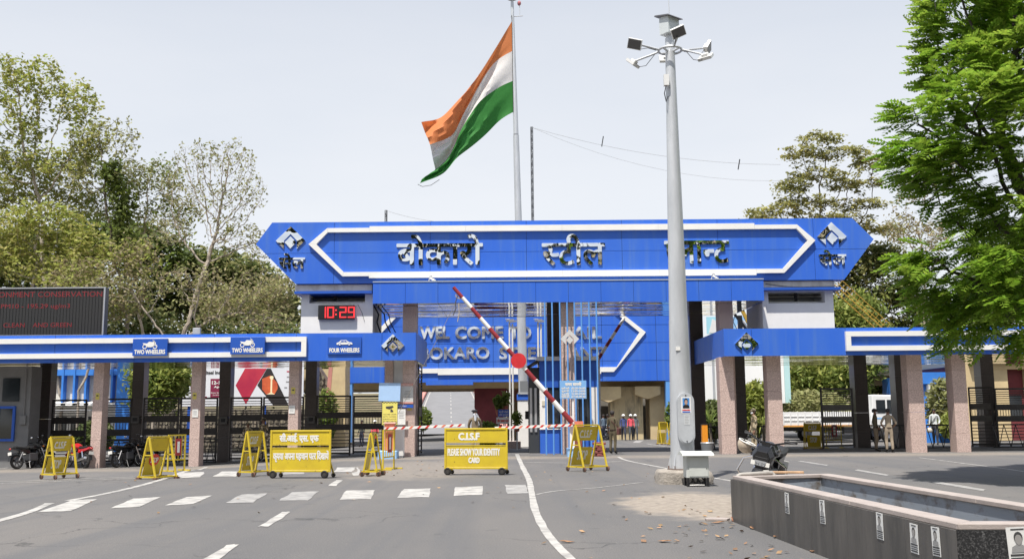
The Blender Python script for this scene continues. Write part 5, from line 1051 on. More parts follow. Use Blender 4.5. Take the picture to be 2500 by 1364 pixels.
# posters on the planter side
def side_poster(f, lab, w_=.155, h_=.30, zc=.34, tilt=0.0, face='side'):
    if face == 'side':
        p = lerp2(A, B, f); t = T('poster', lab, 'poster', (p[0] - .004, p[1], zc - h_ / 2), math.atan2(B[1] - A[1], B[0] - A[0]), 'portrait posters on the planter')
    else:
        p = lerp2(B, C, f); t = T('poster', lab, 'poster', (p[0], p[1] - .006, zc - h_ / 2), math.atan2(C[1] - B[1], C[0] - B[0]), 'portrait posters on the planter')
    t.rotation_euler[1] = tilt; MB().box(-w_ / 2, w_ / 2, -.002, .001, 0, h_).build('paper', paper, t); portrait(t, w_ * .86, h_, -.0025, .36, .90, grey_ink, ink, mat('print_skin_grey', (.30, .29, .28), .8))
    MB().box(-w_ * .3, w_ * .3, -.0045, -.0025, h_ * .93, h_ * .96).build('text_line', ink, t)
    for k, (a_, c_) in enumerate(((.27, .32), (.2, .23), (.13, .16), (.05, .095))): MB().box(-w_ * .42, w_ * .42, -.0045, -.0025, h_ * a_, h_ * c_).build('text_line', ink, t)
for px, yt, yb, lab, ti in ((1922, 1203, 1251, 'portrait poster on the planter nearest the grey pipe', .03), (2009, 1221, 1276, 'second portrait poster along the planter from the grey pipe', -.03), (2149, 1252, 1314, 'middle portrait poster on the planter side', .02), (2233, 1279, 1348, 'fourth portrait poster along the planter side from the pipe', .02), (2287, 1287, 1355, 'portrait poster on the planter side next to the speckled granite face', -.03)):
    # where the view ray meets the planter side
    d = ray(px, (yt + yb) / 2); v = Vector((B[0] - A[0], B[1] - A[1])); den = d.x * v.y - d.y * v.x; s = (A[0] * v.y - A[1] * v.x) / den; f = ((d.x * s - A[0]) / v.x) if abs(v.x) > abs(v.y) else ((d.y * s - A[1]) / v.y)
    h_ = (yb - yt) / FPX * s * 1.02; side_poster(f, lab, h_ * .60, h_, CAM_H + d.z * s, ti)
d = ray(2475, 1330); s = 7.9; side_poster(.30, 'large portrait poster on the speckled granite end of the planter', .17, .30, CAM_H + d.z * s + .02, -.05, 'end')
# pipe at the corner, plank and litter
pg = mat('grey_pvc_pipe', (.36, .34, .31), .6, var=.15, vs=8); pp = T('corner_pipe', 'grey plastic pipe climbing the planter corner and running along its edge', 'pipe', (3.17, 14.5, 0))
q0 = G(1797, 1266); e1 = W(1797, 1158, 14.5); e2 = W(1878, 1153, 14.75)
MB().tube([(q0.x - .01, 14.45, 0), (e1.x - .01, 14.45, e1.z - .05), (e1.x + .02, 14.46, e1.z - .01), (e1.x + .06, 14.47, e1.z + .005), (e2.x, 14.6, e2.z + .01), (e2.x + .03, 14.6, e2.z - .02), (e2.x + .03, 14.6, e2.z - .13)], .028, 10).build('pipe_run', pg, pp, world=True, smooth=True)
for z in (.2, .45): MB().torus((q0.x - .01, 14.45, z), .03, .006, 'z', 12, 5).build('pipe_clip', galv, pp, world=True)
MB().cyl((e2.x - .13, 14.58, e2.z + .011), (e2.x - .05, 14.59, e2.z + .011), .036, n=10).build('pipe_coupling', pg, pp, world=True)
p = W(1918, 1157, 14.9); MB().obox((p.x - .22, 14.86, PH + .075), (p.x + .24, 14.8, PH + .075), .09, .03).build('wood_plank', mat('raw_wood', (.52, .33, .19), .8, var=.2, vs=12), None, bevel=.004, label='short bare wood plank lying on the planter coping', cat='plank')
def crumple(name, lab, cat, c, r, m, seed, sq=(1, 1, .6)):
    rn = random.Random(seed); b = MB().ball((0, 0, 0), r, r, r, 12, 8); b.v = [tuple(Vector((v[0] * sq[0], v[1] * sq[1], v[2] * sq[2])) * rn.uniform(.68, 1.25)) for v in b.v]; o = b.build(name, m, None, label=lab, cat=cat); o.location = c; return o
wp = mat('white_plastic', (.82, .83, .85), .4); 
for px, py, r, lab in ((1968, 1187, .10, 'crumpled white plastic bag near the far end inside the planter'), (1996, 1196, .07, 'small white plastic scrap inside the planter beside the bag'), (2140, 1222, .06, 'white plastic scrap half way along the planter'), (2395, 1266, .06, 'white paper scrap at the near end inside the planter')):
    q = ray(px, py); s = (.42 - CAM_H) / q.z; crumple('plastic_scrap', lab, 'litter', (min(max(q.x * s, 3.55), 4.5), q.y * s, .42 - .12), r, wp, px)
# the scraps sit on a bed of dry leaves and dirt in the trough
b = MB(); rn = random.Random(8)
xs = np.linspace(0, 1, 7); ys_ = np.linspace(0, 1, 26)
vs = [(*lerp2(lerp2(I2[0], I2[3], x), lerp2(I2[1], I2[2], x), y), .24 + rn.uniform(-.04, .05)) for y in ys_ for x in xs]
b.add(vs, [(j * 7 + i, j * 7 + i + 1, (j + 1) * 7 + i + 1, (j + 1) * 7 + i) for j in range(25) for i in range(6)]); b.build('trough_debris', mat('leaf_litter', (.13, .10, .07), .95, col2=(.06, .05, .04), vs=5), pt, world=True, smooth=True)
# hydrant-like blob and slab scraps near the pipe
p = G(1812, 1272); crumple('clay_lump', 'broken brown clay pot lump at the foot of the planter corner', 'clay lump', (p.x, p.y, .05), .11, mat('brown_clay', (.30, .13, .07), .85, var=.25, vs=14), 3, (1.3, .9, .75))
p = G(1830, 1279); crumple('clay_lump', 'smaller brown clay shard leaning on the clay lump', 'clay lump', (p.x, p.y, .04), .07, mat('brown_clay', (.30, .13, .07), .85), 6, (1.4, .8, .8))
p = G(1750, 1269); MB().vprism([(-.17, -.1), (.12, -.14), (.2, .02), (.03, .13), (-.16, .08)], 0, .03).build('stone_slab_scrap', cop, None, label='flat broken stone scrap lying on the dusty ground', cat='stone', bevel=.004).location = (p.x, p.y, 0.002)
# ================================================================== yellow barricades
def caster(parent, x, y, r, axis, m=brown_wheel, nm='wheel'):
    o = MB().torus((x, y, r), r * .66, r * .36, axis, 16, 8).build(nm, m, parent, smooth=True)
    d = .035; q = ((x - d, y, r), (x + d, y, r)) if axis == 'x' else ((x, y - d, r), (x, y + d, r)); MB().cyl(q[0], q[1], r * .42, n=10).build('hub', mat('wheel_hub', (.05, .045, .04), .6), o); return o
def panel_barricade(lab, px0, px1, py_top, py_base, lines):
    a = G(px0, py_base); c = G(px1, py_base); loc = (a + c) / 2; w_ = (c - a).length; rz = math.atan2(c.y - a.y, c.x - a.x); h_ = W((px0 + px1) / 2, py_top, loc.y).z - loc.z
    t = T('barricade', lab, 'barricade', loc, rz, 'yellow barricades'); hw = w_ / 2; s = .05; z0 = .16
    for x in (-hw + s / 2, hw - s / 2): MB().cbox((x, 0, (z0 + h_) / 2), (s, s, h_ - z0)).build('side_tube', yellow, t, bevel=.006)
    MB().cbox((0, 0, h_ - s / 2), (w_ - 2 * s - .004, s, s)).build('top_tube', yellow, t, bevel=.006); MB().cbox((0, 0, z0 + s / 2), (w_ - 2 * s - .004, s, s)).build('bottom_tube', yellow, t, bevel=.006)
    zu = h_ * .70; zl = h_ * .62; b0 = z0 + s + .004
    pu = MB().cbox((0, 0, (zu + h_ - s) / 2), (w_ - 2 * s - .004, .012, h_ - s - zu - .004)).build('upper_panel', yellow, t); pl_ = MB().cbox((0, 0, (b0 + zl) / 2), (w_ - 2 * s - .004, .012, zl - b0)).build('lower_panel', yellow, t)
    MB().cbox((0, .0, zl + .012), (w_ - 2 * s - .004, .03, .02)).build('mid_rail', yellow, t); MB().cbox((0, 0, zu - .012), (w_ - 2 * s - .004, .03, .02)).build('mid_rail', yellow, t)
    for x in (-hw + .09, hw - .16):
        caster(t, x, -.0, .105, 'x' if False else 'y', rubber); MB().cbox((x, .05, .14), (.05, .03, .12)).build('caster_fork', yellow, t)
    for x in (-hw + .1, hw - .1): MB().obox((x, .02, h_ * .55), (x, .55, .1), .035, .035).build('back_stay', yellow, t); caster(t, x, .55, .06, 'y', rubber, 'rear_wheel')
    for tok, x0, x1, f0, f1, up, bd in lines:
        lo, hi = (zu, h_ - s) if up else (b0, zl); lettering('lettering', tok, letter_white, t, -hw + w_ * x0, -hw + w_ * x1, lo + (hi - lo) * f0, lo + (hi - lo) * f1, -.0095, bold=bd, world=False)
    return t
panel_barricade('wide yellow barricade painted with Hindi words', 658, 807, 1049, 1167, [(['स', 'ी', '.', 'आ', 'ई', '.', ' ', 'ए', 'स', '.', ' ', 'ए', 'फ'], .15, .80, .10, .92, 1, .011), (['क', 'ृ', 'प', 'य', 'ा', ' ', 'अ', 'प', 'न', 'ा', ' ', 'प', 'ह', 'च', 'ा', 'न', ' ', 'प', ('half', 'त', .72), 'र', ' ', 'ि', 'द', 'ख', 'ा', 'य', 'े', 'ं'], .05, .97, .36, .90, 0, .008)])
panel_barricade('wide yellow barricade asking in English for an identity card', 1085, 1240, 1044, 1159, [('C.I.S.F', .22, .56, .14, .78, 1, .014), ('PLEASE SHOW YOUR IDENTITY', .05, .88, .53, .88, 0, .008), ('CARD', .38, .56, .18, .46, 0, .010)])
def a_frame(lab, px0, px1, py_top, py_base, rot, words=None, disc=False, wheels=True, wd=None, dp=.62, group='yellow barricades', Y=None, front=True):
    a = G((px0 + px1) / 2, py_base) if Y is None else Vector((W((px0 + px1) / 2, py_base, Y).x, Y, 0)); h_ = W((px0 + px1) / 2, py_top, a.y).z - a.z; t = T('barricade', lab, 'barricade', a, R(rot), group)
    w_ = wd or (px1 - px0) / FPX * a.y * .82; hw = w_ / 2; s = .04; d = dp / 2; zb = .13 if wheels else .06
    for sx in (-1, 1):
        for sy in (-1, 1): MB().obox((sx * hw, sy * d, zb), (sx * hw, sy * .02, h_ - .02), s, s, (1, 0, 0)).build('leg', yellow, t)
        MB().obox((sx * hw, -d - .06, zb), (sx * hw, d + .06, zb), s, s).build('foot_bar', yellow, t); MB().obox((sx * hw, -d * .42, h_ * .57), (sx * hw, d * .42, h_ * .57), s * .8, s * .8).build('cross_bar', yellow, t)
    MB().obox((-hw, 0, h_), (hw, 0, h_), s * 1.1, s * 1.1).build('top_bar', yellow, t)
    for sy in (-1, 1): MB().obox((-hw, sy * d, zb + .0), (hw, sy * d, zb + .0), s * .8, s * .8).build('base_rail', yellow, t)
    def pan(z0, z1, nm, x=.94):      # sheet on the far pair of legs, so its underside faces the road
        y0 = d * (1 - (z0 - zb) / (h_ - zb)); y1 = d * (1 - (z1 - zb) / (h_ - zb)); MB().xprism([(y0 - .006, z0), (y0 + .006, z0), (y1 + .006, z1), (y1 - .006, z1)], -hw * x, hw * x).build(nm, yellow, t); return y0, y1
    y0, y1 = pan(h_ * .66, h_ * .97, 'upper_sheet'); v0, v1 = pan(zb + .03, h_ * .52, 'lower_sheet', .80)
    if words:
        for (s_, z0, z1, fx, u0, u1) in ((words[0], h_ * .72, h_ * .90, .52, .2, .74), (words[1], h_ * .24, h_ * .46, .44, .45, .80)):
            o = lettering('lettering', s_, letter_white, t, -hw * fx, hw * fx, 0, z1 - z0, 0, bold=.009, world=False); sl = math.atan2(d, h_ - zb); yy = d * (1 - (z0 - zb) / (h_ - zb)); o.rotation_euler = (sl, 0, 0); o.location = (0, yy - .012, z0)
    if disc:
        o = MB().cyl((0, -.006, 0), (0, 0, 0), hw * .48, n=20).build('red_disc', red_br, t); sl = math.atan2(d, h_ - zb); o.rotation_euler = (sl, 0, 0); o.location = (0, d * (1 - (h_ * .45 - zb) / (h_ - zb)) - .012, h_ * .45)
        o2 = lettering('lettering', 'STOP', letter_white, o, -hw * .36, hw * .36, -.07, .07, -.009, bold=.005, world=False)
    for sx in (-1, 1):
        for sy in (-1, 1):
            if wheels: caster(t, sx * hw, sy * (d + .04), .07, 'x')
            else: MB().cbox((sx * hw, sy * (d + .02), .025), (.1, .12, .05)).build('rubber_foot', brown_wheel, t)
    return t
a_frame('yellow stop barricade in front of the red motorcycle', 102, 188, 1066, 1168, 60, ('C.I.S.F', 'STOP'), wd=.66, dp=.50)
a_frame('yellow trestle barricade with a round red stop disc', 338, 432, 1066, 1168, 60, None, True, False, wd=.68, dp=.60)
a_frame('yellow stop barricade standing before the two soldiers', 584, 655, 1053, 1162, 62, ('C.I.S.F', 'STOP'), wd=.60, dp=.44)
a_frame('narrow yellow trestle seen end on between the two wide barricades', 888, 932, 1057, 1161, 86, None, wd=.62, dp=.36)
a_frame('yellow stop barricade on brown wheels beside the booth', 1384, 1486, 1037, 1149, 36, ('C.I.S.F', 'STOP'), wd=.86, dp=.66)
a_frame('distant yellow trestle beyond the gate, nearer the helmeted men', 1606, 1634, 1030, 1085, 20, Y=55, wheels=False, wd=.5, dp=.5); a_frame('distant yellow trestle beyond the gate, half behind the lamp mast', 1634, 1662, 1031, 1087, 20, Y=53.5, wheels=False, wd=.5, dp=.5)
a_frame('yellow stop barricade in front of the truck wheel', 1962, 2010, 1031, 1097, -24, ('C.I.S.F', 'STOP'), Y=45.5, wheels=False, wd=.72, dp=.7)
def grille(lab, px0, px1, py_top, py_base, rot, Y=None, n=5, w_=.62):
    a = G((px0 + px1) / 2, py_base) if Y is None else Vector((W((px0 + px1) / 2, py_base, Y).x, Y, 0)); h_ = W((px0 + px1) / 2, py_top, a.y).z - a.z
    t = T('grille_barricade', lab, 'barricade', a, R(rot), 'yellow grille barricades'); hw = w_ / 2; s = .04
    for x in (-hw, hw): MB().cbox((x, 0, h_ / 2), (s, s, h_)).build('side_tube', yellow, t); MB().cbox((x, 0, .03), (s, .55, s)).build('foot_bar', yellow, t)
    for z in (h_ - .02, h_ * .32): MB().cbox((0, 0, z), (w_ - s - .004, s * .9, s)).build('rail', yellow, t)
    br = None
    for k in range(n):
        x = -hw + w_ * (k + 1) / (n + 1)
        if br is None: br = MB().cyl((0, 0, h_ * .34), (0, 0, h_ - .04), .012, n=6).build('upright_bar', yellow, t); br.location = (x, 0, 0)
        else: put(br, t, (x, 0, 0))
    MB().cbox((.04, -.02, h_ * .66), (w_ * .36, .01, h_ * .46)).build('red_plate', red, t); MB().cbox((.04, -.027, h_ * .66), (w_ * .14, .003, h_ * .30)).build('plate_mark', letter_white, t)
grille('yellow grille barricade with red plate behind the disc trestle', 415, 444, 1060, 1150, 58, n=4, w_=.62); grille('yellow grille barricade seen edge on beside the pale blue footing', 935, 962, 1048, 1146, 76, n=4, w_=.9)
grille('yellow grille barricade with red plate beside the truck', 2018, 2056, 1029, 1097, 4, 46.2, 6, .72)
# stack of red rubber blocks and the little bin by the orange post
t = T('rubber_block_stack', 'small stack of red rubber blocks behind the wheeled stop barricade', 'block stack', (W(1463, 1110, 38.9).x, 38.9, 0))
for k in range(5): MB().box(-.18, .18, -.25, .25, .11 * k, .11 * k + .10).xf(Matrix.Rotation(R((-1) ** k * 9 + 12), 4, 'Z')).build('rubber_block', mat('red_rubber', (.24, .07, .06), .8, var=.2, vs=8), t, bevel=.02)
t = T('orange_post', 'orange barrier post in the shade behind the lamp mast', 'post', (W(1722, 1080, 43).x, 43, 0)); box('post_body', mat('signal_orange', (.80, .30, .02), .5), (-.12, .12, 0, .25, 0, 1.15), t); box('post_cap', dark, (-.13, .13, -.01, .26, 1.152, 1.2), t)
t = T('dust_bin', 'small grey bin beside the orange post', 'bin', (W(1727, 1098, 41).x, 41, 0)); MB().tube([(0, 0, 0), (0, 0, .42)], [.22, .27], 14).build('bin_body', mat('grey_bin', (.18, .19, .20), .6), t, smooth=True); MB().torus((0, 0, .43), .26, .02, 'z', 16, 6).build('bin_rim', galv, t)
# ================================================================== people
skin_m = mat('brown_skin', (.20, .105, .065), .6); hair_m = mat('black_hair', (.012, .01, .01), .6); shoe_m = mat('dark_shoe', (.02, .018, .016), .5)
def camo():
    m = bpy.data.materials.new('camouflage_cloth'); m.use_nodes = True; N = m.node_tree.nodes; L = m.node_tree.links; b = N['Principled BSDF']; b.inputs['Roughness'].default_value = .85
    g = N.new('ShaderNodeTexCoord'); n = N.new('ShaderNodeTexNoise'); n.inputs['Scale'].default_value = 7.5; n.inputs['Detail'].default_value = 2; L.new(g.outputs['Object'], n.inputs['Vector'])
    r = N.new('ShaderNodeValToRGB'); r.color_ramp.interpolation = 'CONSTANT'; e = r.color_ramp.elements; e[0].position = 0; e[0].color = (.06, .055, .035, 1); e[1].position = .42; e[1].color = (.25, .19, .11, 1)
    for p, c in ((.5, (.50, .42, .29)), (.6, (.14, .13, .07))): q = e.new(p); q.color = (*c, 1)
    L.new(n.outputs['Fac'], r.inputs[0]); L.new(r.outputs[0], b.inputs['Base Color']); MATS['camo'] = m; return m
camo_m = camo()
khaki = mat('khaki_cloth', (.20, .155, .105), .85, var=.1, vs=6); khaki2 = mat('tan_khaki_cloth', (.33, .27, .20), .85, var=.1, vs=6); olive = mat('olive_khaki_cloth', (.105, .085, .05), .85, var=.12, vs=6)
def person(label, loc, rz, h, shirt, trousers, pose='stand', head=None, extras=(), group=None, skin=None, arms=None, step=0.0, turn=0.0):
    skin = skin or skin_m; t = T('person', label, 'person', loc, rz, group); k = h / 1.75
    A = arms or {'l': ((.215, .02, 1.17), (.225, -.07, .93)), 'r': ((-.215, .02, 1.17), (-.225, -.07, .93))}
    J = [('pel', (0, 0, .95), .125, .10), ('wai', (0, 0, 1.08), .125, .095), ('che', (0, .005, 1.28), .150, .105), ('nkb', (0, .005, 1.45), .085, .075), ('nck', (0, -.005, 1.53), .052, .055), ('hd1', (0, -.022, 1.60), .066, .078), ('hd2', (0, -.012, 1.685), .070, .084), ('hd3', (0, .0, 1.735), .046, .055)]
    E = [(0, 1), (1, 2), (2, 3), (3, 4), (4, 5), (5, 6), (6, 7)]; idx = {j[0]: i for i, j in enumerate(J)}
    def add(nm, p, rx, ry, par): J.append((nm, p, rx, ry)); idx[nm] = len(J) - 1; E.append((idx[par], idx[nm]))
    for s, sg in (('l', 1), ('r', -1)):
        el, wr = A[s]; add('sh' + s, (sg * .165, .01, 1.415), .066, .064, 'nkb'); add('el' + s, el, .047, .047, 'sh' + s); m_ = tuple((el[i] * .35 + wr[i] * .65) for i in range(3)); add('fa' + s, m_, .037, .037, 'el' + s); add('wr' + s, wr, .027, .03, 'fa' + s)
        f = step * sg; add('hp' + s, (sg * .085, -.03 * f, .88), .098, .098, 'pel'); add('kn' + s, (sg * .098, -.02 - .24 * f, .50), .068, .070, 'hp' + s); add('ca' + s, (sg * .1, .015 - .26 * f + (.10 * max(0, -f)), .30), .058, .062, 'kn' + s); add('an' + s, (sg * .102, .02 - .30 * f + (.16 * max(0, -f)), .09), .046, .05, 'ca' + s); add('to' + s, (sg * .115, -.14 - .30 * f + (.16 * max(0, -f)), .045), .042, .04, 'an' + s)
    me = bpy.data.meshes.new('body'); me.from_pydata([tuple(c * k for c in j[1]) for j in J], E, []); o = bpy.data.objects.new('body', me); COL.objects.link(o)
    md = o.modifiers.new('s', 'SKIN'); md.use_smooth_shade = True
    for i, j in enumerate(J): me.skin_vertices[0].data[i].radius = (j[2] * k, j[3] * k); me.skin_vertices[0].data[i].use_root = (i == 0)
    sb_ = o.modifiers.new('d', 'SUBSURF'); sb_.levels = 1; sb_.render_levels = 1
    dg = bpy.context.evaluated_depsgraph_get(); dg.update(); m2 = bpy.data.meshes.new_from_object(o.evaluated_get(dg)); bpy.data.objects.remove(o)
    b = MB(); b.v = [tuple(v.co) for v in m2.vertices]; b.f = [tuple(p.vertices) for p in m2.polygons]
    sleeve = 1.13 if pose == 'short' else .0
    for f in b.f:
        c = sum((Vector(b.v[i]) for i in f), Vector()) / len(f) / k; bestd, bn = 9, None
        for (i, j) in E:
            p, q = Vector(J[i][1]), Vector(J[j][1]); d = q - p; u = max(0, min(1, (c - p).dot(d) / d.length_squared)); dd = (c - p - d * u).length - J[i][2] * .5
            if dd < bestd: bestd, bn, bu = dd, (J[i][0], J[j][0]), u
        n_ = bn[1]
        if n_ in ('hd1', 'hd2', 'hd3') or (n_ == 'nck' and bu > .5): mi = 2
        elif n_[:2] == 'to' or (n_[:2] == 'an' and bu > .85): mi = 3
        elif n_[:2] in ('hp', 'kn', 'ca', 'an') or c.z < .93 and abs(c.x) < .16: mi = 1
        elif n_[:2] == 'wr' and bu > .75: mi = 2
        elif pose == 'short' and n_[:2] in ('fa', 'wr'): mi = 2
        else: mi = 0
        b.mi.append(mi)
    bpy.data.meshes.remove(m2)
    b.k = 2
    for s, sg in (('l', 1), ('r', -1)):       # hands: palm, four fingers, thumb
        el, wr = [Vector(q) * k for q in A[s]]; d = (wr - el).normalized(); sd = Vector((0, -1, 0)); sd = (sd - d * sd.dot(d)); sd = sd.normalized() if sd.length > .1 else Vector((1, 0, 0)); nr = d.cross(sd)
        pe = wr + d * .085 * k; b.tube([wr - d * .01 * k, wr + d * .03 * k, pe], [.026 * k, .036 * k, .033 * k], 8)
        for q, ln in ((-.027, .062), (-.009, .075), (.009, .078), (.026, .068)): r0 = pe - d * .01 * k - sd * q * k; b.tube([r0, r0 + d * ln * .55 * k, r0 + d * ln * .9 * k - nr * sg * .018 * k], [.0095 * k, .009 * k, .007 * k], 6)
        th = wr + d * .03 * k + sd * .028 * k; b.tube([th, th + d * .03 * k + sd * .02 * k, th + d * .055 * k + sd * .022 * k], [.011 * k, .010 * k, .008 * k], 6)
    hz_ = 1.635
    b.tube([(0, -.085 * k, (hz_ + .02) * k), (0, -.118 * k, (hz_ - .028) * k), (0, -.09 * k, (hz_ - .035) * k)], [.010 * k, .016 * k, .012 * k], 6)
    for sg in (-1, 1): b.ball((sg * .074 * k, .01 * k, (hz_ + .0) * k), .010 * k, .020 * k, .030 * k, 6, 5)
    b.k = 4
    for sg in (-1, 1): b.ball((sg * .030 * k, -.088 * k, (hz_ + .022) * k), .013 * k, .010 * k, .008 * k, 6, 4)
    b.tube([(-.022 * k, -.093 * k, (hz_ - .062) * k), (0, -.099 * k, (hz_ - .062) * k), (.022 * k, -.093 * k, (hz_ - .062) * k)], .006 * k, 5)
    bo_ = b.build('body', [shirt, trousers, skin, shoe_m, dark], t, smooth=True)
    hm = hair_m
    ht = Vector((0, .004, 1.672)) * k
    if head not in ('beret', 'helmet', 'cap', 'camo_cap'): MB().ball(ht, .085 * k, .098 * k, .092 * k, 12, 6, 0, .55).build('hair', hm, t, smooth=True)
    else: MB().ball(ht + Vector((0, .02, -.02)) * k, .083 * k, .088 * k, .075 * k, 12, 6, .2, .72).build('hair', hm, t, smooth=True)
    if head == 'beret': o = MB().ball(ht + Vector((-.018, .0, .045)) * k, .112 * k, .122 * k, .05 * k, 14, 6); o.build('beret', mat('navy_beret', (.02, .018, .025), .8), t, smooth=True); MB().torus(ht + Vector((0, 0, .022)) * k, .083 * k, .014 * k, 'z', 16, 6).build('beret_band', mat('beret_band', (.10, .03, .03), .8), t)
    if head == 'helmet': MB().ball(ht + Vector((0, 0, .01)) * k, .118 * k, .132 * k, .115 * k, 14, 6, 0, .52).build('hard_hat', mat('white_hat', (.82, .82, .80), .4), t, smooth=True); MB().vprism([(x * k, (y - .01) * k) for x, y in [(.13 * math.cos(a), .15 * math.sin(a) - .02) for a in np.linspace(0, 2 * math.pi, 16, endpoint=False)]], (1.672) * k, (1.682) * k).build('hat_brim', mat('white_hat', (.82, .82, .80), .4), t)
    if head in ('cap', 'camo_cap'):
        cm = camo_m if head == 'camo_cap' else mat('dark_cap_cloth', (.035, .03, .03), .8); MB().ball(ht + Vector((0, 0, .015)) * k, .095 * k, .106 * k, .085 * k, 12, 5, 0, .5).build('cap', cm, t, smooth=True); MB().vprism([(x * k, y * k) for x, y in ((-.075, -.06), (-.055, -.15), (0, -.17), (.055, -.15), (.075, -.06))], 1.672 * k, 1.682 * k).build('cap_peak', cm, t)
    for e in extras:
        if e == 'mask': MB().ball((0, -.052 * k, 1.60 * k), .064 * k, .064 * k, .05 * k, 10, 6).build('face_mask', mat('white_mask', (.80, .81, .82), .7), t, smooth=True)
        if e == 'scarf': MB().ball((0, -.03 * k, 1.585 * k), .084 * k, .088 * k, .075 * k, 12, 6).build('face_scarf', mat('grey_scarf', (.48, .50, .54), .8, var=.1, vs=20), t, smooth=True); MB().add([(-.05 * k, -.10 * k, 1.58 * k), (.05 * k, -.10 * k, 1.58 * k), (.035 * k, -.135 * k, 1.40 * k), (0, -.14 * k, 1.36 * k), (-.035 * k, -.135 * k, 1.40 * k), (0, -.125 * k, 1.58 * k)], [(0, 5, 3, 4), (5, 1, 2, 3)]).build('scarf_tail', mat('grey_scarf', (.48, .50, .54), .8), t)
        if e == 'belt': MB().loft([[(.142 * k * math.cos(a), .115 * k * math.sin(a), z * k) for a in np.linspace(0, 2 * math.pi, 16, endpoint=False)] for z in (.965, 1.005)]).build('belt', mat('dark_belt', (.035, .02, .015), .5), t, smooth=True)
        if e == 'bag': MB().box(-.33 * k, -.22 * k, -.12 * k, .12 * k, .78 * k, 1.05 * k).build('shoulder_bag', mat('maroon_bag', (.10, .035, .03), .6), t, bevel=.02); MB().tube([(-.27 * k, 0, 1.05 * k), (-.1 * k, -.10 * k, 1.32 * k), (.08 * k, -.04 * k, 1.47 * k), (0, .11 * k, 1.34 * k), (-.27 * k, .05 * k, 1.05 * k)], .012, 5).build('bag_strap', mat('maroon_bag', (.10, .035, .03), .6), t)
        if e == 'sling': MB().tube([(.13 * k, -.02 * k, 1.47 * k), (.02 * k, -.135 * k, 1.28 * k), (-.15 * k, -.09 * k, 1.02 * k)], .016, 5).build('bag_strap', black, t); MB().box(-.22 * k, -.14 * k, -.10 * k, .05 * k, .92 * k, 1.06 * k).build('sling_bag', black, t, bevel=.015)
        if e == 'rolled': pass
    return t
def on(px, py, Y=None):
    if Y is None: return G(px, py)
    p = W(px, py, Y); return Vector((p.x, Y, gz(p.x, Y)))
ab_ = {'l': ((.23, .10, 1.17), (.10, .13, .97)), 'r': ((-.23, .10, 1.17), (-.10, .13, .97))}      # hands behind the back
fo_ = {'l': ((.21, -.02, 1.16), (.05, -.16, 1.06)), 'r': ((-.21, -.02, 1.16), (-.05, -.17, 1.03))}  # hands in front
hp_ = {'l': ((.31, .05, 1.16), (.17, -.08, 1.0)), 'r': ((-.31, .05, 1.16), (-.17, -.08, 1.0))}      # hands on hips
person('guard in brown uniform with dark beret and grey face scarf behind the barricade', on(1160, 1100, 36), R(6), 1.80, khaki, khaki2, 'full', 'beret', ('scarf', 'belt'), arms=ab_)
person('guard in olive brown uniform with a dark cap and maroon shoulder bag', on(1497, 1108), R(150), 1.76, olive, olive, 'short', 'cap', ('bag', 'belt'))
for px, sh, tr, lab, st in ((1523, mat('dark_blue_shirt', (.055, .075, .20), .8), mat('navy_trousers', (.03, .035, .06), .8), 'helmeted man in a dark blue shirt walking towards the gate', .8), (1541, mat('coral_shirt', (.75, .10, .13), .8), mat('grey_jeans', (.06, .07, .085), .8), 'helmeted man in a bright red shirt walking between two others', -.8), (1552, mat('grey_shirt', (.14, .155, .17), .8), mat('grey_jeans', (.06, .07, .085), .8), 'helmeted man in a grey shirt walking beside the red shirt', .7)):
    person(lab, on(px, 1068, 64.6 + (px - 1520) * .03), R(-4), 1.66, sh, tr, 'full', 'helmet', step=st, group='men in white hard hats')
person('soldier in camouflage with cap and white mask facing left', on(1843, 1105, 38.6), R(-82), 1.78, camo_m, camo_m, 'full', 'camo_cap', ('mask',))
person('policeman in dark khaki with a pale mask standing in the canopy shade', on(2141, 1105, 41.4), R(80), 1.76, olive, khaki, 'full', 'cap', ('mask', 'belt'), arms=hp_)
person('policeman in light khaki seen from behind with hands on hips', on(2173, 1106, 40.6), R(176), 1.76, khaki2, khaki2, 'short', 'cap', ('belt',), arms=hp_, step=.12)
wm = person('man in a white shirt with a sling bag walking left of the pillar', on(2286, 1098, 50.2), R(-28), 1.80, mat('white_shirt', (.66, .70, .70), .8), mat('charcoal_trousers', (.05, .05, .06), .8), 'full', None, ('sling', 'belt'), arms={'l': ((.24, .02, 1.16), (.20, -.16, 1.02)), 'r': ((-.22, .0, 1.15), (-.24, -.04, .90))}, step=.7)
p = wm.location; MB().ball((0, 0, 0), .14, .14, .15, 12, 7, 0, .75).build('crash_helmet', mat('cream_helmet', (.66, .60, .50), .5), None, smooth=True, label='cream crash helmet hanging from the walking man\'s hand', cat='helmet').location = (p.x - .33, p.y - .12, .72)
person('soldier in camouflage with folded hands beside the third dark pillar', on(603, 1120, 42.2), R(20), 1.68, camo_m, camo_m, 'full', 'camo_cap', arms=fo_); person('taller soldier in camouflage behind the yellow stop barricade', on(641, 1120, 42.0), R(-25), 1.82, camo_m, camo_m, 'full', 'camo_cap', arms=ab_)
person('man in a pale blue shirt beside parked motorcycles under the flyover', on(1474, 1064, 65.8), R(30), 1.68, mat('steel_blue_shirt', (.13, .18, .24), .8), mat('navy_trousers', (.03, .035, .06), .8), 'full', 'cap'); person('man in dark clothes beside the blue shirt under the flyover', on(1484, 1064, 66.2), R(-40), 1.70, mat('dark_shirt', (.05, .055, .05), .8), mat('blue_jeans', (.12, .17, .24), .8), 'full', 'cap')
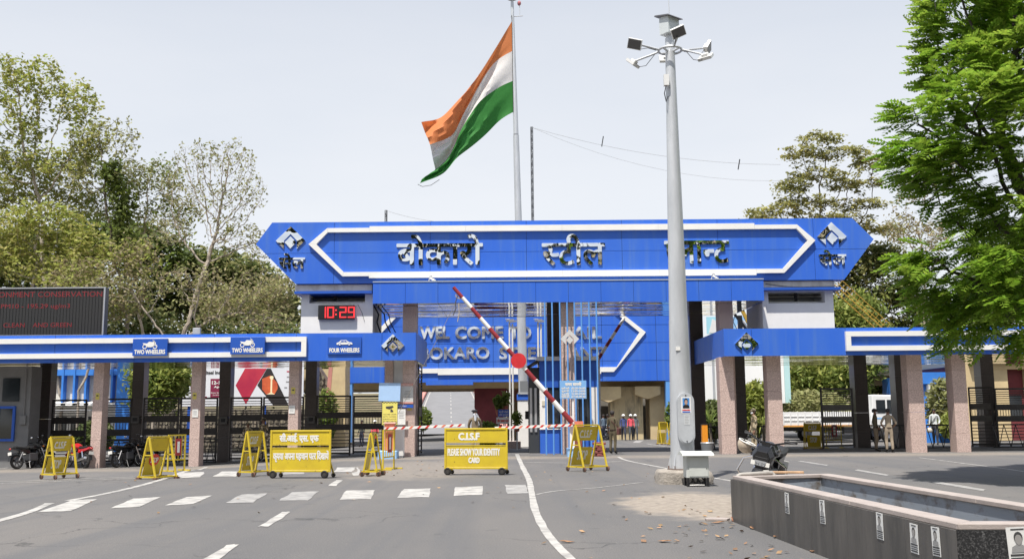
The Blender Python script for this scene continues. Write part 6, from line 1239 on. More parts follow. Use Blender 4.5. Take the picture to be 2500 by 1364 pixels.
person('distant person in a red top beyond the slatted gate', on(915, 1062, 60), R(10), 1.55, mat('coral_shirt', (.75, .10, .13), .8), mat('navy_trousers', (.03, .035, .06), .8), 'full', 'helmet'); person('distant person in dark clothes beyond the slatted gate', on(883, 1066, 60), R(-30), 1.62, mat('dark_shirt', (.05, .055, .05), .8), mat('navy_trousers', (.03, .035, .06), .8), 'full')
# ================================================================== motorcycles
mblk = mat('gloss_black_paint', (.012, .012, .013), .15, spec=.7); mred = mat('gloss_red_paint', (.48, .015, .02), .2); chr_ = mat('bright_chrome', (.75, .75, .76), .15, metal=1.0); eng = mat('engine_grey', (.12, .12, .125), .45, metal=.6)
def motorcycle(label, loc, rz, lean, paint, group='parked motorcycles', plate=True, guard=False, mirror_on=True, big=1.0):
    t = T('motorcycle', label, 'motorcycle', loc, rz, group); t.rotation_euler = (0, lean, rz)       # front wheel towards -y
    for y, r, w_ in ((-.66, .30, .045), (.64, .30, .055)):
        wo = MB().torus((0, y, r), r - w_, w_, 'x', 24, 8).build('wheel', rubber, t, smooth=True); MB().torus((0, y, r), r - .1, .018, 'x', 20, 6).build('rim', chr_, wo); MB().cyl((-.06, y, r), (.06, y, r), .06, n=10).build('hub', eng, wo)
        for k in range(6): a = math.pi * k / 3; MB().obox((0, y, r), (0, y + (r - .1) * math.cos(a), r + (r - .1) * math.sin(a)), .02, .03).build('spoke', eng, wo)
    for s in (-1, 1): MB().cyl((s * .085, -.66, .30), (s * .085, -.44, .88), .022, n=8).build('fork_tube', chr_, t, smooth=True); MB().cyl((s * .11, .62, .32), (s * .11, .42, .66), .03, n=8).build('shock_absorber', chr_ if paint is mred else eng, t)
    MB().loft([[(x, -.66 + .33 * math.cos(a), .30 + .33 * math.sin(a)) for x in (-.06, .06)] + [(x, -.66 + .345 * math.cos(a), .30 + .345 * math.sin(a)) for x in (.06, -.06)] for a in np.linspace(R(20), R(150), 8)]).build('front_mudguard', paint, t, smooth=True)
    MB().loft([[(x, .64 + .34 * math.cos(a), .30 + .34 * math.sin(a)) for x in (-.075, .075)] + [(x, .64 + .355 * math.cos(a), .30 + .355 * math.sin(a)) for x in (.075, -.075)] for a in np.linspace(R(5), R(120), 8)]).build('rear_mudguard', black, t, smooth=True)
    tk = [(-.42, .10, .84, .86), (-.36, .13, .76, .95), (-.22, .15, .74, 1.0), (-.05, .145, .74, .97), (.08, .10, .76, .90)]
    MB().loft([[(w_ * math.cos(a), y, (z0 + z1) / 2 + (z1 - z0) / 2 * math.sin(a)) for a in np.linspace(0, 2 * math.pi, 14, endpoint=False)] for y, w_, z0, z1 in tk]).build('fuel_tank', paint, t, smooth=True, fixn=True)
    MB().loft([[(w_ * c_, y, z + hh * s_) for c_, s_ in ((-1, -.6), (-1, .5), (-.6, 1), (.6, 1), (1, .5), (1, -.6))] for y, w_, z, hh in ((.06, .09, .82, .04), (.2, .13, .81, .045), (.45, .13, .83, .045), (.72, .10, .87, .04))]).build('seat', mat('seat_vinyl', (.02, .02, .02), .55), t, fixn=True)
    MB().loft([[(w_ * c_, y, z + hh * s_) for c_, s_ in ((-1, -1), (-1, .8), (1, .8), (1, -1))] for y, w_, z, hh in ((.1, .11, .68, .08), (.5, .10, .74, .06), (.86, .06, .83, .04))]).build('side_cowl', paint, t, fixn=True)
    MB().box(-.12, .12, -.28, .14, .32, .62).build('engine_block', eng, t, bevel=.03); MB().tube([(.0, -.30, .66), (0, -.22, .5)], .09, 10).build('cylinder_head', eng, t)
    for s in (-1, 1): MB().obox((s * .05, -.40, .86), (s * .09, .1, .40), .035, .035).build('frame_tube', black, t)
    MB().tube([(.13, -.24, .45), (.15, -.1, .28), (.16, .2, .28)], .025, 8).build('exhaust_pipe', chr_, t, smooth=True); MB().tube([(.16, .2, .28), (.17, .45, .32), (.18, .85, .42)], [.03, .055, .05], 10).build('silencer', chr_ if paint is mred else mblk, t, smooth=True)
    MB().tube([(-.36, -.26, 1.06), (-.26, -.34, 1.04), (-.10, -.42, .98), (.10, -.42, .98), (.26, -.34, 1.04), (.36, -.26, 1.06)], .014, 7).build('handlebar', black, t)
    for s in (-1, 1):
        MB().tube([(s * .25, -.34, 1.042), (s * .37, -.25, 1.062)], .021, 8).build('hand_grip', rubber, t); MB().tube([(s * .24, -.38, 1.05), (s * .36, -.33, 1.05)], .008, 5).build('lever', eng, t)
        if mirror_on: MB().tube([(s * .24, -.34, 1.05), (s * .27, -.36, 1.18), (s * .30, -.35, 1.24)], .007, 5).build('mirror_stem', black, t); MB().ball((s * .32, -.34, 1.27), .065, .018, .045, 10, 6).build('mirror', chr_ if s > 0 else mblk, t, smooth=True)
        MB().ball((s * .17, -.50, .86), .03, .05, .03, 8, 5)  .build('indicator', mat('amber_lens', (.30, .10, .02), .3) if big == 1 else mblk, t, smooth=True)
    if big == 1:
        MB().loft([[(w_ * math.cos(a), y, .87 + hh * math.sin(a)) for a in np.linspace(0, 2 * math.pi, 12, endpoint=False)] for y, w_, hh in ((-.40, .10, .10), (-.50, .13, .14), (-.60, .12, .12), (-.63, .09, .09))]).build('headlight_fairing', paint, t, smooth=True, fixn=True)
        MB().ball((0, -.615, .86), .085, .03, .07, 12, 6).build('headlight', mat('lamp_lens', (.35, .36, .37), .1, spec=.8), t, smooth=True); MB().prism([(-.10, .97), (.10, .97), (.075, 1.09), (-.075, 1.09)], -.555, -.54).build('visor', mblk, t)
    else:       # angular cowl with a slotted lamp
        sh = [(-.10, .17), (.10, .17), (.17, .05), (.13, -.10), (.05, -.19), (-.05, -.19), (-.13, -.10), (-.17, .05)]
        MB().loft([[(x * k_, y, (.78 + dz + z * k_)) for x, z in sh] for y, k_, dz in ((-.36, .9, .03), (-.47, 1.0, .02), (-.58, .92, 0), (-.66, .70, -.03))]).build('headlight_cowl', paint, t, fixn=True, bevel=.008)
        MB().prism([(-.085, .74), (.085, .74), (.06, .67), (-.06, .67)], -.672, -.662).build('headlight', mat('lamp_lens', (.35, .36, .37), .1, spec=.8), t)
        for k_ in range(4): MB().cbox((0, -.655 + .012 * k_, .785 + .03 * k_), (.17 + .012 * k_, .012, .010)).build('cowl_slot', eng, t)
        MB().prism([(-.08, .93), (.08, .93), (.05, 1.0), (-.05, 1.0)], -.50, -.485).build('visor', mblk, t)
    MB().ball((0, .93, .80), .06, .03, .04, 10, 5).build('tail_light', mat('tail_lens', (.45, .02, .02), .2), t, smooth=True)
    if plate:
        MB().cbox((0, .95, .62), (.20, .008, .12)).build('number_plate', letter_white, t); MB().cbox((0, -.665, .70), (.26, .008, .06)).build('number_plate', letter_white, t)
        o = lettering('plate_number', 'JH 09', ink, t, -.08, .08, .66, .715 + .0, -.672, world=False)
    MB().cyl((-.1, .15, .3), (-.26, .25, .0), .014, n=6).build('side_stand', black, t)
    if guard: MB().tube([(-.08, -.38, .80), (-.30, -.36, .70), (-.36, -.36, .52), (-.26, -.34, .40), (-.1, -.3, .38)], .014, 8).build('leg_guard', chr_, t, smooth=True); MB().tube([(.08, -.38, .80), (.30, -.36, .70), (.36, -.36, .52), (.26, -.34, .40), (.1, -.3, .38)], .014, 8).build('leg_guard', chr_, t, smooth=True)
    return t
g = G(1843, 1152); motorcycle('black motorcycle leaning on its stand behind the stone planter', (4.08, 16.6, -.02), R(-26), R(13), mblk, None, guard=True, mirror_on=False, big=1.45).scale = (1.14, 1.14, 1.14)
hl = T('crash_helmet', 'worn cream crash helmet hanging upside down on the motorcycle handle', 'helmet', (3.78, 16.40, .93)); cm_ = mat('worn_cream_shell', (.58, .50, .40), .45, col2=(.42, .34, .25), vs=9)
o = MB().ball((0, 0, .13), .145, .135, .15, 16, 9, .42, 1.0); o.build('shell', cm_, hl, smooth=True); MB().torus((0, 0, .165), .138, .012, 'z', 18, 6).build('rim_trim', mat('white_trim', (.75, .73, .68), .5), hl); MB().ball((0, 0, .13), .128, .12, .10, 14, 6, .45, 1.0).build('lining', dark, hl); hl.rotation_euler = (R(12), R(24), 0)
MB().ball((.02, -.01, .15), .06, .07, .03, 8, 5).build('padding', mat('pale_padding', (.6, .57, .5), .8), hl); MB().tube([(-.08, 0, .16), (-.02, 0, .26), (.06, .03, .27)], .008, 5).build('chin_strap', cable, hl)
for px, py, Y, rz, ln, pm_, lab in ((76, 1135, 40.3, 155, 8, mblk, 'black motorcycle parked against the guard room wall'), (100, 1135, 41.4, 170, 8, mblk, 'dark motorcycle in the shade behind the black one at the guard room'), (186, 1140, 40.4, -128, -8, mred, 'red motorcycle parked behind the yellow stop barricade'), (312, 1140, 40.9, 160, 8, mblk, 'black motorcycle with white plate parked between the front pillars'), (345, 1138, 41.8, 150, 8, mblk, 'black motorcycle with a helmet box behind the plated one')):
    p = on(px, py, Y); motorcycle(lab, p, R(rz), R(ln), pm_)
for px, lab in ((1470, 'dark motorcycle parked under the flyover beside the two men'), (909, 'red motorcycle standing beyond the slatted gate')): p = on(px, 1062, 66.4 if px > 1000 else 60.6); motorcycle(lab, p, R(20), R(6), mblk if px > 1000 else mred)
# ================================================================== white truck
p = W(2050, 1058, 56); tk = T('truck', 'white flatbed truck with ribbed sides passing behind the right gate', 'truck', (W(1910, 1058, 56).x, 56, 0)); wt = mat('white_truck_paint', (.80, .80, .79), .35); S = 2400 / 56
L_ = W(2125, 1000, 56).x - tk.location.x; zb0, zb1 = .98, 1.72
box('bed_floor', wt, (0, L_, 0, 2.3, zb0, zb0 + .1), tk); 
for y in (0, 2.25): box('side_board', wt, (0, L_, y, y + .05, zb0 + .1, zb1), tk)
box('tail_board', wt, (0, .05, .06, 2.24, zb0 + .1, zb1), tk); rb_ = None
for k in range(13):
    x = .05 + k * (L_ - .15) / 12
    if rb_ is None: rb_ = box('side_rib', wt, (0, .07, -.05, -.001, zb0, zb1 + .02), tk); rb_.location = (x, 0, 0)
    else: put(rb_, tk, (x, 0, 0))
for z in (1.22, 1.45): box('side_rail', wt, (0, L_, -.03, -.001, z, z + .05), tk)
box('orange_strip', mat('orange_strip', (.70, .33, .08), .5), (0, L_, -.04, -.001, zb0 - .09, zb0 - .002), tk); box('chassis_rail', black, (-.1, L_ + 1.6, .5, .65, .65, .85), tk); box('chassis_rail', black, (-.1, L_ + 1.6, 1.65, 1.8, .65, .85), tk); box('fuel_tank', eng, (L_ * .70, L_ * .70 + .8, .1, .5, .45, .85), tk)
for x in (L_ * .38, L_ + .95):
    for y in (.15, 2.1): wo = MB().torus((x, y, .48), .33, .15, 'y', 22, 8).build('wheel', rubber, tk, smooth=True); MB().cyl((x, y - .12, .48), (x, y + .12, .48), .25, .25, n=14).build('rim', alu, wo)
cx = L_ + .15; prof = [(cx, .75), (cx + 1.95, .75), (cx + 2.0, 1.5), (cx + 1.62, 2.45), (cx + 1.4, 2.62), (cx, 2.66)]
MB().prism(prof, .05, 2.25).build('cab', wt, tk, bevel=.05); MB().prism([(cx + .2, 1.62), (cx + .72, 1.62), (cx + .72, 2.36), (cx + .2, 2.36)], .03, .049).build('side_window', glass, tk); MB().prism([(cx + .82, 1.58), (cx + 1.66, 1.58), (cx + 1.42, 2.36), (cx + .82, 2.36)], .03, .049).build('side_window', glass, tk)
MB().add([(cx + 1.985, .3, 1.60), (cx + 1.985, 2.0, 1.60), (cx + 1.655, 2.0, 2.43), (cx + 1.655, .3, 2.43)], [(0, 1, 2, 3)]).build('windscreen', glass, tk); box('bumper', mat('grey_bumper', (.25, .26, .27), .5), (cx + 1.7, cx + 2.08, .05, 2.25, .45, .74), tk); box('blue_stripe', lblue, (cx + .1, cx + 1.9, .04, .049, 1.28, 1.38), tk); box('door_handle', black, (cx + .86, cx + 1.02, .02, .049, 1.45, 1.5), tk)
MB().box(cx + 1.75, cx + 1.85, -.18, .0, 1.7, 2.1).build('wing_mirror', black, tk)
# ================================================================== trees and plants
bark = mat('grey_brown_bark', (.20, .165, .125), .9, col2=(.11, .09, .07), vs=4, bump=.6, bs=12); bark_pale = mat('pale_bark', (.42, .36, .29), .9, col2=(.28, .235, .19), vs=3, bump=.5, bs=12); bark_dk = mat('dark_bark', (.06, .05, .04), .9, var=.3, vs=4)
def leafmat(name, c, c2, tr=.35): return mat(name, c, .6, col2=c2, vs=.35, island=.35, trans=tr, fac=(.35, .65), spec=.3)
lf_light = leafmat('light_green_leaf', (.27, .31, .065), (.38, .40, .11), .45); lf_mid = leafmat('mid_green_leaf', (.14, .195, .04), (.21, .26, .06), .45); lf_dark = leafmat('dark_green_leaf', (.09, .125, .038), (.15, .18, .06), .42); lf_oliv = leafmat('olive_leaf', (.25, .26, .10), (.36, .35, .15), .42); lf_dry = leafmat('dry_leaf', (.28, .235, .13), (.38, .32, .19), .4); lf_frond = leafmat('bright_frond_leaf', (.17, .31, .025), (.31, .43, .06), .5); lf_yel = leafmat('yellow_green_leaf', (.36, .35, .10), (.46, .42, .16), .42)
def colonise(base, attr, step, kill, trunk, seed, maxit=140, jit=.18, lean=(0, 0)):
    rg = np.random.default_rng(seed); nodes = [np.array(base, float)]; par = [-1]; n0 = max(2, int(trunk / step))
    for k in range(n0):
        nodes.append(nodes[-1] + np.array([lean[0] * step + rg.normal(0, .05 * step), lean[1] * step + rg.normal(0, .05 * step), step])); par.append(len(nodes) - 2)
    A = np.array(attr, float); near = np.zeros(len(A), int); dist = np.full(len(A), 1e9)
    def upd(i0):
        nonlocal near, dist
        B = np.array(nodes[i0:]); d = np.linalg.norm(A[:, None, :] - B[None], axis=2); m = d.argmin(1); dm = d[np.arange(len(A)), m]; u = dm < dist; near[u] = m[u] + i0; dist[u] = dm[u]
    upd(1)
    for _ in range(maxit):
        if len(A) == 0: break
        acc = {}
        v = A - np.array(nodes)[near]; v /= np.linalg.norm(v, axis=1)[:, None] + 1e-9
        for i in np.unique(near): acc[i] = v[near == i].sum(0)
        i0 = len(nodes)
        for i, d in acc.items():
            d = d / (np.linalg.norm(d) + 1e-9) + rg.normal(0, jit, 3); d /= np.linalg.norm(d); nodes.append(nodes[i] + d * step); par.append(int(i))
        upd(i0); keep = dist > kill; A, near, dist = A[keep], near[keep], dist[keep]
        if len(nodes) > 9000: break
    return np.array(nodes), np.array(par)
def radii(nodes, par, tip, p=2.3):
    r = np.zeros(len(nodes)); 
    for i in range(len(nodes) - 1, -1, -1):
        r[i] = max(r[i], tip ** p) ; 
        if par[i] >= 0: r[par[i]] += r[i]
    return r ** (1 / p)
def limb_mesh(nodes, par, r, base, flare=1.5):
    b = MB(); n0 = nodes - np.array(base)
    for i in range(1, len(nodes)):
        p = par[i]; ra, rb = r[p], r[i]
        if rb > .5 * ra: ra = min(ra, rb * 1.35)
        else: ra = rb * 1.15
        if p <= 0: ra *= flare
        b.tube([n0[p], n0[i] + (n0[i] - n0[p]) * .04], [ra, rb], 7 if rb > .06 else (5 if rb > .025 else 3), caps=False)
    return b
def leaf_mesh(cent, size, rg, up=.4, elong=1.8, hang=0.0):
    n = len(cent); nrm = rg.normal(0, 1, (n, 3)); nrm[:, 2] = np.abs(nrm[:, 2]) + up; nrm /= np.linalg.norm(nrm, axis=1)[:, None]
    a = rg.normal(0, 1, (n, 3)); a[:, 2] -= hang; a -= nrm * (a * nrm).sum(1)[:, None]; a /= np.linalg.norm(a, axis=1)[:, None] + 1e-9; bb_ = np.cross(nrm, a)
    s = size * rg.uniform(.65, 1.3, n)[:, None]; L_ = s * elong * .5; Wd = s * .5
    v = np.empty((n, 4, 3)); v[:, 0] = cent - a * L_; v[:, 1] = cent + bb_ * Wd - a * L_ * .1 + nrm * s * .06; v[:, 2] = cent + a * L_; v[:, 3] = cent - bb_ * Wd - a * L_ * .1 + nrm * s * .06
    return v.reshape(-1, 3), np.arange(4 * n).reshape(-1, 4)
def np_mesh(name, v, q, m, parent, kind=None):
    me = bpy.data.meshes.new(name); n = len(v); f = len(q); k = q.shape[1]; me.vertices.add(n); me.vertices.foreach_set('co', v.astype(np.float32).ravel()); me.loops.add(f * k); me.loops.foreach_set('vertex_index', q.astype(np.int32).ravel()); me.polygons.add(f); me.polygons.foreach_set('loop_start', np.arange(0, f * k, k, dtype=np.int32)); me.polygons.foreach_set('loop_total', np.full(f, k, dtype=np.int32)); me.update(calc_edges=True); me.materials.append(m)
    o = bpy.data.objects.new(name, me); COL.objects.link(o)
    if parent is not None: o.parent = parent
    if kind: o['kind'] = kind
    return o
def ellip(rg, n, c, r, shell=.55, flat=0.0):
    d = rg.normal(0, 1, (n, 3)); d /= np.linalg.norm(d, axis=1)[:, None]; q = rg.uniform(shell ** 3, 1, n) ** (1 / 3); p = d * q[:, None]
    if flat: p[:, 2] = np.where(p[:, 2] < -flat, -flat * rg.uniform(.6, 1, n), p[:, 2])
    return np.array(c) + p * np.array(r)
def tree(label, base, blobs, seed, leafm, nl, ls, trunk, step=.55, kill=.8, natt=500, tip=.014, barkm=bark, spread=.35, group='trees behind the gate', lean=(0, 0), name='tree', up=.4, elong=1.8, hang=0.0, rmax=None, leaf2=None, twig=None):
    rg = np.random.default_rng(seed); t = T(name, label, 'tree', base, group=group); tot = sum(b[2] if len(b) > 2 else 1 for b in blobs); A = np.concatenate([ellip(rg, max(8, int(natt * (b[2] if len(b) > 2 else 1) / tot)), b[0], b[1], .1) for b in blobs])
    N, Pp = colonise(base, A, step, kill, trunk, seed, lean=lean); r = radii(N, Pp, tip)
    if rmax and r[0] > rmax: r = tip + (r - tip) * (rmax - tip) / (r[0] - tip)
    limb_mesh(N, Pp, r, base).build('trunk', barkm, t, smooth=True)
    tips = N[r < (twig or tip * 2.6)]
    if nl:
        tips = tips[tips[:, 2] > base[2] + trunk * .8]; c = tips[rg.integers(0, len(tips), nl)] + rg.normal(0, 1, (nl, 3)) * np.array(spread); v, q = leaf_mesh(c - np.array(base), ls, rg, up, elong, hang)
        np_mesh('crown', v, q, leafm, t)
        if leaf2: n2 = int(nl * leaf2[1]); c = tips[rg.integers(0, len(tips), n2)] + rg.normal(0, 1.15, (n2, 3)) * np.array(spread); v, q = leaf_mesh(c - np.array(base), ls * 1.05, rg, up, elong, hang); np_mesh('crown', v, q, leaf2[0], t)
    return t
def PB(px, py, Y, rx, ry, rz): p = W(px, py, Y); return ((p.x, Y, p.z), (rx, ry, rz))
def gb(px, Y): p = W(px, 1000, Y); return (p.x, Y, hz(p.x, Y))
# dense trees that fill the back on the left
tree('dense dark green tree farthest back behind the digital board', gb(60, 84), [PB(-30, 640, 84, 5, 3, 2.6), PB(70, 600, 84, 3.4, 3, 2.4), PB(150, 660, 84, 3.4, 3, 2.4), PB(60, 740, 84, 6, 3, 2)], 11, lf_dark, 8500, .28, 3, .8, 1.1, 420, barkm=bark_dk, spread=(.6, .6, .4), leaf2=(lf_oliv, .45), up=.9)
tree('dense dark green tree behind the vine covered trunk', gb(330, 86), [PB(210, 580, 86, 3, 3, 2.6), PB(300, 600, 86, 3, 3, 2.8), PB(400, 640, 86, 3.6, 3, 2.8), PB(320, 730, 86, 6, 3, 2)], 12, lf_dark, 8500, .28, 3, .8, 1.1, 420, barkm=bark_dk, spread=(.6, .6, .4), leaf2=(lf_mid, .45), up=.9)
tree('dense dark green tree behind the white clock tower', gb(590, 88), [PB(510, 660, 88, 3.4, 3, 2.4), PB(600, 680, 88, 3.2, 3, 2.4), PB(680, 760, 88, 2.8, 3, 2.0), PB(540, 760, 88, 6, 3, 2)], 13, lf_dark, 8500, .28, 3, .8, 1.1, 420, barkm=bark_dk, spread=(.6, .6, .4), leaf2=(lf_oliv, .5), up=.9)
# sparse light green trees
tree('tall sparse light green tree at the far left edge', gb(95, 66), [PB(-30, 190, 66, 2.8, 2.4, 2.2), PB(100, 200, 66, 1.8, 2, 1.6), PB(190, 250, 66, 1.6, 2, 1.6), PB(40, 300, 66, 3.0, 2.4, 1.8), PB(220, 340, 66, 1.4, 2, 1.4), PB(-20, 420, 66, 2.4, 2, 1.6), PB(130, 400, 66, 2.4, 2, 1.4)], 21, lf_light, 5200, .18, 9, .42, .52, 1100, tip=.011, barkm=bark_pale, spread=.20, leaf2=(lf_yel, .25), rmax=.27, up=.9)
tree('light green leafy tree in front of the dark trees above the digital board', gb(150, 62), [PB(10, 560, 62, 2.4, 2, 1.5), PB(120, 540, 62, 2.0, 2, 1.5), PB(200, 600, 62, 1.8, 2, 1.5), PB(60, 640, 62, 2.6, 2, 1.3), PB(170, 680, 62, 2.0, 2, 1.2)], 22, lf_light, 4000, .18, 3.5, .42, .55, 900, tip=.011, barkm=bark_pale, spread=.26, leaf2=(lf_yel, .4), rmax=.24, up=.9)
tree('thin tree with few leaves and a vine covered dark trunk', gb(318, 65), [PB(220, 340, 65, 1.6, 1.8, 1.2), PB(290, 330, 65, 1.4, 2, 1.2), PB(320, 420, 65, 1.3, 2, 1.2), PB(210, 440, 65, 1.6, 2, 1.2)], 23, lf_oliv, 1300, .15, 8, .4, .48, 900, tip=.010, barkm=bark, spread=.18, rmax=.36, lean=(-.05, 0), up=.9)
tree('leafy green creeper mass climbing the dark trunk', gb(300, 64.4), [PB(275, 430, 64.4, .7, .8, 1.2), PB(298, 500, 64.4, .9, .8, 1.4), PB(312, 600, 64.4, 1.0, .8, 1.6)], 24, lf_mid, 1300, .20, 9, .6, .8, 200, barkm=bark_dk, spread=.32, rmax=.2, leaf2=(lf_dark, .6))
# bare twiggy tree
tree('bare twiggy tree with pale sprawling limbs beside the blue board', gb(398, 63), [PB(490, 385, 63, 1.9, 1.8, 1.2), PB(570, 390, 63, 1.5, 1.8, 1.4), PB(610, 470, 63, 1.2, 1.8, 1.6), PB(450, 460, 63, 1.7, 1.8, 1.4), PB(530, 490, 63, 1.8, 1.8, 1.4), PB(570, 570, 63, 2.0, 1.8, 1.3), PB(420, 560, 63, 1.5, 1.8, 1.2), PB(630, 600, 63, 1.0, 1.8, 1.2)], 31, lf_oliv, 2400, .12, 5.5, .27, .32, 4200, tip=.0085, barkm=bark_pale, spread=.12, rmax=.24, lean=(.16, 0))
tree('low pale tree with sprawling bare branches over the canopy', gb(372, 57), [PB(300, 700, 57, 2.2, 1.6, 1.2), PB(480, 690, 57, 3.0, 1.6, 1.1), PB(610, 700, 57, 2.4, 1.6, 1.2), PB(660, 780, 57, 1.6, 1.5, .6), PB(560, 770, 57, 1.8, 1.5, .7)], 32, lf_oliv, 1800, .13, 4.4, .32, .42, 1500, tip=.0105, barkm=bark_pale, spread=.2, rmax=.30, lean=(.05, 0), leaf2=(lf_dry, .4), up=.9)
tree('second low pale tree with dry twigs left of the bare one', gb(190, 58), [PB(200, 680, 58, 2.2, 1.6, 1.4), PB(280, 740, 58, 2.0, 1.6, 1.0), PB(330, 630, 58, 1.6, 1.6, 1.4)], 33, lf_dry, 2000, .14, 4.0, .32, .45, 1100, tip=.0095, barkm=bark_pale, spread=.22, rmax=.18, leaf2=(lf_light, .7), up=.9)
tree('pale thicket of dry branches behind the canopy edge beside the clock tower', gb(640, 60), [PB(560, 740, 60, 2.6, 1.5, 1.0), PB(660, 730, 60, 1.8, 1.5, 1.2), PB(700, 700, 60, .8, 1.2, .8)], 34, lf_oliv, 1900, .14, 4.2, .34, .45, 900, tip=.0105, barkm=bark_pale, spread=.24, rmax=.22, leaf2=(lf_dry, .4), up=.9)
tree('tangled half bare grey brown tree between the sparse and the bare one', gb(330, 68), [PB(330, 440, 68, 1.8, 1.8, 1.3), PB(400, 430, 68, 1.6, 1.8, 1.3), PB(260, 500, 68, 1.8, 1.8, 1.3), PB(360, 530, 68, 2.4, 1.8, 1.4), PB(440, 520, 68, 1.5, 1.8, 1.2)], 35, lf_oliv, 2400, .15, 6, .36, .46, 1500, tip=.010, barkm=bark_pale, spread=.2, rmax=.26, leaf2=(lf_mid, .5), up=.9)
tree('half bare grey brown tree filling the gap below the tall sparse tree', gb(60, 69), [PB(-20, 480, 69, 2.4, 1.8, 1.3), PB(90, 470, 69, 2.2, 1.8, 1.3), PB(180, 490, 69, 1.8, 1.8, 1.3), PB(60, 400, 69, 2.2, 1.8, 1.0), PB(200, 400, 69, 1.4, 1.8, 1.0)], 36, lf_light, 2800, .17, 6, .36, .46, 1400, tip=.010, barkm=bark_pale, spread=.22, rmax=.26, leaf2=(lf_oliv, .5), up=.9)
# right side
tree('broad tiered olive green tree above the right tower', gb(2030, 76), [PB(2010, 335, 76, 1.8, 1.6, .28), PB(1960, 372, 76, 1.8, 1.8, .28), PB(2060, 375, 76, 2.2, 1.8, .3), PB(2120, 400, 76, 1.6, 1.6, .28), PB(2000, 425, 76, 2.6, 2, .3), PB(1930, 455, 76, 1.6, 1.8, .3), PB(2080, 450, 76, 2.8, 2, .3), PB(1980, 490, 76, 3.2, 2.2, .3), PB(1890, 515, 76, 2.4, 2, .3), PB(2110, 500, 76, 2.2, 2, .3), PB(1840, 545, 76, 2.0, 1.6, .25), PB(2030, 535, 76, 3.4, 2.2, .3), PB(2150, 560, 76, 2.0, 1.8, .3)], 41, lf_oliv, 8200, .17, 10, .42, .50, 1700, tip=.0105, spread=(.22, .22, .09), rmax=.36, leaf2=(lf_yel, .35), up=1.6)
tree('thin half bare tree between the tiered tree and the leafy one', gb(2265, 70), [PB(2240, 450, 70, 1.4, 1.6, 1.4), PB(2290, 420, 70, 1.3, 1.6, 1.6), PB(2200, 560, 70, 1.3, 1.6, 1.2), PB(2270, 580, 70, 1.6, 1.6, 1.4)], 42, lf_dry, 1900, .13, 7, .36, .44, 1200, tip=.0095, barkm=bark_pale, spread=.18, rmax=.2, leaf2=(lf_oliv, .5))
tree('dark dense tree behind the yellow lattice stair', gb(2110, 78), [PB(2090, 650, 78, 2.2, 2, 1.3), PB(2150, 620, 78, 1.6, 2, 1.0), PB(2160, 700, 78, 2.6, 2, 1.5), PB(2090, 750, 78, 3, 2, 1.4), PB(2230, 760, 78, 3, 2, 2)], 43, lf_dark, 7500, .20, 4, .6, .8, 520, barkm=bark_dk, spread=(.42, .42, .3), leaf2=(lf_oliv, .6), up=.9)
tree('bushy bright mango tree behind the open gate leaf', gb(2020, 66), [PB(1990, 930, 66, 2.4, 2, 1.5), PB(2060, 920, 66, 2.2, 2, 1.5), PB(2075, 780, 66, 2.2, 2, 1.4), PB(2110, 840, 66, 2.4, 2, 1.6)], 44, lf_mid, 12000, .15, 1.6, .6, .8, 300, spread=.4, hang=1.0, elong=3.0, leaf2=(lf_light, .45))
tree('dark tree mass behind the maroon building', gb(2290, 72), [PB(2200, 940, 72, 3, 2.5, 2), PB(2300, 900, 72, 3.5, 2.5, 2.4), PB(2420, 860, 72, 4, 3, 3), PB(2480, 700, 72, 4, 3, 4)], 45, lf_dark, 12000, .24, 2, .7, .9, 360, barkm=bark_dk, spread=.5, leaf2=(lf_mid, .4))
tree('green mango tree between the works building and the billboard', gb(395, 52), [PB(370, 925, 52, 1.3, 1.2, .9), PB(395, 960, 52, 1.4, 1.2, .8), PB(420, 925, 52, 1.0, 1.2, .8)], 46, lf_mid, 4200, .13, .9, .4, .5, 180, spread=.26, hang=1.0, elong=2.8, leaf2=(lf_light, .5), tip=.01)
tree('dark tree behind the works building and billboard', gb(420, 74), [PB(250, 850, 74, 5, 3, 3), PB(420, 860, 74, 5, 3, 3), PB(600, 860, 74, 5, 3, 2.6), PB(730, 880, 74, 3.5, 3, 2)], 47, lf_dark, 12000, .24, 2, .8, 1.0, 360, barkm=bark_dk, spread=.6, leaf2=(lf_oliv, .5))
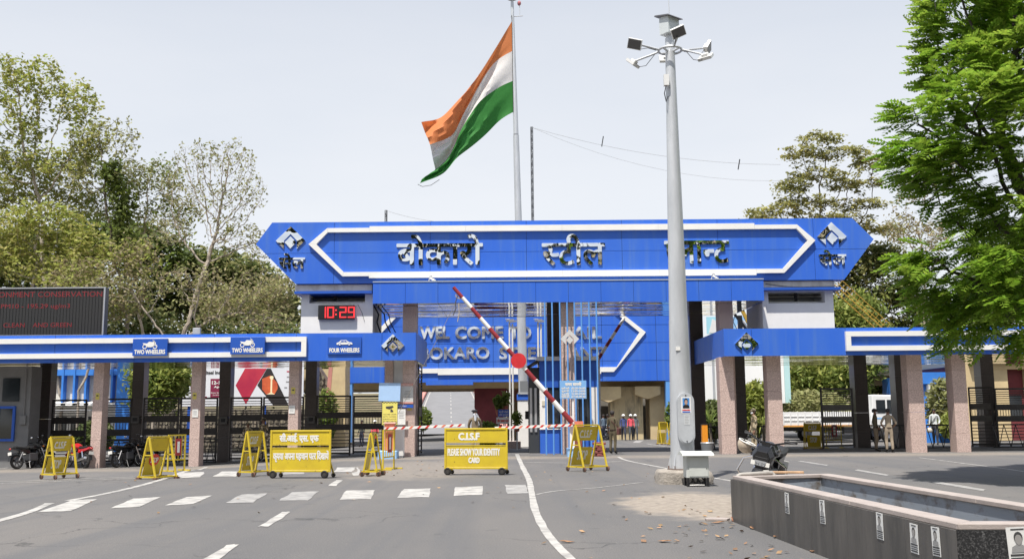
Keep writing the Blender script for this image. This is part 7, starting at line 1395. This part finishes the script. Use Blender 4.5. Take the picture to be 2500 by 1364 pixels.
# bushes and palms
def bush(label, px, py_base, Y, r, h, m, n, ls, seed, cat='shrub', name='shrub', elong=2.0, z0=None):
    rg = np.random.default_rng(seed); p = W(px, 1000, Y); z = hz(p.x, Y) + .55 if Y > 90 else gz(p.x, Y); z = z if z0 is None else z0; t = T(name, label, cat, (p.x, Y, z), group='shrubs round the gate'); b = MB()
    for k in range(7): a = rg.uniform(0, 6.28); q = rg.uniform(.2, .7) * r; b.tube([(0, 0, 0), (q * .4 * math.cos(a), q * .4 * math.sin(a), h * .4), (q * math.cos(a), q * math.sin(a), h * .8)], [.03, .02, .01], 4)
    b.build('stem', bark, t); c = ellip(rg, n, (0, 0, h * .58), (r, r, h * .46), .35); v, q = leaf_mesh(c, ls, rg, .4, elong); np_mesh('crown', v, q, m, t); return t
bush('green potted shrub behind the guard with the beret', 1190, 1050, 47, .55, 1.3, lf_mid, 900, .13, 51); bush('leafy shrub beside the pink parapet', 1034, 1000, 92, .8, 2.4, lf_mid, 500, .2, 52, z0=.1); bush('dark shrub at the foot of the white hoarding', 1740, 1040, 55, 1.0, 2.3, lf_dark, 1800, .16, 53); bush('yellow green feathery shrub behind the soldier with the mask', 1848, 1040, 54, 1.1, 3.3, lf_light, 2400, .12, 54, elong=4); bush('broad shrub behind the flatbed truck', 1985, 1020, 61, 2.4, 3.0, lf_oliv, 2600, .18, 55); bush('thin shrub before the blue building', 2300, 1050, 54.4, .9, 3.4, lf_oliv, 1300, .13, 56, elong=3); bush('low green shrub behind the zigzag railing', 2322, 1050, 53.2, .7, 1.5, lf_light, 900, .15, 57, elong=3.5)
bush('dark shrub behind the first gate leaf', 235, 1100, 50, 1.0, 1.9, lf_dark, 1300, .15, 58); bush('thin green shrub under the flyover edge', 1655, 1040, 60, .8, 2.6, lf_mid, 900, .16, 59); bush('climbing shrub on the stone retaining wall', 795, 1000, 61, .8, 3.6, lf_mid, 700, .16, 60)
for px, Y, h, lab in ((1733, 52, 2.6, 'small spiky palm beside the white hoarding'), (2318, 50.5, 1.7, 'small fan palm behind the walking man'), (1862, 50, 2.4, 'spiky palm behind the masked soldier')):
    rg = np.random.default_rng(px); p = W(px, 1000, Y); t = T('palm', lab, 'palm', (p.x, Y, 0), group='small palms'); MB().tube([(0, 0, 0), (0, 0, h * .45)], [.09, .06], 8).build('trunk', bark, t); vs = []; fs = []
    for k in range(34):
        a = rg.uniform(0, 6.28); el = rg.uniform(-.2, 1.3); L_ = h * .5 * rg.uniform(.8, 1.1); d = np.array([math.cos(a) * math.cos(el), math.sin(a) * math.cos(el), math.sin(el)]); sd = np.array([-math.sin(a), math.cos(a), 0]) * .035; p0 = np.array([0, 0, h * .45]); p1 = p0 + d * L_ * .6; p2 = p0 + d * L_ + np.array([0, 0, -.25 * L_])
        i = len(vs); vs += [p0 - sd * .4, p0 + sd * .4, p1 + sd, p1 - sd, p2]; fs += [(i, i + 1, i + 2, i + 3)]; fs += [(i + 3, i + 2, i + 4, i + 4)][:0]; vs += [p2 + sd * .1]; fs += [(i + 3, i + 2, i + 5, i + 4)]
    np_mesh('crown', np.array(vs), np.array(fs), lf_light if px > 1800 else lf_mid, t)
for px, py, Y, lab in ((1233, 990, 47.5, 'potted plant with round leaves on the higher stand'), (1217, 1000, 47.2, 'small potted plant beside the blue Hindi board'), (1262, 1040, 48, 'potted plant at the foot of the camera pole')):
    p = W(px, py, Y); t = T('potted_plant', lab, 'potted plant', (p.x, Y, 0), group='potted plants'); zz = max(.05, p.z - .25); MB().cyl((0, 0, 0), (0, 0, zz), .03, n=6).build('stand', galv, t); MB().tube([(0, 0, zz), (0, 0, zz + .25)], [.11, .16], 12).build('pot', mat('terracotta', (.42, .14, .09), .8), t, smooth=True); rg = np.random.default_rng(px); c = ellip(rg, 160, (0, 0, zz + .6), (.26, .26, .38), .2); v, q = leaf_mesh(c, .12, rg); np_mesh('crown', v, q, lf_mid, t)
# ================================================================== leafy tree close by on the right
FB = (12.9, 22.5, 0.0); rg = np.random.default_rng(77)
ft = T('leafy_tree', 'large bright green feathery leaved tree hanging over the right canopy', 'tree', FB)
bl = [((11.8, 22, 11.4), (2.0, 2.4, 1.2)), ((13.2, 22.5, 10.6), (2.6, 3, 2.0)), ((11.5, 21.8, 9.6), (1.8, 2.2, .7)), ((10.7, 21.5, 8.3), (1.6, 2.2, .7)), ((10.4, 22, 7.3), (1.6, 2.2, .6)), ((11.8, 22, 6.3), (1.7, 2.4, .6)), ((10.2, 21.8, 4.7), (1.4, 2.0, .8)), ((11.2, 22.2, 3.9), (2.0, 2.4, .9)), ((13.5, 22.5, 6.5), (2.8, 3, 3)), ((12.7, 22, 3.6), (1.7, 2.2, .7)), ((14.5, 23, 9.5), (2.4, 2.6, 2.4))]
A_ = np.concatenate([ellip(rg, 130, c, r, .3) for c, r in bl]); N, Pp = colonise(FB, A_, .42, .5, 2.6, 77, jit=.2); rr_ = radii(N, Pp, .010); rr_ = .010 + (rr_ - .010) * (.26 - .010) / (rr_[0] - .010)
limb_mesh(N, Pp, rr_, FB).build('trunk', bark_dk, ft, smooth=True)
tips = N[rr_ < .022]; tips = tips[tips[:, 2] > 2.5]
def fronds(cent, dirs, rg, Lm):
    n = len(cent); K = 6; out = np.empty((n, 2 * K + 1, 4, 3)); L_ = Lm * rg.uniform(.7, 1.2, n)[:, None]; d = dirs / np.linalg.norm(dirs, axis=1)[:, None]; up = np.tile([0, 0, 1.0], (n, 1)) + rg.normal(0, .25, (n, 3)); s = np.cross(d, up); s /= np.linalg.norm(s, axis=1)[:, None]; u = np.cross(s, d)
    def P_(f): return cent + d * L_ * f - u * (L_ * .28 * f * f)
    out[:, 0, 0] = P_(0) - s * .005; out[:, 0, 1] = P_(0) + s * .005; out[:, 0, 2] = P_(1) + s * .004; out[:, 0, 3] = P_(1) - s * .004
    for k in range(K):
        f = .18 + .78 * k / (K - 1); p = P_(f); ln = L_ * .36 * math.sin(math.pi * (.25 + .62 * k / (K - 1))) ; w_ = L_ * .095
        for j, sg in enumerate((-1, 1)):
            a = s * sg * .86 + d * .45 - u * .18; e = p + a * ln; t_ = d - a * (d * a).sum(1)[:, None] * .8; i = 1 + 2 * k + j
            out[:, i, 0] = p; out[:, i, 1] = p + a * ln * .5 + t_ * w_; out[:, i, 2] = e; out[:, i, 3] = p + a * ln * .5 - t_ * w_
    return out.reshape(-1, 3)
nf = 11000; ci = rg.integers(0, len(tips), nf); c = tips[ci] + rg.normal(0, .14, (nf, 3)); ctr = np.array([12.6, 22.3, 6.5]); d = c - ctr; d[:, 2] *= .25; d /= np.linalg.norm(d, axis=1)[:, None]; d += rg.normal(0, .55, (nf, 3)) * np.array([1, 1, .45]); v = fronds(c - np.array(FB), d, rg, .48)
np_mesh('crown', v, np.arange(len(v)).reshape(-1, 4), lf_frond, ft)
# ================================================================== fallen leaves, and the wood behind the camera that the steel letters mirror
rg = np.random.default_rng(5); P_ = []
for px, py, n, sx, sy in ((1790, 1300, 60, 110, 40), (1580, 1230, 40, 150, 50), (900, 1180, 16, 200, 35), (400, 1200, 14, 250, 40), (1350, 1160, 12, 120, 25), (1960, 1340, 50, 90, 25), (1000, 1140, 40, 90, 12)):
    for k in range(n):
        x, y = rg.normal(px, sx), rg.normal(py, sy)
        if 1090 < y < 1400 and -60 < x < 2560:
            g_ = G(x, y)
            if not (3.1 < g_.x < 5.2 and 7.6 < g_.y < 15): P_.append(tuple(g_ + Vector((0, 0, .018))))
P_ = np.array(P_); v, q = leaf_mesh(P_, .06, rg, 3.0, 1.6); v[:, 2] = np.maximum(v[:, 2], .008 + np.array([gz(a, b_) for a, b_ in v[:, :2]])); np_mesh('fallen_leaves', v, q, mat('fallen_leaf', (.27, .165, .09), .8, island=.5, var=.3, vs=9), None, 'stuff')['label'] = 'dry brown leaves scattered over the asphalt'
big = [(1752, 1277, 'large curled brown leaf beside the broken stone scrap'), (1840, 1291, 'large brown leaf near the clay shard'), (1900, 1312, 'dry brown leaf at the foot of the planter side'), (1622, 1323, 'single orange brown leaf on the open asphalt'), (1965, 1334, 'pair of brown leaf halves along the planter foot'), (1385, 1324, 'yellow brown leaf lying on the painted lane line'), (1990, 1348, 'brown leaf nearest the camera beside the planter')]
for i, (px, py, lab) in enumerate(big):
    g_ = G(px, py); b = MB(); pts = [(-.09, 0), (-.05, .035), (.0, .045), (.05, .03), (.10, 0), (.05, -.03), (0, -.045), (-.05, -.03)]; c0 = [(x, y, .01 + .02 * abs(y) * 10 * (1 + .4 * math.sin(i + x * 30)) * .5 + .012 * (x > .04)) for x, y in pts]; b.add(c0 + [(x, y, z + .003) for x, y, z in c0], [tuple(range(7, -1, -1)), tuple(range(8, 16))] + [(k, (k + 1) % 8, (k + 1) % 8 + 8, k + 8) for k in range(8)]); o = b.build('fallen_leaf', mat('fallen_leaf_big', (.32, .17, .085), .8, var=.3, vs=20), None, label=lab, cat='leaf', group='large fallen leaves'); o.location = (g_.x, g_.y, .003); o.rotation_euler = (0, 0, i * 1.9)
rg = np.random.default_rng(9); C_ = []
for k in range(26):
    x = -75 + 150 * k / 25 + rg.normal(0, 2); h = rg.uniform(15, 23) + (6 if x > 4 else 0); C_.append(ellip(rg, 900, (x, -17 + rg.normal(0, 2), h * .55), (4.2, 3, h * .5), .3))
v, q = leaf_mesh(np.concatenate(C_), 1.15, rg, .2, 1.3); np_mesh('treeline', v, q, mat('shaded_wood_leaf', (.03, .045, .016), .7, island=.3), None, 'stuff')['label'] = 'dark wood across the road behind the viewer'  # leaf colour darkened to hold the wood's shade, so the letters mirror it dark
